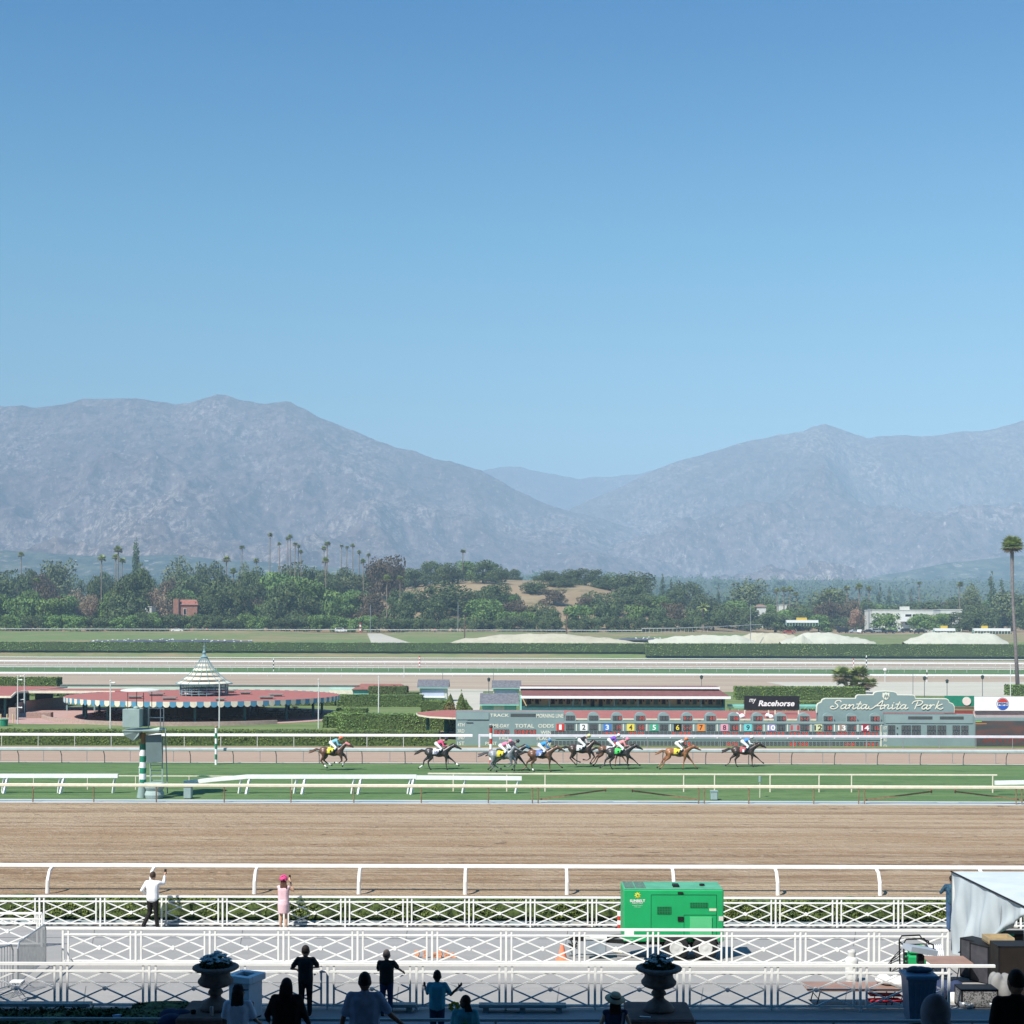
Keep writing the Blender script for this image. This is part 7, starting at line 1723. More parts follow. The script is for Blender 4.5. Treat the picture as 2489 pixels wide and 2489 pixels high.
def hood(t, s, head, A, rot):
    mb = MB(); mb.ell(head + Vector((0, -.01, .0)), .125 * s, .15 * s, .165 * s, 16, 12); cap(mb, head - Vector((0, .04, .02)), A[-1][0] * .4 + A[1][0] * .6 + Vector((0, -.05, .0)), .12 * s, .13 * s); cap(mb, head - Vector((0, .06, .06)), Vector((.05, -.08, 1.30 * s)), .11 * s, .17 * s)
    link_mesh(skin(mb, .018, 5), 'hood', cloth('hoodie', (.20, .26, .36), (.15, .2, .29)), t)
person('hunched person in blue-grey hooded sweatshirt at the bottom right', (Xp(2268, 11.6, 6), 11.6, terr_z(11.6) - .78), 1.70, 'tan', cloth('hoodie', (.20, .26, .36), (.15, .2, .29)), NV, 'none', sleeve='long', extra=hood, width=1.0, torso_wide=1.4, lean=(.0, .1), rz=-.4)
person('man in black standing at the bottom right corner in front of the tent', (Xp(2470, 15.4, 6), 15.4, terr_z(15.4) - .42), 1.74, 'tan', BK, BK, 'short', hair_c=(.01, .008, .008), width=1.08, torso_wide=1.4, rz=.15)
person('tiny person in orange-red by the rail on the far bank', (Xp(502, 566), 566, prof(566)), 1.75, 'tan', cloth('orange_red', (.6, .12, .06)), NV, 'short')
person('tiny person in red top on the far bank above the left beige mound', (Xp(1057, 566), 566, prof(566)), 1.75, 'tan', MATS['cloth_orange_red'], NV, 'short', sleeve='long')
# ================================================================ HORSES AND JOCKEYS
POSES = {  # hoof paths: list of (hip/shoulder, knee/hock joints..., hoof)
 'reach': dict(h1=[(-.62, 1.15), (-.62, .88), (-.95, .62), (-1.02, .30), (-1.28, .12)], h2=[(-.60, 1.15), (-.42, .86), (-.66, .55), (-.60, .22), (-.50, .06)],
               f1=[(.52, 1.12), (.74, .86), (1.02, .66), (1.26, .42), (1.42, .30)], f2=[(.50, 1.12), (.60, .82), (.58, .52), (.60, .22), (.66, .05)], dz=0),
 'spread': dict(h1=[(-.62, 1.15), (-.72, .9), (-1.05, .66), (-1.22, .34), (-1.42, .14)], h2=[(-.60, 1.15), (-.64, .88), (-.95, .60), (-1.08, .26), (-1.26, .08)],
               f1=[(.52, 1.12), (.76, .84), (.98, .58), (1.18, .28), (1.34, .10)], f2=[(.50, 1.12), (.48, .82), (.40, .54), (.36, .24), (.34, .05)], dz=0),
 'gather': dict(h1=[(-.60, 1.15), (-.44, .88), (-.62, .58), (-.34, .36), (-.10, .26)], h2=[(-.60, 1.15), (-.56, .86), (-.78, .56), (-.55, .28), (-.38, .12)],
               f1=[(.52, 1.12), (.84, .90), (.98, .62), (.78, .40), (.70, .22)], f2=[(.50, 1.12), (.62, .84), (.66, .56), (.44, .40), (.22, .44)], dz=.12)}
HS = 1.13
def horse(label, x, D, coat, coat2, pose, cloth_c, num, numc, nose=(1.62, 1.42), mane=(.015, .012, .01), socks=(0, 0, 0, 0), blaze=False, hood=None, scale=1.0, tail=None, zoff=0.0):
    P = POSES[pose]; s = scale; t = thing('race_horse', label, 'horse', (0, 0, 0), group='race horses galloping on the turf')
    hm = mat('coat_' + coat, coat2[0], coat2[1], 2.2, .38, spec=.5, lo=.4, hi=.6); mb = MB(); dz = P['dz']
    v = lambda x, z, y=0: Vector((x * s, y * s, (z + dz) * s))
    mb.ell(v(-.58, 1.24), .36 * s, .27 * s, .29 * s, 16, 12); mb.ell(v(-.30, 1.20), .42 * s, .265 * s, .26 * s, 16, 12); mb.ell(v(.10, 1.16), .46 * s, .275 * s, .29 * s, 16, 12); mb.ell(v(.46, 1.20), .30 * s, .25 * s, .31 * s, 16, 12)
    nx, nz = nose; hx, hz = nx - .50, nz + .26
    chain(mb, [v(.50, 1.28), v((.55 + hx) / 2 + .02, (1.34 + hz) / 2 + .02), v(hx, hz - .02)], [.24 * s, .165 * s, .115 * s]); mb.ell(v(.42, 1.44), .2 * s, .11 * s, .1 * s)
    chain(mb, [v(hx, hz), v(hx + .16, hz - .08), v(nx - .10, nz + .05), v(nx, nz)], [.115 * s, .105 * s, .07 * s, .055 * s])
    for k in (-1, 1): cap(mb, v(hx - .03, hz + .09, k * .05), v(hx - .06, hz + .2, k * .06), .028 * s, .01 * s)
    for key, yy, i in (('h1', .13, 0), ('h2', -.13, 1), ('f1', .12, 2), ('f2', -.12, 3)):
        pts = [v(a, b, yy) for a, b in P[key]]; rr = [.20, .135, .062, .04, .045] if key[0] == 'h' else [.16, .10, .056, .036, .043]
        chain(mb, pts, [r * s for r in rr], 8)
    link_mesh(skin(mb, .026 * s, 4), 'body', hm, t)
    for key, yy, i in (('h1', .13, 0), ('h2', -.13, 1), ('f1', .12, 2), ('f2', -.12, 3)):
        a, b = P[key][-2], P[key][-1]; pa, pb = v(*a, yy), v(*b, yy); d = (pb - pa).normalized()
        h_ = MB(); cap(h_, pb, pb + d * .05 * s, .05 * s, .055 * s, 8); part(h_, 'hoof', BLACK, t)
        if socks[i]: w_ = MB(); cap(w_, pa.lerp(pb, .25), pb, .052 * s, .05 * s, 8); part(w_, 'white_wrap', WHITE, t, smooth=True)
    tl = MB(); tc_ = tail or mane; r = random.Random(int(x))
    for k in range(7):
        o = r.uniform(-.05, .05); chain(tl, [v(-.90, 1.32, o), v(-1.12, 1.33 + o, o), v(-1.38, 1.20 + o * 1.5, o * 1.6), v(-1.62 - abs(o), 1.14 + o * 3, o * 2)], [.05 * s, .055 * s, .045 * s, .012 * s], 6)
    mm = mat('mane_%d' % int(tc_[0] * 10000 + tc_[1] * 1000), tc_, tuple(q * .6 for q in tc_), 12, .7)
    link_mesh(skin(tl, .022 * s, 2), 'tail', mm, t)
    mn_ = MB(); mm2 = mat('mane_%d' % int(mane[0] * 10000 + mane[1] * 1000), mane, tuple(q * .6 for q in mane), 12, .7)
    for k in range(8):
        f = k / 7; p = v(.52 + (hx - .55) * f, 1.46 + (hz + .08 - 1.46) * f, 0); cap(mn_, p, p + Vector((-.10 * s, -.03 * s, .035 * s)), .05 * s, .02 * s, 6)
    part(mn_, 'mane', mm2, t, smooth=True)
    if hood:
        hd = MB(); cap(hd, v(hx + .02, hz - .01), v(hx + .22, hz - .11), .125 * s, .105 * s); link_mesh(skin(hd, .022 * s, 2), 'hood', mat('hood_%d' % int(hood[0] * 100 + hood[2] * 10), hood, hood, 3, .6), t)
    if blaze: part(MB().cbox(v(nx - .16, nz + .14), .24 * s, .09 * s, .04 * s).bar(v(hx + .14, hz - .02), v(nx - .02, nz + .06), .07 * s, .03 * s), 'noseband', WHITE, t)
    br = MB(); br.bar(v(hx + .06, hz + .06), v(hx + .10, hz - .14, -.10), .025, .02).bar(v(nx - .16, nz + .08, -.085), v(hx + .04, hz - .06, -.115), .022, .02); br.tube([v(nx - .14, nz + .02, -.08), v(.66, 1.56, -.12)], .012, 5)
    part(br, 'bridle', BLACK, t)
    # saddle cloth wrapped over the back, its number on the near side
    def shell(x0, x1, z0_, yr, m, name, grow, z1_=None):
        mbc = MB(); n = 14; z1_ = z1_ or 1.47; V2 = []; cz = 1.19
        for j in range(2):
            xx = (x0, x1)[j]
            for i in range(n + 1):
                a = math.pi * (-.10 + 1.20 * i / n) if z0_ < 1.15 else math.pi * i / n
                V2.append(v(xx - .04 * (1 - math.sin(a)), cz + (.27 + grow) * math.sin(a) * (1.0), -(.28 + grow) * math.cos(a)))
        mbc.add(V2, [(i, i + 1, n + 2 + i, n + 1 + i) for i in range(n)])
        return part(mbc, name, m, t, smooth=True)
    cm = mat('saddlecloth_%d' % int(cloth_c[0] * 1000 + cloth_c[1] * 100 + cloth_c[2] * 10), cloth_c, tuple(q * .85 for q in cloth_c), 8, .7)
    sc_ = shell(-.30, .14, 1.0, 0, cm, 'saddle_cloth', .028)
    if num:
        nm = mat('num_%d' % int(numc[0] * 100 + numc[1] * 10), numc, numc, 5, .6)
        o = text(num, -.09 * s, -.322 * s, (1.22 + dz) * s, .2, nm, sc_, 'number', w=(.14 if len(num) == 1 else .24) * s, bold=.04)
    sd_ = MB(); sd_.ell(v(.05, 1.475), .2 * s, .15 * s, .05 * s, 12, 8); part(sd_, 'saddle', BLACK, t, smooth=True)
    gx = MB(); gx.cbox(v(.10, 1.14, -.305), .05 * s, .02 * s, .5 * s); part(gx, 'girth', BLACK, t)
    zb = prof(D) + zoff; X = Xp(x, D, 1)
    t.location = (X, D, zb); t.scale = (HS, HS, HS)
    return t, dz
def jockey(label, hs, silk, cap_c, breeches=(.70, .70, .70), crouch=0.0, skn='tan', sleeve_c=None, s=1.0):
    h, dz = hs; t = thing('person', label, 'person', (0, 0, 0), group='jockeys riding the race horses')
    v = lambda x, z, y=0: Vector((x * s, y * s, (z + dz) * s))
    hipc = v(-.10, 1.80 - crouch); chest = v(.26, 1.93 - crouch); head = v(.58, 2.10 - crouch)
    mb = MB(); chain(mb, [hipc, chest], [.12, .13]); cap(mb, chest, head, .06, .055)
    mb.ell(head, .10, .08, .115, 14, 10); mb.ell(head + Vector((.09, 0, -.02)), .025, .015, .02, 8, 6); mb.ell(head + Vector((.04, 0, -.07)), .055, .05, .05, 10, 6)
    S = {}
    for k in (-1, 1):
        sh = chest + Vector((.05, k * .16, .0)); el = v(.42, 1.66 - crouch * .6, k * .22); hd = v(.68, 1.62 - crouch * .4, k * .09); S[k] = (sh, el, hd)
        chain(mb, [sh, el, hd], [.055, .042, .03], 8); hand(mb, hd, (1, 0, -.1), (0, -k, -.3), 1.0, .9)
        kn = v(.26, 1.47, k * .25); ft = v(.02, 1.12, k * .33); chain(mb, [hipc + Vector((0, k * .09, 0)), kn, ft], [.10, .065, .045], 8); cap(mb, ft, ft + Vector((.13, 0, -.04)), .04, .032, 8)
    link_mesh(skin(mb, .018, 2), 'body', SKIN[skn], t)
    sm = MB(); chain(sm, [hipc + Vector((.04, 0, .01)), chest], [.135, .155]); 
    for k in (-1, 1): cap(sm, chest, S[k][0], .13, .085)
    link_mesh(skin(sm, .022, 3), 'silks', silk, t)
    for k in (-1, 1):
        am = MB(); chain(am, [S[k][0], S[k][1], S[k][2] + (S[k][1] - S[k][2]).normalized() * .08], [.078, .06, .045], 8); link_mesh(skin(am, .02, 2), 'sleeve', sleeve_c or silk, t)
    bm2 = MB(); cap(bm2, hipc + Vector((0, -.06, 0)), hipc + Vector((0, .06, 0)), .145, .145)
    for k in (-1, 1): kn = v(.26, 1.47, k * .25); ft = v(.02, 1.12, k * .33); chain(bm2, [hipc + Vector((0, k * .1, -.02)), kn, kn.lerp(ft, .35)], [.125, .085, .07], 8)
    link_mesh(skin(bm2, .022, 3), 'breeches', mat('breeches_white', (.74, .74, .74), (.66, .66, .68), 6, .7), t)
    for k in (-1, 1):
        kn = v(.26, 1.47, k * .25); ft = v(.02, 1.12, k * .33); bt = MB(); chain(bt, [kn.lerp(ft, .3), ft], [.07, .055], 8); cap(bt, ft, ft + Vector((.14, 0, -.045)), .052, .042, 8); link_mesh(skin(bt, .018, 2), 'boot', BLACK, t)
    hl = MB(); hl.ell(head + Vector((-.01, 0, .035)), .135, .115, .12, 16, 10); hl.ell(head + Vector((.12, 0, .03)), .06, .075, .02, 12, 6); link_mesh(skin(hl, .018, 2), 'helmet', mat('helmet_%d' % int(cap_c[0] * 1000 + cap_c[1] * 100 + cap_c[2] * 10), cap_c, cap_c, 4, .4), t)
    part(MB().cbox(head + Vector((.115, 0, .0)), .03, .14, .05, bev=.01), 'goggles', BLACK, t)
    t.location = h.location; t.scale = (HS, HS, HS); return t
BAY = ((.13, .06, .035), (.05, .025, .018)); DBAY = ((.06, .035, .026), (.022, .014, .012)); BLK = ((.045, .038, .038), (.018, .016, .016)); GRY = ((.26, .27, .29), (.11, .115, .125)); CHE = ((.30, .125, .05), (.18, .07, .03)); BRN = ((.16, .075, .042), (.07, .034, .022))
sk = lambda n, c, c2=None: cloth('silk_' + n, c, c2)
h_ = horse('leading dark horse with red saddle cloth farthest right on the turf', 1808, 117.8, 'lead', DBAY, 'reach', (.45, .10, .12), '1', (.8, .8, .8), scale=.97)
jockey('jockey in blue and white silks on the leading horse', h_, sk('blue', (.08, .26, .55)), (.75, .75, .78), sleeve_c=sk('white', (.75, .75, .76)))
h_ = horse('chestnut horse with yellow number four saddle cloth, second from right', 1648, 115.5, 'chestnut', CHE, 'spread', (.75, .60, .06), '4', (.03, .02, .02), mane=(.20, .09, .04), blaze=True, nose=(1.60, 1.36), scale=.99)
jockey('jockey in spotted white and orange silks on the chestnut horse', h_, mat('spots', (.72, .68, .64), (.05, .04, .04), 6, .8, lo=.42, hi=.5), (.70, .22, .10), sleeve_c=sk('dark', (.05, .04, .05)))
h_ = horse('brown horse mostly hidden behind the dark horse with green cloth', 1484, 118.5, 'hidden', BRN, 'spread', (.6, .6, .62), '', (.1, .1, .1), nose=(1.45, 1.40), scale=.96)
jockey('jockey in purple silks and white helmet beside the pink jockey', h_, sk('purple', (.20, .08, .45)), (.72, .74, .8), crouch=-.06)
h_ = horse('near-black horse with bright green saddle cloth, third from right', 1505, 115.4, 'nearblack', BLK, 'reach', (.08, .60, .12), '5', (.02, .05, .02), nose=(1.62, 1.40), scale=1.0)
jockey('jockey in pink silks and pink helmet on the green cloth horse', h_, sk('pink', (.70, .28, .30)), (.80, .22, .33), crouch=.02, skn='light')
h_ = horse('dark bay horse with white number five cloth, jockey in black', 1412, 117.0, 'darkbay', DBAY, 'gather', (.72, .72, .74), '5', (.02, .02, .02), nose=(1.42, 1.46), scale=.99)
jockey('jockey in black and white silks with pale yellow cap', h_, sk('black', (.02, .02, .022)), (.70, .68, .30), sleeve_c=sk('cream', (.6, .5, .48)))
h_ = horse('bay horse with white blaze and blue number three saddle cloth', 1315, 113.2, 'bay', BRN, 'reach', (.14, .22, .48), '3', (.8, .8, .8), blaze=True, nose=(1.60, 1.42), socks=(0, 1, 0, 0), scale=1.0)
jockey('jockey in bright blue silks and blue helmet on horse three', h_, sk('brightblue', (.06, .30, .62)), (.05, .22, .50), sleeve_c=sk('blue_dark', (.06, .2, .5)))
h_ = horse('dark horse with blue hood half hidden behind the grey horse', 1238, 113.6, 'hood', BLK, 'spread', (.2, .2, .22), '', (.1, .1, .1), hood=(.04, .14, .22), nose=(1.62, 1.46), scale=1.0)
jockey('jockey in dark silks half hidden behind the grey horse', h_, sk('dark2', (.05, .04, .06)), (.05, .04, .05), crouch=.05)
h_ = horse('grey horse with yellow number six saddle cloth nearest the camera', 1220, 110.8, 'grey', GRY, 'gather', (.72, .56, .03), '6', (.02, .02, .02), mane=(.12, .12, .13), nose=(1.30, 1.44), tail=(.07, .07, .075), scale=1.0)
jockey('jockey in pink and white silks with pink helmet on the grey horse', h_, sk('pink2', (.72, .22, .34)), (.78, .26, .38), sleeve_c=MATS['cloth_silk_white'], skn='light')
h_ = horse('black horse with white number ten saddle cloth, second from left', 1064, 114.6, 'black', BLK, 'reach', (.66, .66, .74), '10', (.04, .05, .15), socks=(1, 0, 1, 0), nose=(1.62, 1.44), scale=1.0)
jockey('jockey in hot pink silks and dark cap on horse ten', h_, sk('hotpink', (.75, .10, .22)), (.04, .03, .05), skn='light')
h_ = horse('brown horse with red hood and yellow saddle cloth, last on the left', 808, 113.6, 'brown', BAY, 'gather', (.72, .66, .05), '8', (.06, .05, .03), hood=(.62, .22, .22), socks=(1, 1, 1, 1), mane=(.06, .03, .02), nose=(1.42, 1.50), tail=(.10, .05, .03), scale=1.0)
jockey('jockey in pale blue silks and orange-red cap on the last horse', h_, sk('paleblue', (.22, .46, .56)), (.75, .14, .06), sleeve_c=MATS['cloth_silk_paleblue'])
# ================================================================ FOREGROUND THINGS
STONE = mat('urn_stone', (.24, .20, .18), (.15, .12, .11), 6, .9, bump=.3)
REDST = mat('pedestal_stone', (.20, .12, .10), (.13, .08, .07), 3, .85, bump=.2)
FLOW = mat('pale_flower', (.62, .78, .80), (.5, .68, .72), 8, .7)
def pedestal(label, xc, D=26.0, w_=1.1, d_=1.2, zt=4.40):
    X = Xp(xc, D, zt); zb = 2.95
    t = thing('urn_pedestal', label, 'pedestal', (X, D, zb), group='stone pedestals at the ends of the pipe railing')
    part(MB().cbox((X, D, (zb + zt - .3) / 2), w_ - .14, d_ - .14, zt - .3 - zb, bev=.02), 'shaft', REDST, t)
    part(MB().cbox((X, D, zt - .22), w_ - .03, d_ - .03, .16, bev=.04).cbox((X, D, zt - .07), w_ + .06, d_ + .06, .14, bev=.03), 'cap', REDST, t)
    return X, D, zt
def urn(label, X, D, z0, seed, flowers=60):
    t = thing('planted_urn', label, 'urn', (X, D, z0), group='planted stone urns on the pedestals')
    gad = lambda t_, z: 1 + .018 * math.cos(24 * t_)
    part(MB().lathe([(.01, 0), (.27, 0), (.28, .05), (.25, .08), (.245, .10), (.19, .15), (.13, .19), (.10, .22), (.095, .26), (.125, .28), (.135, .31), (.12, .34), (.10, .37), (.11, .39), (.01, .40)], (X, D, z0), 32), 'foot', STONE, t, smooth=True)
    part(MB().lathe([(.01, .385), (.12, .39), (.20, .41), (.27, .44), (.305, .48), (.31, .52), (.28, .555), (.255, .59), (.25, .64), (.262, .68), (.01, .70)], (X, D, z0), 48, wob=gad), 'bowl', STONE, t, smooth=True)
    part(MB().lathe([(.25, .67), (.33, .695), (.395, .725), (.41, .75), (.40, .77), (.36, .785), (.31, .78), (.29, .75), (.01, .75)], (X, D, z0), 48, wob=lambda t_, z: 1 + (.02 * math.cos(30 * t_) if z < .77 else 0)), 'rim', STONE, t, smooth=True)
    rs = np.random.default_rng(seed); n = 900; a = rs.uniform(0, 6.28, n); r_ = np.sqrt(rs.random(n)) * .27; P = np.stack([X + r_ * np.cos(a), D + r_ * np.sin(a), z0 + .76 + rs.random(n) * .26 * (1.15 - r_ / .3)], 1)
    V, Fc = cards(P, np.tile([0, 0, 1.], (n, 1)), .05, rs, 1.0); V = V - np.array([X, D, z0])
    o = bpy.data.objects.new('foliage', np_mesh('foliage', V, Fc, [mat('urn_leaf', (.05, .09, .04), (.03, .05, .025), 4, .6)])); col.objects.link(o); o.parent = t
    fl = MB(); rr = random.Random(seed)
    for k in range(flowers):
        a_ = rr.random() * 6.28; q = math.sqrt(rr.random()) * .26; c = Vector((X + q * math.cos(a_), D + q * math.sin(a_), z0 + .84 + (.27 - q) * .5 + rr.random() * .07))
        for j in range(5):
            b = j * 1.256 + a_; fl.ell(c + Vector((math.cos(b) * .022, math.sin(b) * .014, math.sin(b * 2) * .009)), .022, .018, .009, 6, 4)
    part(fl, 'flowers', FLOW, t, smooth=True)
XR, DR, ZR = pedestal('dark red stone pedestal under the urn right of centre', 1601)
urn('stone urn with small pale flowers on the right pedestal', XR, 26.0, ZR, 4, 50)
XL, DL, ZL = pedestal('dark red stone pedestal under the urn at left', 524)
urn('stone urn with a dense mound of pale flowers on the left pedestal', XL, 26.0, ZL, 9, 110)
t = thing('drinks_can', 'pale tall drinks can on the left pedestal', 'can', (XL + .02, 25.55, ZL))
part(MB().lathe([(.01, 0), (.026, 0), (.032, .012), (.032, .15), (.026, .165), (.01, .166)], (XL + .02, 25.55, ZL), 16), 'body', STEEL, t); part(MB().cbox((XL + .02, 25.55, ZL + .169), .02, .012, .004), 'pull_tab', STEEL, t)
tag(MB().lathe([(.01, 0), (.04, 0), (.05, .06), (.045, .06), (.036, .01)], (XL - .33, 25.7, ZL), 14).build('paper_cup', BLACK, origin=(XL - .33, 25.7, ZL)), 'small dark cup on the left pedestal beside the urn foot', 'cup')
jk = MB()
for k in range(9): rr = random.Random(k); jk.ell((XL - .62 + rr.uniform(-.2, .2), 25.7 + rr.uniform(-.2, .2), ZL - .05 + rr.uniform(-.12, .04)), .2, .16, .10, 12, 8)
_j = skin(jk, .03, 2); _j.transform(Matrix.Translation((.62 - XL, -25.7, -ZL))); _o = link_mesh(_j, 'jacket', NV, None); _o.location = (XL - .62, 25.7, ZL); tag(_o, 'crumpled dark jacket draped by the left pedestal', 'jacket')
tag(MB().cbox((XR - .28, 25.55, ZR + .006), .19, .05, .008, rz=-.2).build('paper_slip', WHITE, origin=(XR - .28, 25.55, ZR)), 'white paper slip lying on the right pedestal', 'paper')
# white bin
bx = Xp(598, 30.6, 3.5); zb = prof(30.6); t = thing('litter_bin', 'white box-shaped litter bin with open dark top on the walkway', 'bin', (0, 0, 0))
WB = mat('bin_white', (.62, .70, .76), (.56, .64, .70), 2, .5)
part(MB().cbox((0, 0, .40), .50, .50, .74, bev=.015), 'body', WB, t); part(MB().cbox((0, 0, .015), .46, .46, .03), 'plinth', BLACK, t)
lid = MB(); lid.cbox((0, -.23, .85), .60, .14, .14, bev=.01).cbox((0, .23, .85), .60, .14, .14, bev=.01).cbox((-.23, 0, .85), .14, .325, .139).cbox((.23, 0, .85), .14, .325, .139); part(lid, 'lid_frame', WB, t)
part(MB().cbox((0, 0, .82), .318, .318, .06), 'liner', BLACK, t); t.location = (bx, 30.55, zb); t.rotation_euler = (0, 0, -.45)
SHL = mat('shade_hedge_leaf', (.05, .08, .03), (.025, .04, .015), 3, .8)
# dark hedge bottom left with litter
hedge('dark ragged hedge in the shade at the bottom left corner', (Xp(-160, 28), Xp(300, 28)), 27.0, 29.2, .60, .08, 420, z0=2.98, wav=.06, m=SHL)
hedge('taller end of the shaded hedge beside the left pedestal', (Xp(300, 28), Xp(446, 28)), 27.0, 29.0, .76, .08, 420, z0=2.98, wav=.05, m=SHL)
p_ = W(291, 2464, 27.6); lt_ = MB(); rr = random.Random(2)
lt_.add([(p_.x - .09, 27.4, p_.z + .03), (p_.x + .09, 27.4, p_.z + .035), (p_.x + .05, 27.38, p_.z - .05), (p_.x - .02, 27.37, p_.z - .06), (p_.x - .06, 27.38, p_.z - .02), (p_.x, 27.5, p_.z + .02)], [(0, 4, 3, 2, 1), (0, 1, 5)])
tag(lt_.build('paper_plate', mat('litter_blue', (.45, .58, .75), (.4, .5, .7), 3, .7), origin=(p_.x, 27.4, p_.z)), 'pale blue scrap of paper caught in the dark hedge', 'litter')
# crowd barriers at left
def barrier(label, xa, Da, xb, Db, group='steel crowd barriers at the left'):
    A = Vector((Xp(xa, Da), Da, prof(Da))); B = Vector((Xp(xb, Db), Db, prof(Db))); t = thing('crowd_barrier', label, 'barrier', tuple(A), group=group)
    u_ = Vector((0, 0, 1)); fr = MB(); fr.tube([A + u_ * .12, A + u_ * .95, A + u_ * 1.08 + (B - A) * .04, B + u_ * 1.08 - (B - A) * .04, B + u_ * .95, B + u_ * .12], .019, 8); fr.tube([A + u_ * .16, B + u_ * .16], .016, 6); part(fr, 'frame', STEEL, t)
    n = int((B - A).length / .115); bs = MB()
    for k in range(1, n):
        p = A.lerp(B, k / n); bs.tube([p + u_ * .16, p + u_ * 1.07], .0085, 5)
    part(bs, 'bars', STEEL, t)
    d = (B - A).normalized(); sd = Vector((-d.y, d.x, 0))
    for p in (A + (B - A) * .1, B - (B - A) * .1): part(MB().tube([p - sd * .3 + u_ * .01, p + u_ * .14, p + sd * .3 + u_ * .01], .016, 6), 'foot', STEEL, t)
barrier('steel crowd barrier running back from the near fence, right of the pair', 42, 33.5, 110, 37.0)
barrier('steel crowd barrier at the very left edge, nearest the camera', -75, 31.6, 30, 33.3)
st = thing('folding_stool', 'small folding stool with pale slatted seat behind the near fence at left', 'stool', (Xp(40, 32.2), 32.2, prof(32.2)))
X_ = Xp(40, 32.2); z_ = prof(32.2)
part(MB().cbox((X_, 32.2, z_ + .42), .26, .24, .02), 'seat', WHITE, st)
for s in (-1, 1): part(MB().tube([(X_ - .18, 32.2 + s * .11, z_), (X_ + .14, 32.2 + s * .11, z_ + .41)], .012, 6).tube([(X_ + .18, 32.2 + s * .12, z_), (X_ - .14, 32.2 + s * .12, z_ + .41)], .012, 6), 'leg', STEEL, st)
# ---- green generator trailer
GD = 38.5; s_ = GD / F; gx0, gx1 = Xp(1516, GD, 3.5), Xp(1759, GD, 3.5); gz = lambda y: W(1640, y, GD).z
GG = mat('generator_green', (.012, .36, .12), (.010, .31, .10), 1.2, .45, spec=.4); GGT = mat('generator_top', (.10, .36, .22), (.07, .28, .16), 2, .5)
g = thing('generator_trailer', 'bright green towable generator with white lettering standing behind the middle fence', 'generator', ((gx0 + gx1) / 2, GD, prof(GD)))
W_, zb0, zt0 = gx1 - gx0, gz(2290), gz(2163); dpt = 1.15
part(MB().cbox(((gx0 + gx1) / 2, GD + dpt / 2, (zb0 + zt0) / 2), W_, dpt, zt0 - zb0, bev=.025), 'housing', GG, g)
part(MB().cbox(((gx0 + gx1) / 2, GD + dpt / 2, zt0 + .012), W_ - .03, dpt - .03, .022, bev=.008), 'roof', GGT, g)
gp = lambda xp_: gx0 + (xp_ - 1516) * s_
def plate(x0, x1, y0, y1, m, name, dy=.006, par=None): return part(MB().box(gp(x0), gp(x1), GD - dy, GD - .001, gz(y1), gz(y0)), name, m, par or g)
DG = mat('gap_green', (.004, .07, .03), (.003, .05, .02), 3, .7)
for a, b, c, d in ((1582, 1742, 2174.5, 2175.5), (1582, 1583, 2175.6, 2288), (1741, 1742, 2175.6, 2288), (1662, 1663, 2223.5, 2288), (1663.1, 1741, 2223.4, 2224.4)): plate(a, b, c, d, DG, 'door_gap')
dw = plate(1677, 1730, 2228, 2275, mat('control_flap', (.10, .50, .22), (.09, .46, .2), 2, .4), 'control_flap', .03)
plate(1684, 1736, 2272, 2286, BLACK, 'socket_recess', .012); plate(1716, 1731, 2257, 2262, CREAM, 'sticker', .034)
for x0, x1, y0, y1, n in ((1597, 1632, 2204, 2222, 9), (1677, 1721, 2194, 2206, 11), (1598, 1632, 2273, 2277, 8)):
    v = plate(x0, x1, y0, y1, mat('vent_dark', (.01, .06, .03), (.006, .04, .02), 3, .8), 'vent', .004)
    sl_ = MB()
    for k in range(n): xx = gp(x0 + (x1 - x0) * (k + .5) / n); sl_.box(xx - .012, xx + .012, GD - .016, GD - .006, gz(y1), gz(y0))
    for q in (.33, .66): zz = gz(y0 + (y1 - y0) * q); sl_.box(gp(x0), gp(x1), GD - .014, GD - .0065, zz - .008, zz + .008)
    part(sl_, 'louvre', mat('louvre_green', (.01, .20, .07), (.008, .16, .055), 2, .6), v)
plate(1647, 1661, 2228, 2238, BLACK, 'latch', .03); plate(1647, 1660, 2168, 2172, BLACK, 'handle', .03); plate(1724, 1741, 2208, 2214, CREAM, 'sticker', .005); plate(1747, 1758, 2227, 2238, mat('pale_sticker', (.62, .62, .56), (.55, .55, .5), 3, .6), 'sticker'); plate(1518, 1541, 2262, 2277, WHITE, 'sticker')
for k in range(2): xx = gp(1532 + 27 * k); part(MB().box(xx - .13, xx + .13, GD + .1, GD + dpt - .1, zt0 + .024, zt0 + .035), 'exhaust_grille', mat('vent_grille', (.12, .22, .17), (.05, .1, .08), 20, .8), g)
part(MB().cbox((gp(1646), GD + .4, zt0 + .05), .16, .3, .06), 'lifting_eye', BLACK, g); part(MB().lathe([(.01, 0), (.07, 0), (.07, .05), (.01, .06)], (gp(1712), GD + .5, zt0 + .024), 14), 'exhaust_cap', BLACK, g)
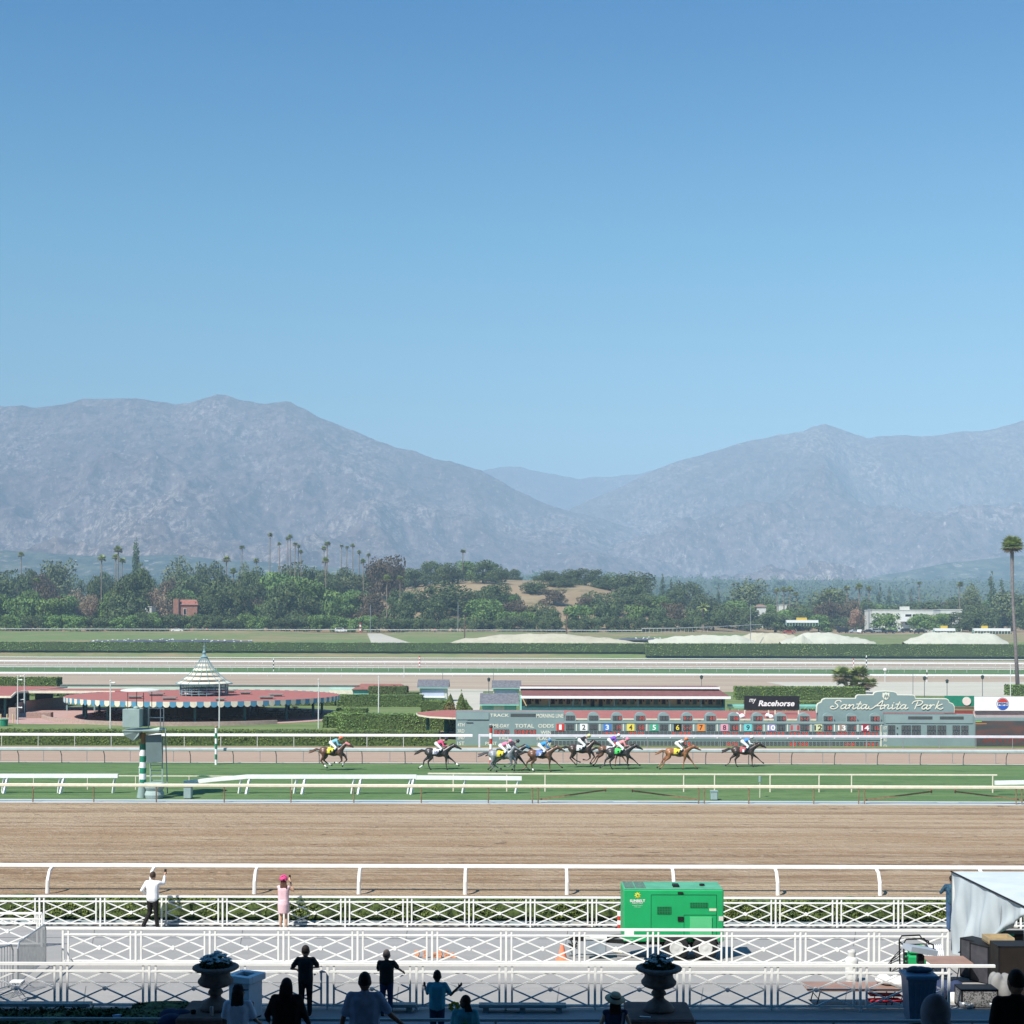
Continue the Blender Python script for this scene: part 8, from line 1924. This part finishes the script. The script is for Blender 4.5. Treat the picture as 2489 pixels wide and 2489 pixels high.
# sun emblem and lettering
su = MB(); cxs, czs = gp(1549.5), gz(2176); R_ = 8.2 * s_
for k in range(8):
    a = 2 * math.pi * k / 8; su.add([(cxs + R_ * .45 * math.cos(a - .3), GD - .009, czs + R_ * .45 * math.sin(a - .3)), (cxs + R_ * 1.05 * math.cos(a + .12), GD - .009, czs + R_ * 1.05 * math.sin(a + .12)), (cxs + R_ * .72 * math.cos(a + .42), GD - .009, czs + R_ * .72 * math.sin(a + .42)), (cxs + R_ * .45 * math.cos(a + .45), GD - .009, czs + R_ * .45 * math.sin(a + .45))], [(0, 1, 2, 3)])
part(su, 'sun_emblem', mat('emblem_yellow', (.75, .65, .06), (.7, .6, .05), 3, .5), g)
part(MB().tube([(cxs, GD - .013, czs), (cxs, GD - .003, czs)], R_ * .55, 20), 'emblem_ring', MATS['emblem_yellow'], g); part(MB().tube([(cxs, GD - .018, czs), (cxs, GD - .0135, czs)], R_ * .28, 16), 'emblem_centre', GG, g)
text('SUNBELT', cxs, GD - .007, gz(2189.6), 6.5 * s_, WHITE, g, w=37 * s_, bold=.035); text('RENTALS', cxs, GD - .007, gz(2195), 2.6 * s_, WHITE, g, w=26 * s_, bold=.02)
text('POWER & HVAC', cxs, GD - .007, gz(2201), 1.6 * s_, WHITE, g, w=25 * s_); text('SERVICES', cxs, GD - .007, gz(2204.5), 1.4 * s_, WHITE, g, w=14 * s_); text('10446271', gp(1528), GD - .007, gz(2284), 3 * s_, WHITE, g, w=22 * s_)
zg = prof(GD)
part(MB().box(gx0 + .02, gx1 - .05, GD + .05, GD + dpt - .05, zg + .38, zb0 - .003), 'chassis', BLACK, g)
fd = MB(); fx = gp(1651); fd.bar((fx - .72, GD - .02, zg + .62), (fx + .95, GD - .02, zg + .62), .28, .03); fd.bar((fx - .72, GD - .02, zg + .62), (fx - .86, GD - .02, zg + .42), .28, .03); fd.bar((fx + .95, GD - .02, zg + .62), (fx + 1.05, GD - .02, zg + .42), .28, .03); part(fd, 'mudguard', mat('guard_grey', (.12, .13, .14), (.08, .09, .1), 2, .5), g)
for xx in (1643, 1713):
    for yy in (GD - .08, GD + dpt - .1):
        w1 = part(MB().lathe([(.19, -.09), (.30, -.10), (.325, -.07), (.33, 0), (.325, .07), (.30, .10), (.19, .09)], (0, 0, 0), 28), 'wheel', mat('tyre', (.03, .03, .032), (.02, .02, .022), 6, .85), g, smooth=True)
        w1.data.transform(Matrix.Translation((gp(xx) - g.location.x, yy - g.location.y, .33)) @ Matrix.Rotation(R(90), 4, 'X') @ Matrix.Translation((g.location.x, g.location.y, g.location.z)))
        rm_ = part(MB().lathe([(.01, .09), (.185, .09), (.185, .115), (.16, .118), (.11, .101), (.05, .12), (.01, .12)], (0, 0, 0), 20), 'rim', OFFW, w1, smooth=True)
        rm_.data.transform(Matrix.Translation((gp(xx) - g.location.x, yy - g.location.y, .33)) @ Matrix.Rotation(R(90), 4, 'X') @ Matrix.Translation((g.location.x, g.location.y, g.location.z)))
tg = MB(); yt_ = GD + dpt / 2
tg.bar((gx0 + .1, GD + .2, zg + .42), (gp(1405), yt_, zg + .42), .09, .1); tg.bar((gx0 + .1, GD + dpt - .2, zg + .42), (gp(1405), yt_, zg + .42), .09, .1); tg.bar((gp(1405), yt_, zg + .42), (gp(1382), yt_, zg + .46), .1, .1)
part(tg, 'drawbar', BLACK, g); part(MB().tube([(gp(1390), yt_, zg), (gp(1390), yt_, zg + .55)], .035, 8).lathe([(.01, 0), (.09, 0), (.09, .03), (.01, .04)], (gp(1390), yt_, zg), 12), 'jockey_stand', STEEL, g)
part(MB().cbox((gp(1450), GD + .2, zg + .32), .52, .4, .40, bev=.02), 'tool_box', mat('box_grey', (.30, .34, .38), (.24, .28, .31), 2, .5), g); part(MB().cbox((gp(1450), GD + .2, zg + .54), .56, .44, .04), 'tool_box_lid', OFFW, g)
cbl = MB(); rr = random.Random(6)
for k in range(5): cbl.tube([(gp(1384) + rr.uniform(-.05, .05), GD + rr.uniform(0, .3), zg + .5 - .08 * k), (gp(1396), GD + rr.uniform(0, .3), zg + .3), (gp(1404), GD + .1, zg + .45 - .05 * k)], .014, 6)
part(cbl, 'chain', BLACK, g)
part(MB().tube([(gp(1490), GD - .1, zg + .24), (gp(1512), GD - .15, zg + .22)], .035, 10), 'cable_coil', CREAM, g)
cn = thing('traffic_cone', 'faded orange traffic cone left of the generator drawbar', 'cone', (Xp(1366, 38.3), 38.3, prof(38.3)))
OR = mat('cone_orange', (.85, .26, .14), (.75, .22, .12), 4, .6)
part(MB().lathe([(.13, .03), (.035, .42), (.028, .42), (.01, .42)], (Xp(1366, 38.3), 38.3, prof(38.3)), 20), 'body', OR, cn); part(MB().cbox((Xp(1366, 38.3), 38.3, prof(38.3) + .015), .34, .34, .03, bev=.008), 'base', OR, cn)
br_ = thing('warning_post', 'red and white striped warning post behind the generator by the far fence', 'post', (Xp(1506, 44.6), 44.6, prof(44.6)))
for k in range(4): part(MB().tube([(Xp(1506, 44.6), 44.6, prof(44.6) + .05 + .13 * k), (Xp(1506, 44.6), 44.6, prof(44.6) + .18 + .13 * k)], .075, 14), 'stripe', (RED, WHITE)[k % 2], br_)
part(MB().cbox((Xp(1506, 44.6), 44.6, prof(44.6) + .025), .26, .26, .05), 'base', BLACK, br_)
BRO = mat('orange_brick', (.62, .30, .18), (.48, .22, .13), 5, .8)
for k, (x, n) in enumerate(((1012, 3), (1033, 3), (1053, 2), (1068, 3), (1084, 3), (1096, 2), (1104, 1))):
    for j in range(n):
        p = (Xp(x + 2 * (j % 2), 38.7), 38.7, prof(38.7) + .033 + .066 * j); tag(MB().cbox(p, .11, .09, .062, rz=.3 * (k % 3) - .2 + .1 * j, bev=.005).build('brick', BRO, origin=p), 'orange brick in the loose row behind the middle fence', 'brick', 'orange bricks in a loose row on the apron')
# cables on the apron
def cable(label, pts, r=.012, m=BLACK):
    P = [Vector((Xp(x, d), d, prof(d) + r)) for x, d in pts]; tag(MB().tube(P, r, 5).build('cable', m, origin=tuple(P[0])), label, 'cable')
cable('dark cable lying along the foot of the farthest fence', [(x, 45.1 - .12 * math.sin(x * .02)) for x in range(760, 1790, 26)])
cable('second dark cable lying along the far fence at right', [(x, 45.0 - .15 * math.sin(x * .017 + 1)) for x in range(1790, 2300, 30)])
# ---- white tent at right
CL = mat('tent_cloth', (.50, .55, .57), (.44, .49, .51), 1.5, .7, bump=.1)
tx0, ty1, ty0 = 12.03, 40.0, 34.9; ze = 4.56; tg_ = prof(38)
tt = thing('white_tent', 'white draped canopy tent with side curtain pulled open at the right edge', 'tent', (tx0, ty1, prof(ty1)))
rf_ = MB(); tx1 = 18.5; nx_ = 14; V = []; Fc = []
for j in range(9):
    for i in range(nx_ + 1):
        u_, v_ = i / nx_, j / 8; z = ze + .10 * (1 - abs(2 * v_ - 1)) * min(1, u_ * 4) - .05 * math.sin(math.pi * u_ * 5) ** 2 * (1 - abs(2 * v_ - 1)) * .6 * min(1, u_ * 4)
        V.append((tx0 + (tx1 - tx0) * u_ + (.24 * (1 - v_)) * (1 - u_), ty0 + (ty1 - ty0) * v_, z))
for j in range(8):
    for i in range(nx_): a = j * (nx_ + 1) + i; Fc.append((a, a + 1, a + nx_ + 2, a + nx_ + 1))
rf_.add(V, Fc); part(rf_, 'roof', CL, tt, smooth=True)
cu_ = MB(); V = []; Fc = []; nu, nv = 60, 26
for j in range(nv + 1):
    for i in range(nu + 1):
        u_, v_ = i / nu, j / nv; Y = ty1 - (ty1 - ty0) * u_
        zb_ = np.interp(u_, [0, .12, .3, .45, .6, .75, .9, 1], [prof(40) + .02, prof(40) + .05, 2.75, 2.95, 3.25, 3.75, 4.2, 4.5])
        sag = .10 * math.sin(math.pi * v_) * u_; fold = (.10 * math.sin(u_ * 30 + 3 * v_) + .09 * math.sin(u_ * 15 + 6 * v_ + 1) + .03 * math.sin(u_ * 70 + 2 * v_)) * v_ ** .7 * (1.1 - .5 * u_)
        bul = .35 * math.sin(math.pi * min(1, u_ * 1.3)) * v_ * (1 - .3 * v_)
        V.append((tx0 + .24 * u_ + fold - bul * .5, Y - .35 * v_ * u_ * math.sin(3 * v_), ze - .01 - (ze - zb_) * v_ - sag))
for j in range(nv):
    for i in range(nu): a = j * (nu + 1) + i; Fc.append((a, a + 1, a + nu + 2, a + nu + 1))
cu_.add(V, Fc); part(cu_, 'side_curtain', CL, tt, smooth=True)
bc = MB(); V = []; Fc = []
for i in range(41):
    u_ = i / 40; f = .05 * math.sin(u_ * 40); V += [(tx0 + (tx1 - tx0) * u_ * .1, ty1 + f, ze - .01), (tx0 + (tx1 - tx0) * u_ * .1, ty1 + f * 1.6, prof(40) + .03)]
bc.add(V, [(2 * i, 2 * i + 1, 2 * i + 3, 2 * i + 2) for i in range(40)]); part(bc, 'back_curtain', CL, tt, smooth=True)
pole_m = OFFW
for (x, y) in ((tx0 + .05, ty1 - .05), (tx0 + .27, ty0 + .05), (tx1, ty0 + .05), (tx1, ty1 - .05)): part(MB().cbox((x, y, (ze + prof(y)) / 2), .05, .05, ze - prof(y) - .02), 'pole', pole_m, tt)
vc = MB(); V = []
for i in range(13):
    a = 2 * math.pi * i / 12; V += [(tx0 + .30 + .10 * math.cos(a), ty0 + .02 + .06 * math.sin(a), ze - .15), (tx0 + .32 + .09 * math.cos(a), ty0 + .02 + .06 * math.sin(a), prof(ty0) + .3)]
vc.add(V, [(2 * i, 2 * i + 1, 2 * i + 3, 2 * i + 2) for i in range(12)]); part(vc, 'gathered_corner', CL, tt, smooth=True)
part(MB().bar((tx0 - .01, ty1, ze + .0), (tx0 + .22, ty0, ze + .0), .03, .035), 'eave_edge', BLACK, tt)
# ---- clutter by the tent
def tbl(label, x0, x1, D, h_, dp=.6, m=None, leg='fold'):
    X0, X1 = Xp(x0, D), Xp(x1, D); zb = prof(D + dp / 2); t = thing('folding_table', label, 'table', ((X0 + X1) / 2, D, zb))
    part(MB().cbox(((X0 + X1) / 2, D + dp / 2, zb + h_), X1 - X0, dp, .035, bev=.008), 'tabletop', m or mat('table_brown', (.30, .19, .15), (.24, .15, .12), 2, .6), t)
    for X in (X0 + .3, X1 - .3):
        part(MB().tube([(X - .1, D + .08, zb), (X, D + .1, zb + h_ - .02)], .013, 6).tube([(X - .1, D + dp - .08, zb), (X, D + dp - .1, zb + h_ - .02)], .013, 6).tube([(X - .05, D + .08, zb + h_ * .5), (X - .05, D + dp - .08, zb + h_ * .5)], .01, 6), 'leg', BLACK, t)
    return (X0 + X1) / 2, D + dp / 2, zb + h_ + .018
cx1, cy1, cz1 = tbl('long low brown folding table behind the near fence at right', 1962, 2212, 31.55, .40, .75)
cx2, cy2, cz2 = tbl('brown folding table between the tent curtain and the grey bin', 2262, 2366, 34.6, .52, .8)
def lumpy(label, name, cat, c, r, m, seed, n=7, vox=.03, flat=.5):
    mb = MB(); rr = random.Random(seed)
    for k in range(n): mb.ell((rr.uniform(-r, r) * .7, rr.uniform(-r, r) * .5, r * flat * rr.uniform(.4, 1.1)), r * .5, r * .42, r * flat * .6, 12, 8)
    o = link_mesh(skin(mb, vox, 2), name, m, None); o.location = c; return tag(o, label, cat)
lumpy('white bundled cloth on the low brown table', 'cloth_bundle', 'cloth', (Xp(2168, 31.9), 31.95, cz1), .30, WHITE, 1)
rc = thing('red_chair', 'folded bright red camping chair under the low brown table', 'chair', (Xp(2150, 31.7), 31.7, prof(31.7)))
xr, zr = Xp(2150, 31.7), prof(31.7); RC = mat('chair_red', (.75, .04, .06), (.62, .03, .05), 5, .7)
part(MB().bar((xr - .38, 31.55, zr + .17), (xr + .36, 31.75, zr + .14), .3, .03), 'seat', RC, rc); part(MB().bar((xr - .3, 31.9, zr + .22), (xr + .4, 31.95, zr + .2), .25, .03), 'backrest', RC, rc)
for k in range(3): part(MB().tube([(xr - .35 + .3 * k, 31.5, zr + .01), (xr - .15 + .3 * k, 31.95, zr + .18)], .011, 6), 'leg', BLACK, rc)
X_, Y_, z_ = Xp(2069, 35.0), 35.0, prof(35.0); pt = thing('gas_cylinder', 'off-white propane gas cylinder standing behind the middle fence', 'gas cylinder', (X_, Y_, z_))
part(MB().lathe([(.01, .02), (.12, .02), (.15, .08), (.155, .15), (.155, .50), (.14, .56), (.09, .60), (.05, .61), (.01, .61)], (X_, Y_, z_), 28), 'body', OFFW, pt, smooth=True); part(MB().lathe([(.13, 0), (.135, .05), (.125, .05), (.12, 0)], (X_, Y_, z_), 20), 'foot_ring', OFFW, pt)
part(MB().lathe([(.09, .58), (.10, .72), (.085, .76), (.08, .72), (.08, .6)], (X_, Y_, z_), 20), 'collar', OFFW, pt); part(MB().tube([(X_, Y_, z_ + .6), (X_, Y_, z_ + .70)], .02, 8).ell((X_, Y_, z_ + .71), .035, .035, .015, 10, 5), 'valve', STEEL, pt)
# grey bin on the walkway at right
X_, Y_, z_ = Xp(2232, 30.4), 30.4, prof(30.4); gb_ = thing('litter_bin', 'tall blue-grey ribbed wheeled bin on the walkway at right', 'bin', (X_, Y_, z_)); GBM = mat('bin_blue_grey', (.16, .22, .30), (.13, .18, .25), 2, .5)
bn = MB(); bn.add([(X_ - .24, Y_ - .22, z_ + .04), (X_ + .24, Y_ - .22, z_ + .04), (X_ + .24, Y_ + .22, z_ + .04), (X_ - .24, Y_ + .22, z_ + .04), (X_ - .30, Y_ - .28, z_ + .93), (X_ + .30, Y_ - .28, z_ + .93), (X_ + .30, Y_ + .28, z_ + .93), (X_ - .30, Y_ + .28, z_ + .93)], [(0, 3, 2, 1), (4, 5, 6, 7), (0, 1, 5, 4), (1, 2, 6, 5), (2, 3, 7, 6), (3, 0, 4, 7)])
for k in range(6): xx = -.2 + .08 * k; bn.bar((X_ + xx, Y_ - .225, z_ + .06), (X_ + xx * 1.25, Y_ - .285, z_ + .85), .022, .022)
part(bn, 'body', GBM, gb_); part(MB().cbox((X_, Y_, z_ + .97), .68, .64, .09, bev=.02), 'lid', GBM, gb_); part(MB().tube([(X_ - .2, Y_ + .2, z_ + .05), (X_ + .2, Y_ + .2, z_ + .05)], .05, 12), 'wheel', BLACK, gb_); part(MB().cbox((X_ + .14, Y_ - .243, z_ + .13), .07, .01, .1), 'sticker', WHITE, gb_)
lumpy('dark blue-grey bag lying on the ribbed bin lid', 'bag', 'bag', (X_ + .05, Y_, z_ + 1.0), .26, mat('bag_dark', (.07, .10, .14), (.05, .07, .1), 5, .6), 3, flat=.35)
# scale stand and green machine
X_, Y_, z_ = Xp(2234, 33.6), 33.6, prof(33.6); sc2 = thing('display_stand', 'grey tilted control head on a dark stand above the ribbed bin', 'equipment', (X_, Y_, z_))
hd_ = MB(); hd_.bar((X_ - .30, Y_ - .05, z_ + 1.03), (X_ + .34, Y_ + .1, z_ + .90), .42, .12, up=(0, 0, 1)); part(hd_, 'head', mat('head_grey', (.33, .37, .42), (.28, .32, .36), 2, .5), sc2)
part(MB().cbox((X_ + .02, Y_, z_ + .75), .16, .16, .24, bev=.03), 'swivel', BLACK, sc2); part(MB().tube([(X_, Y_, z_), (X_ + .02, Y_, z_ + .65)], .06, 10), 'column', BLACK, sc2); part(MB().cbox((X_, Y_, z_ + .03), .5, .4, .06, bev=.02), 'base', BLACK, sc2)
X_, Y_, z_ = Xp(2222, 35.8), 35.8, prof(35.8); gm = thing('pressure_machine', 'green machine with black tubular handle frame and hoses beside the tent', 'machine', (X_, Y_, z_))
part(MB().cbox((X_, Y_, z_ + .30), .44, .5, .5, bev=.03), 'body', GG, gm); part(MB().cbox((X_ + .05, Y_, z_ + .66), .42, .34, .16, bev=.03), 'tank', GG, gm)
fr = MB(); 
for yy in (-.2, .2): fr.tube([(X_ - .30, Y_ + yy, z_ + .05), (X_ - .32, Y_ + yy, z_ + .85), (X_ - .26, Y_ + yy, z_ + .95), (X_ + .18, Y_ + yy, z_ + .97), (X_ + .24, Y_ + yy, z_ + .88), (X_ + .40, Y_ + yy, z_ + .82), (X_ + .42, Y_ + yy, z_ + .6)], .02, 8)
fr.tube([(X_ - .30, Y_ - .2, z_ + .8), (X_ - .30, Y_ + .2, z_ + .8)], .018, 6).tube([(X_ + .22, Y_ - .2, z_ + .9), (X_ + .22, Y_ + .2, z_ + .9)], .018, 6).tube([(X_ - .3, Y_ - .2, z_ + .82), (X_ + .24, Y_ - .2, z_ + .84)], .016, 6)
part(fr, 'handle_frame', BLACK, gm)
for yy in (-.28, .28): w1 = part(MB().tube([(X_ + .1, Y_ + yy - .04, z_ + .14), (X_ + .1, Y_ + yy + .04, z_ + .14)], .14, 16), 'wheel', BLACK, gm)
hs_ = MB()
for k in range(4): hs_.tube([(X_ - .35, Y_ - .1 + .05 * k, z_ + .7 - .1 * k), (X_ - .58 - .04 * k, Y_ - .1, z_ + .45 - .05 * k), (X_ - .60, Y_ - .05, z_ + .1), (X_ - .38, Y_, z_ + .08 * k + .05)], .012, 6)
part(hs_, 'hose', BLACK, gm); pg = MB()
for k in range(4): pg.lathe([(.01, -.03), (.05, -.03), (.05, .03), (.01, .03)], (X_ - .30, Y_ - .26, z_ + .25 + .12 * k), 10)
part(pg, 'gauge', BLACK, gm)
X_, Y_, z_ = Xp(2277, 35.6), 35.6, prof(35.6); pp = thing('perforated_panel', 'white perforated panel leaning beside the green machine', 'panel', (X_, Y_, z_))
m_perf, ntp, bp_ = mk('perforated_white'); tcp = N(ntp, 'ShaderNodeTexCoord'); vor = N(ntp, 'ShaderNodeTexVoronoi'); vor.inputs['Scale'].default_value = 22; vor.inputs['Randomness'].default_value = 0.0
crp = N(ntp, 'ShaderNodeValToRGB'); crp.color_ramp.elements[0].position = .24; crp.color_ramp.elements[1].position = .30; crp.color_ramp.elements[0].color = (.05, .06, .07, 1); crp.color_ramp.elements[1].color = (.62, .66, .7, 1)
ntp.links.new(tcp.outputs['Object'], vor.inputs['Vector']); ntp.links.new(vor.outputs['Distance'], crp.inputs[0]); ntp.links.new(crp.outputs[0], bp_.inputs['Base Color'])
part(MB().bar((X_, Y_ - .15, z_ + .05), (X_ - .04, Y_ + .15, z_ + .78), .42, .02, up=(0, 1, 0)), 'sheet', m_perf, pp); part(MB().cbox((X_, Y_ - .16, z_ + .02), .46, .06, .04), 'foot', WHITE, pp)
# things on and around the tent table
def crate(label, x, y, D, w_, h_, dp, m, zoff=0.0, rz=0.0, name='black_crate', cat='crate'):
    X = Xp(x, D); z = W(x, y, D).z if zoff is None else prof(D) + zoff; t = thing(name, label, cat, (0, 0, 0)); e = .035
    for sx in (-1, 1):
        for sy in (-1, 1): part(MB().cbox((sx * (w_ / 2 - e / 2), sy * (dp / 2 - e / 2), h_ / 2), e, e, h_ - .01), 'corner_post', BLACK, t)
    part(MB().cbox((0, 0, .02), w_, dp, .035), 'base', BLACK, t); part(MB().cbox((0, 0, h_ - .018), w_, dp, .035), 'top_frame', BLACK, t)
    for sy in (-1, 1): part(MB().cbox((0, sy * (dp / 2 - .012), h_ * .5), w_ - .07, .012, h_ - .08), 'side_panel', m, t)
    for sx in (-1, 1): part(MB().cbox((sx * (w_ / 2 - .012), 0, h_ * .5), .012, dp - .07, h_ - .08), 'side_panel', m, t)
    t.location = (X, D, z); t.rotation_euler = (0, 0, rz)
GP = mat('panel_greyish', (.07, .07, .08), (.04, .04, .05), 3, .5)
crate('tall black framed rack nearest the tent curtain', 2370, 0, 35.6, .42, .95, .6, GP, rz=.5); crate('second tall black framed rack right of the first', 2394, 0, 35.0, .42, .92, .6, GP, rz=.5); crate('black wood-topped equipment crate at the bottom right under the tent', 2455, 0, 33.4, .75, 1.15, .6, mat('crate_dark', (.02, .015, .012), (.012, .01, .008), 3, .7))
crate('low dark rack full of tools behind the near fence at right', 2372, 0, 31.8, .8, .42, .5, mat('mesh_dark', (.05, .05, .05), (.25, .25, .25), 30, .5, lo=.5, hi=.55))
tr2 = thing('wooden_tray', 'pale wooden tray of tools on the racks under the tent', 'tray', (Xp(2425, 35.0), 35.0, prof(35) + .96)); X_, z_ = Xp(2425, 35.0), prof(35) + .96
WD2 = mat('pale_wood', (.42, .33, .20), (.32, .25, .15), 4, .7)
part(MB().cbox((X_, 35.0, z_ + .015), .62, .5, .03), 'base', WD2, tr2)
for q in (-.24, .24): part(MB().cbox((X_, 35.0 + q, z_ + .08), .62, .02, .13), 'side', WD2, tr2)
for q in (-.30, .30): part(MB().cbox((X_ + q, 35.0, z_ + .08), .02, .458, .13), 'side', WD2, tr2)
bbq = thing('charcoal_grill', 'dark grill with green handled lid rod under the tent', 'grill', (Xp(2470, 36.5), 36.5, prof(36.5))); X_, z_ = Xp(2470, 36.5), prof(36.5)
part(MB().cbox((X_, 36.5, z_ + .85), .9, .6, .3, bev=.06), 'firebox', BLACK, bbq); part(MB().tube([(X_ - .9, 36.2, z_ + .95), (X_ - .2, 36.1, z_ + 1.02)], .035, 10), 'green_handle', mat('handle_green', (.02, .30, .20), (.02, .25, .17), 3, .4), bbq)
for q in (-.35, .35): part(MB().tube([(X_ + q, 36.3, z_), (X_ + q, 36.3, z_ + .72)], .02, 6).tube([(X_ + q, 36.7, z_), (X_ + q, 36.7, z_ + .72)], .02, 6), 'leg', BLACK, bbq)
part(MB().tube([(X_ - .45, 36.4, z_ + .9), (X_ - .38, 36.4, z_ + 1.75), (X_ - .2, 36.4, z_ + 1.9)], .03, 8), 'chimney_pipe', STEEL, bbq)
lumpy('crumpled white plastic bag behind the near fence at right', 'plastic_bag', 'bag', (Xp(2333, 32.2), 32.2, prof(32.2)), .24, WHITE, 11, n=12, flat=1.1)
lumpy('dark blue bag on the ground behind the near fence at right', 'duffel_bag', 'bag', (Xp(2295, 32.4), 32.4, prof(32.4)), .36, NV, 12, n=9, flat=.9)
lumpy('greyish draped sheet beside the wood-topped crate', 'draped_sheet', 'sheet', (Xp(2432, 32.6), 32.6, prof(32.6)), .26, mat('sheet_grey', (.25, .25, .25), (.2, .2, .2), 3, .8), 13, n=11, flat=1.5)
for k, (x, D, r_) in enumerate(((2342, 31.6, .10), (2356, 31.5, .08), (2410, 31.6, .09), (2420, 31.9, .12))):
    X_, z_ = Xp(x, D), prof(D); t = thing('cooking_pot', ('shiny pot lid left of the tool rack', 'small steel pot beside the tool rack', 'small steel bowl right of the tool rack', 'larger steel pot right of the tool rack')[k], 'pot', (X_, D, z_))
    part(MB().lathe([(.01, .01), (r_ * .9, .01), (r_, .04), (r_, r_ * 1.4), (r_ * .94, r_ * 1.4), (r_ * .9, .05), (.01, .05)], (X_, D, z_), 18), 'body', STEEL, t, smooth=True)
    for s in (-1, 1): part(MB().tube([(X_ + s * r_, D - .02, z_ + r_), (X_ + s * (r_ + .03), D, z_ + r_), (X_ + s * r_, D + .02, z_ + r_)], .006, 5), 'handle', BLACK, t)
for k, (x, D) in enumerate(((2390, 31.7), (2405, 31.9), (2418, 32.2))):
    p = (Xp(x, D), D, prof(D) + .04); tag(MB().cbox(p, .5, .12, .07, rz=.2 * k, bev=.01).build('wood_block', WD2, origin=p), ('leftmost', 'middle', 'rightmost')[k] + ' wooden board lying by the tool rack at bottom right', 'board', 'wooden boards by the tool rack')
# ---- end
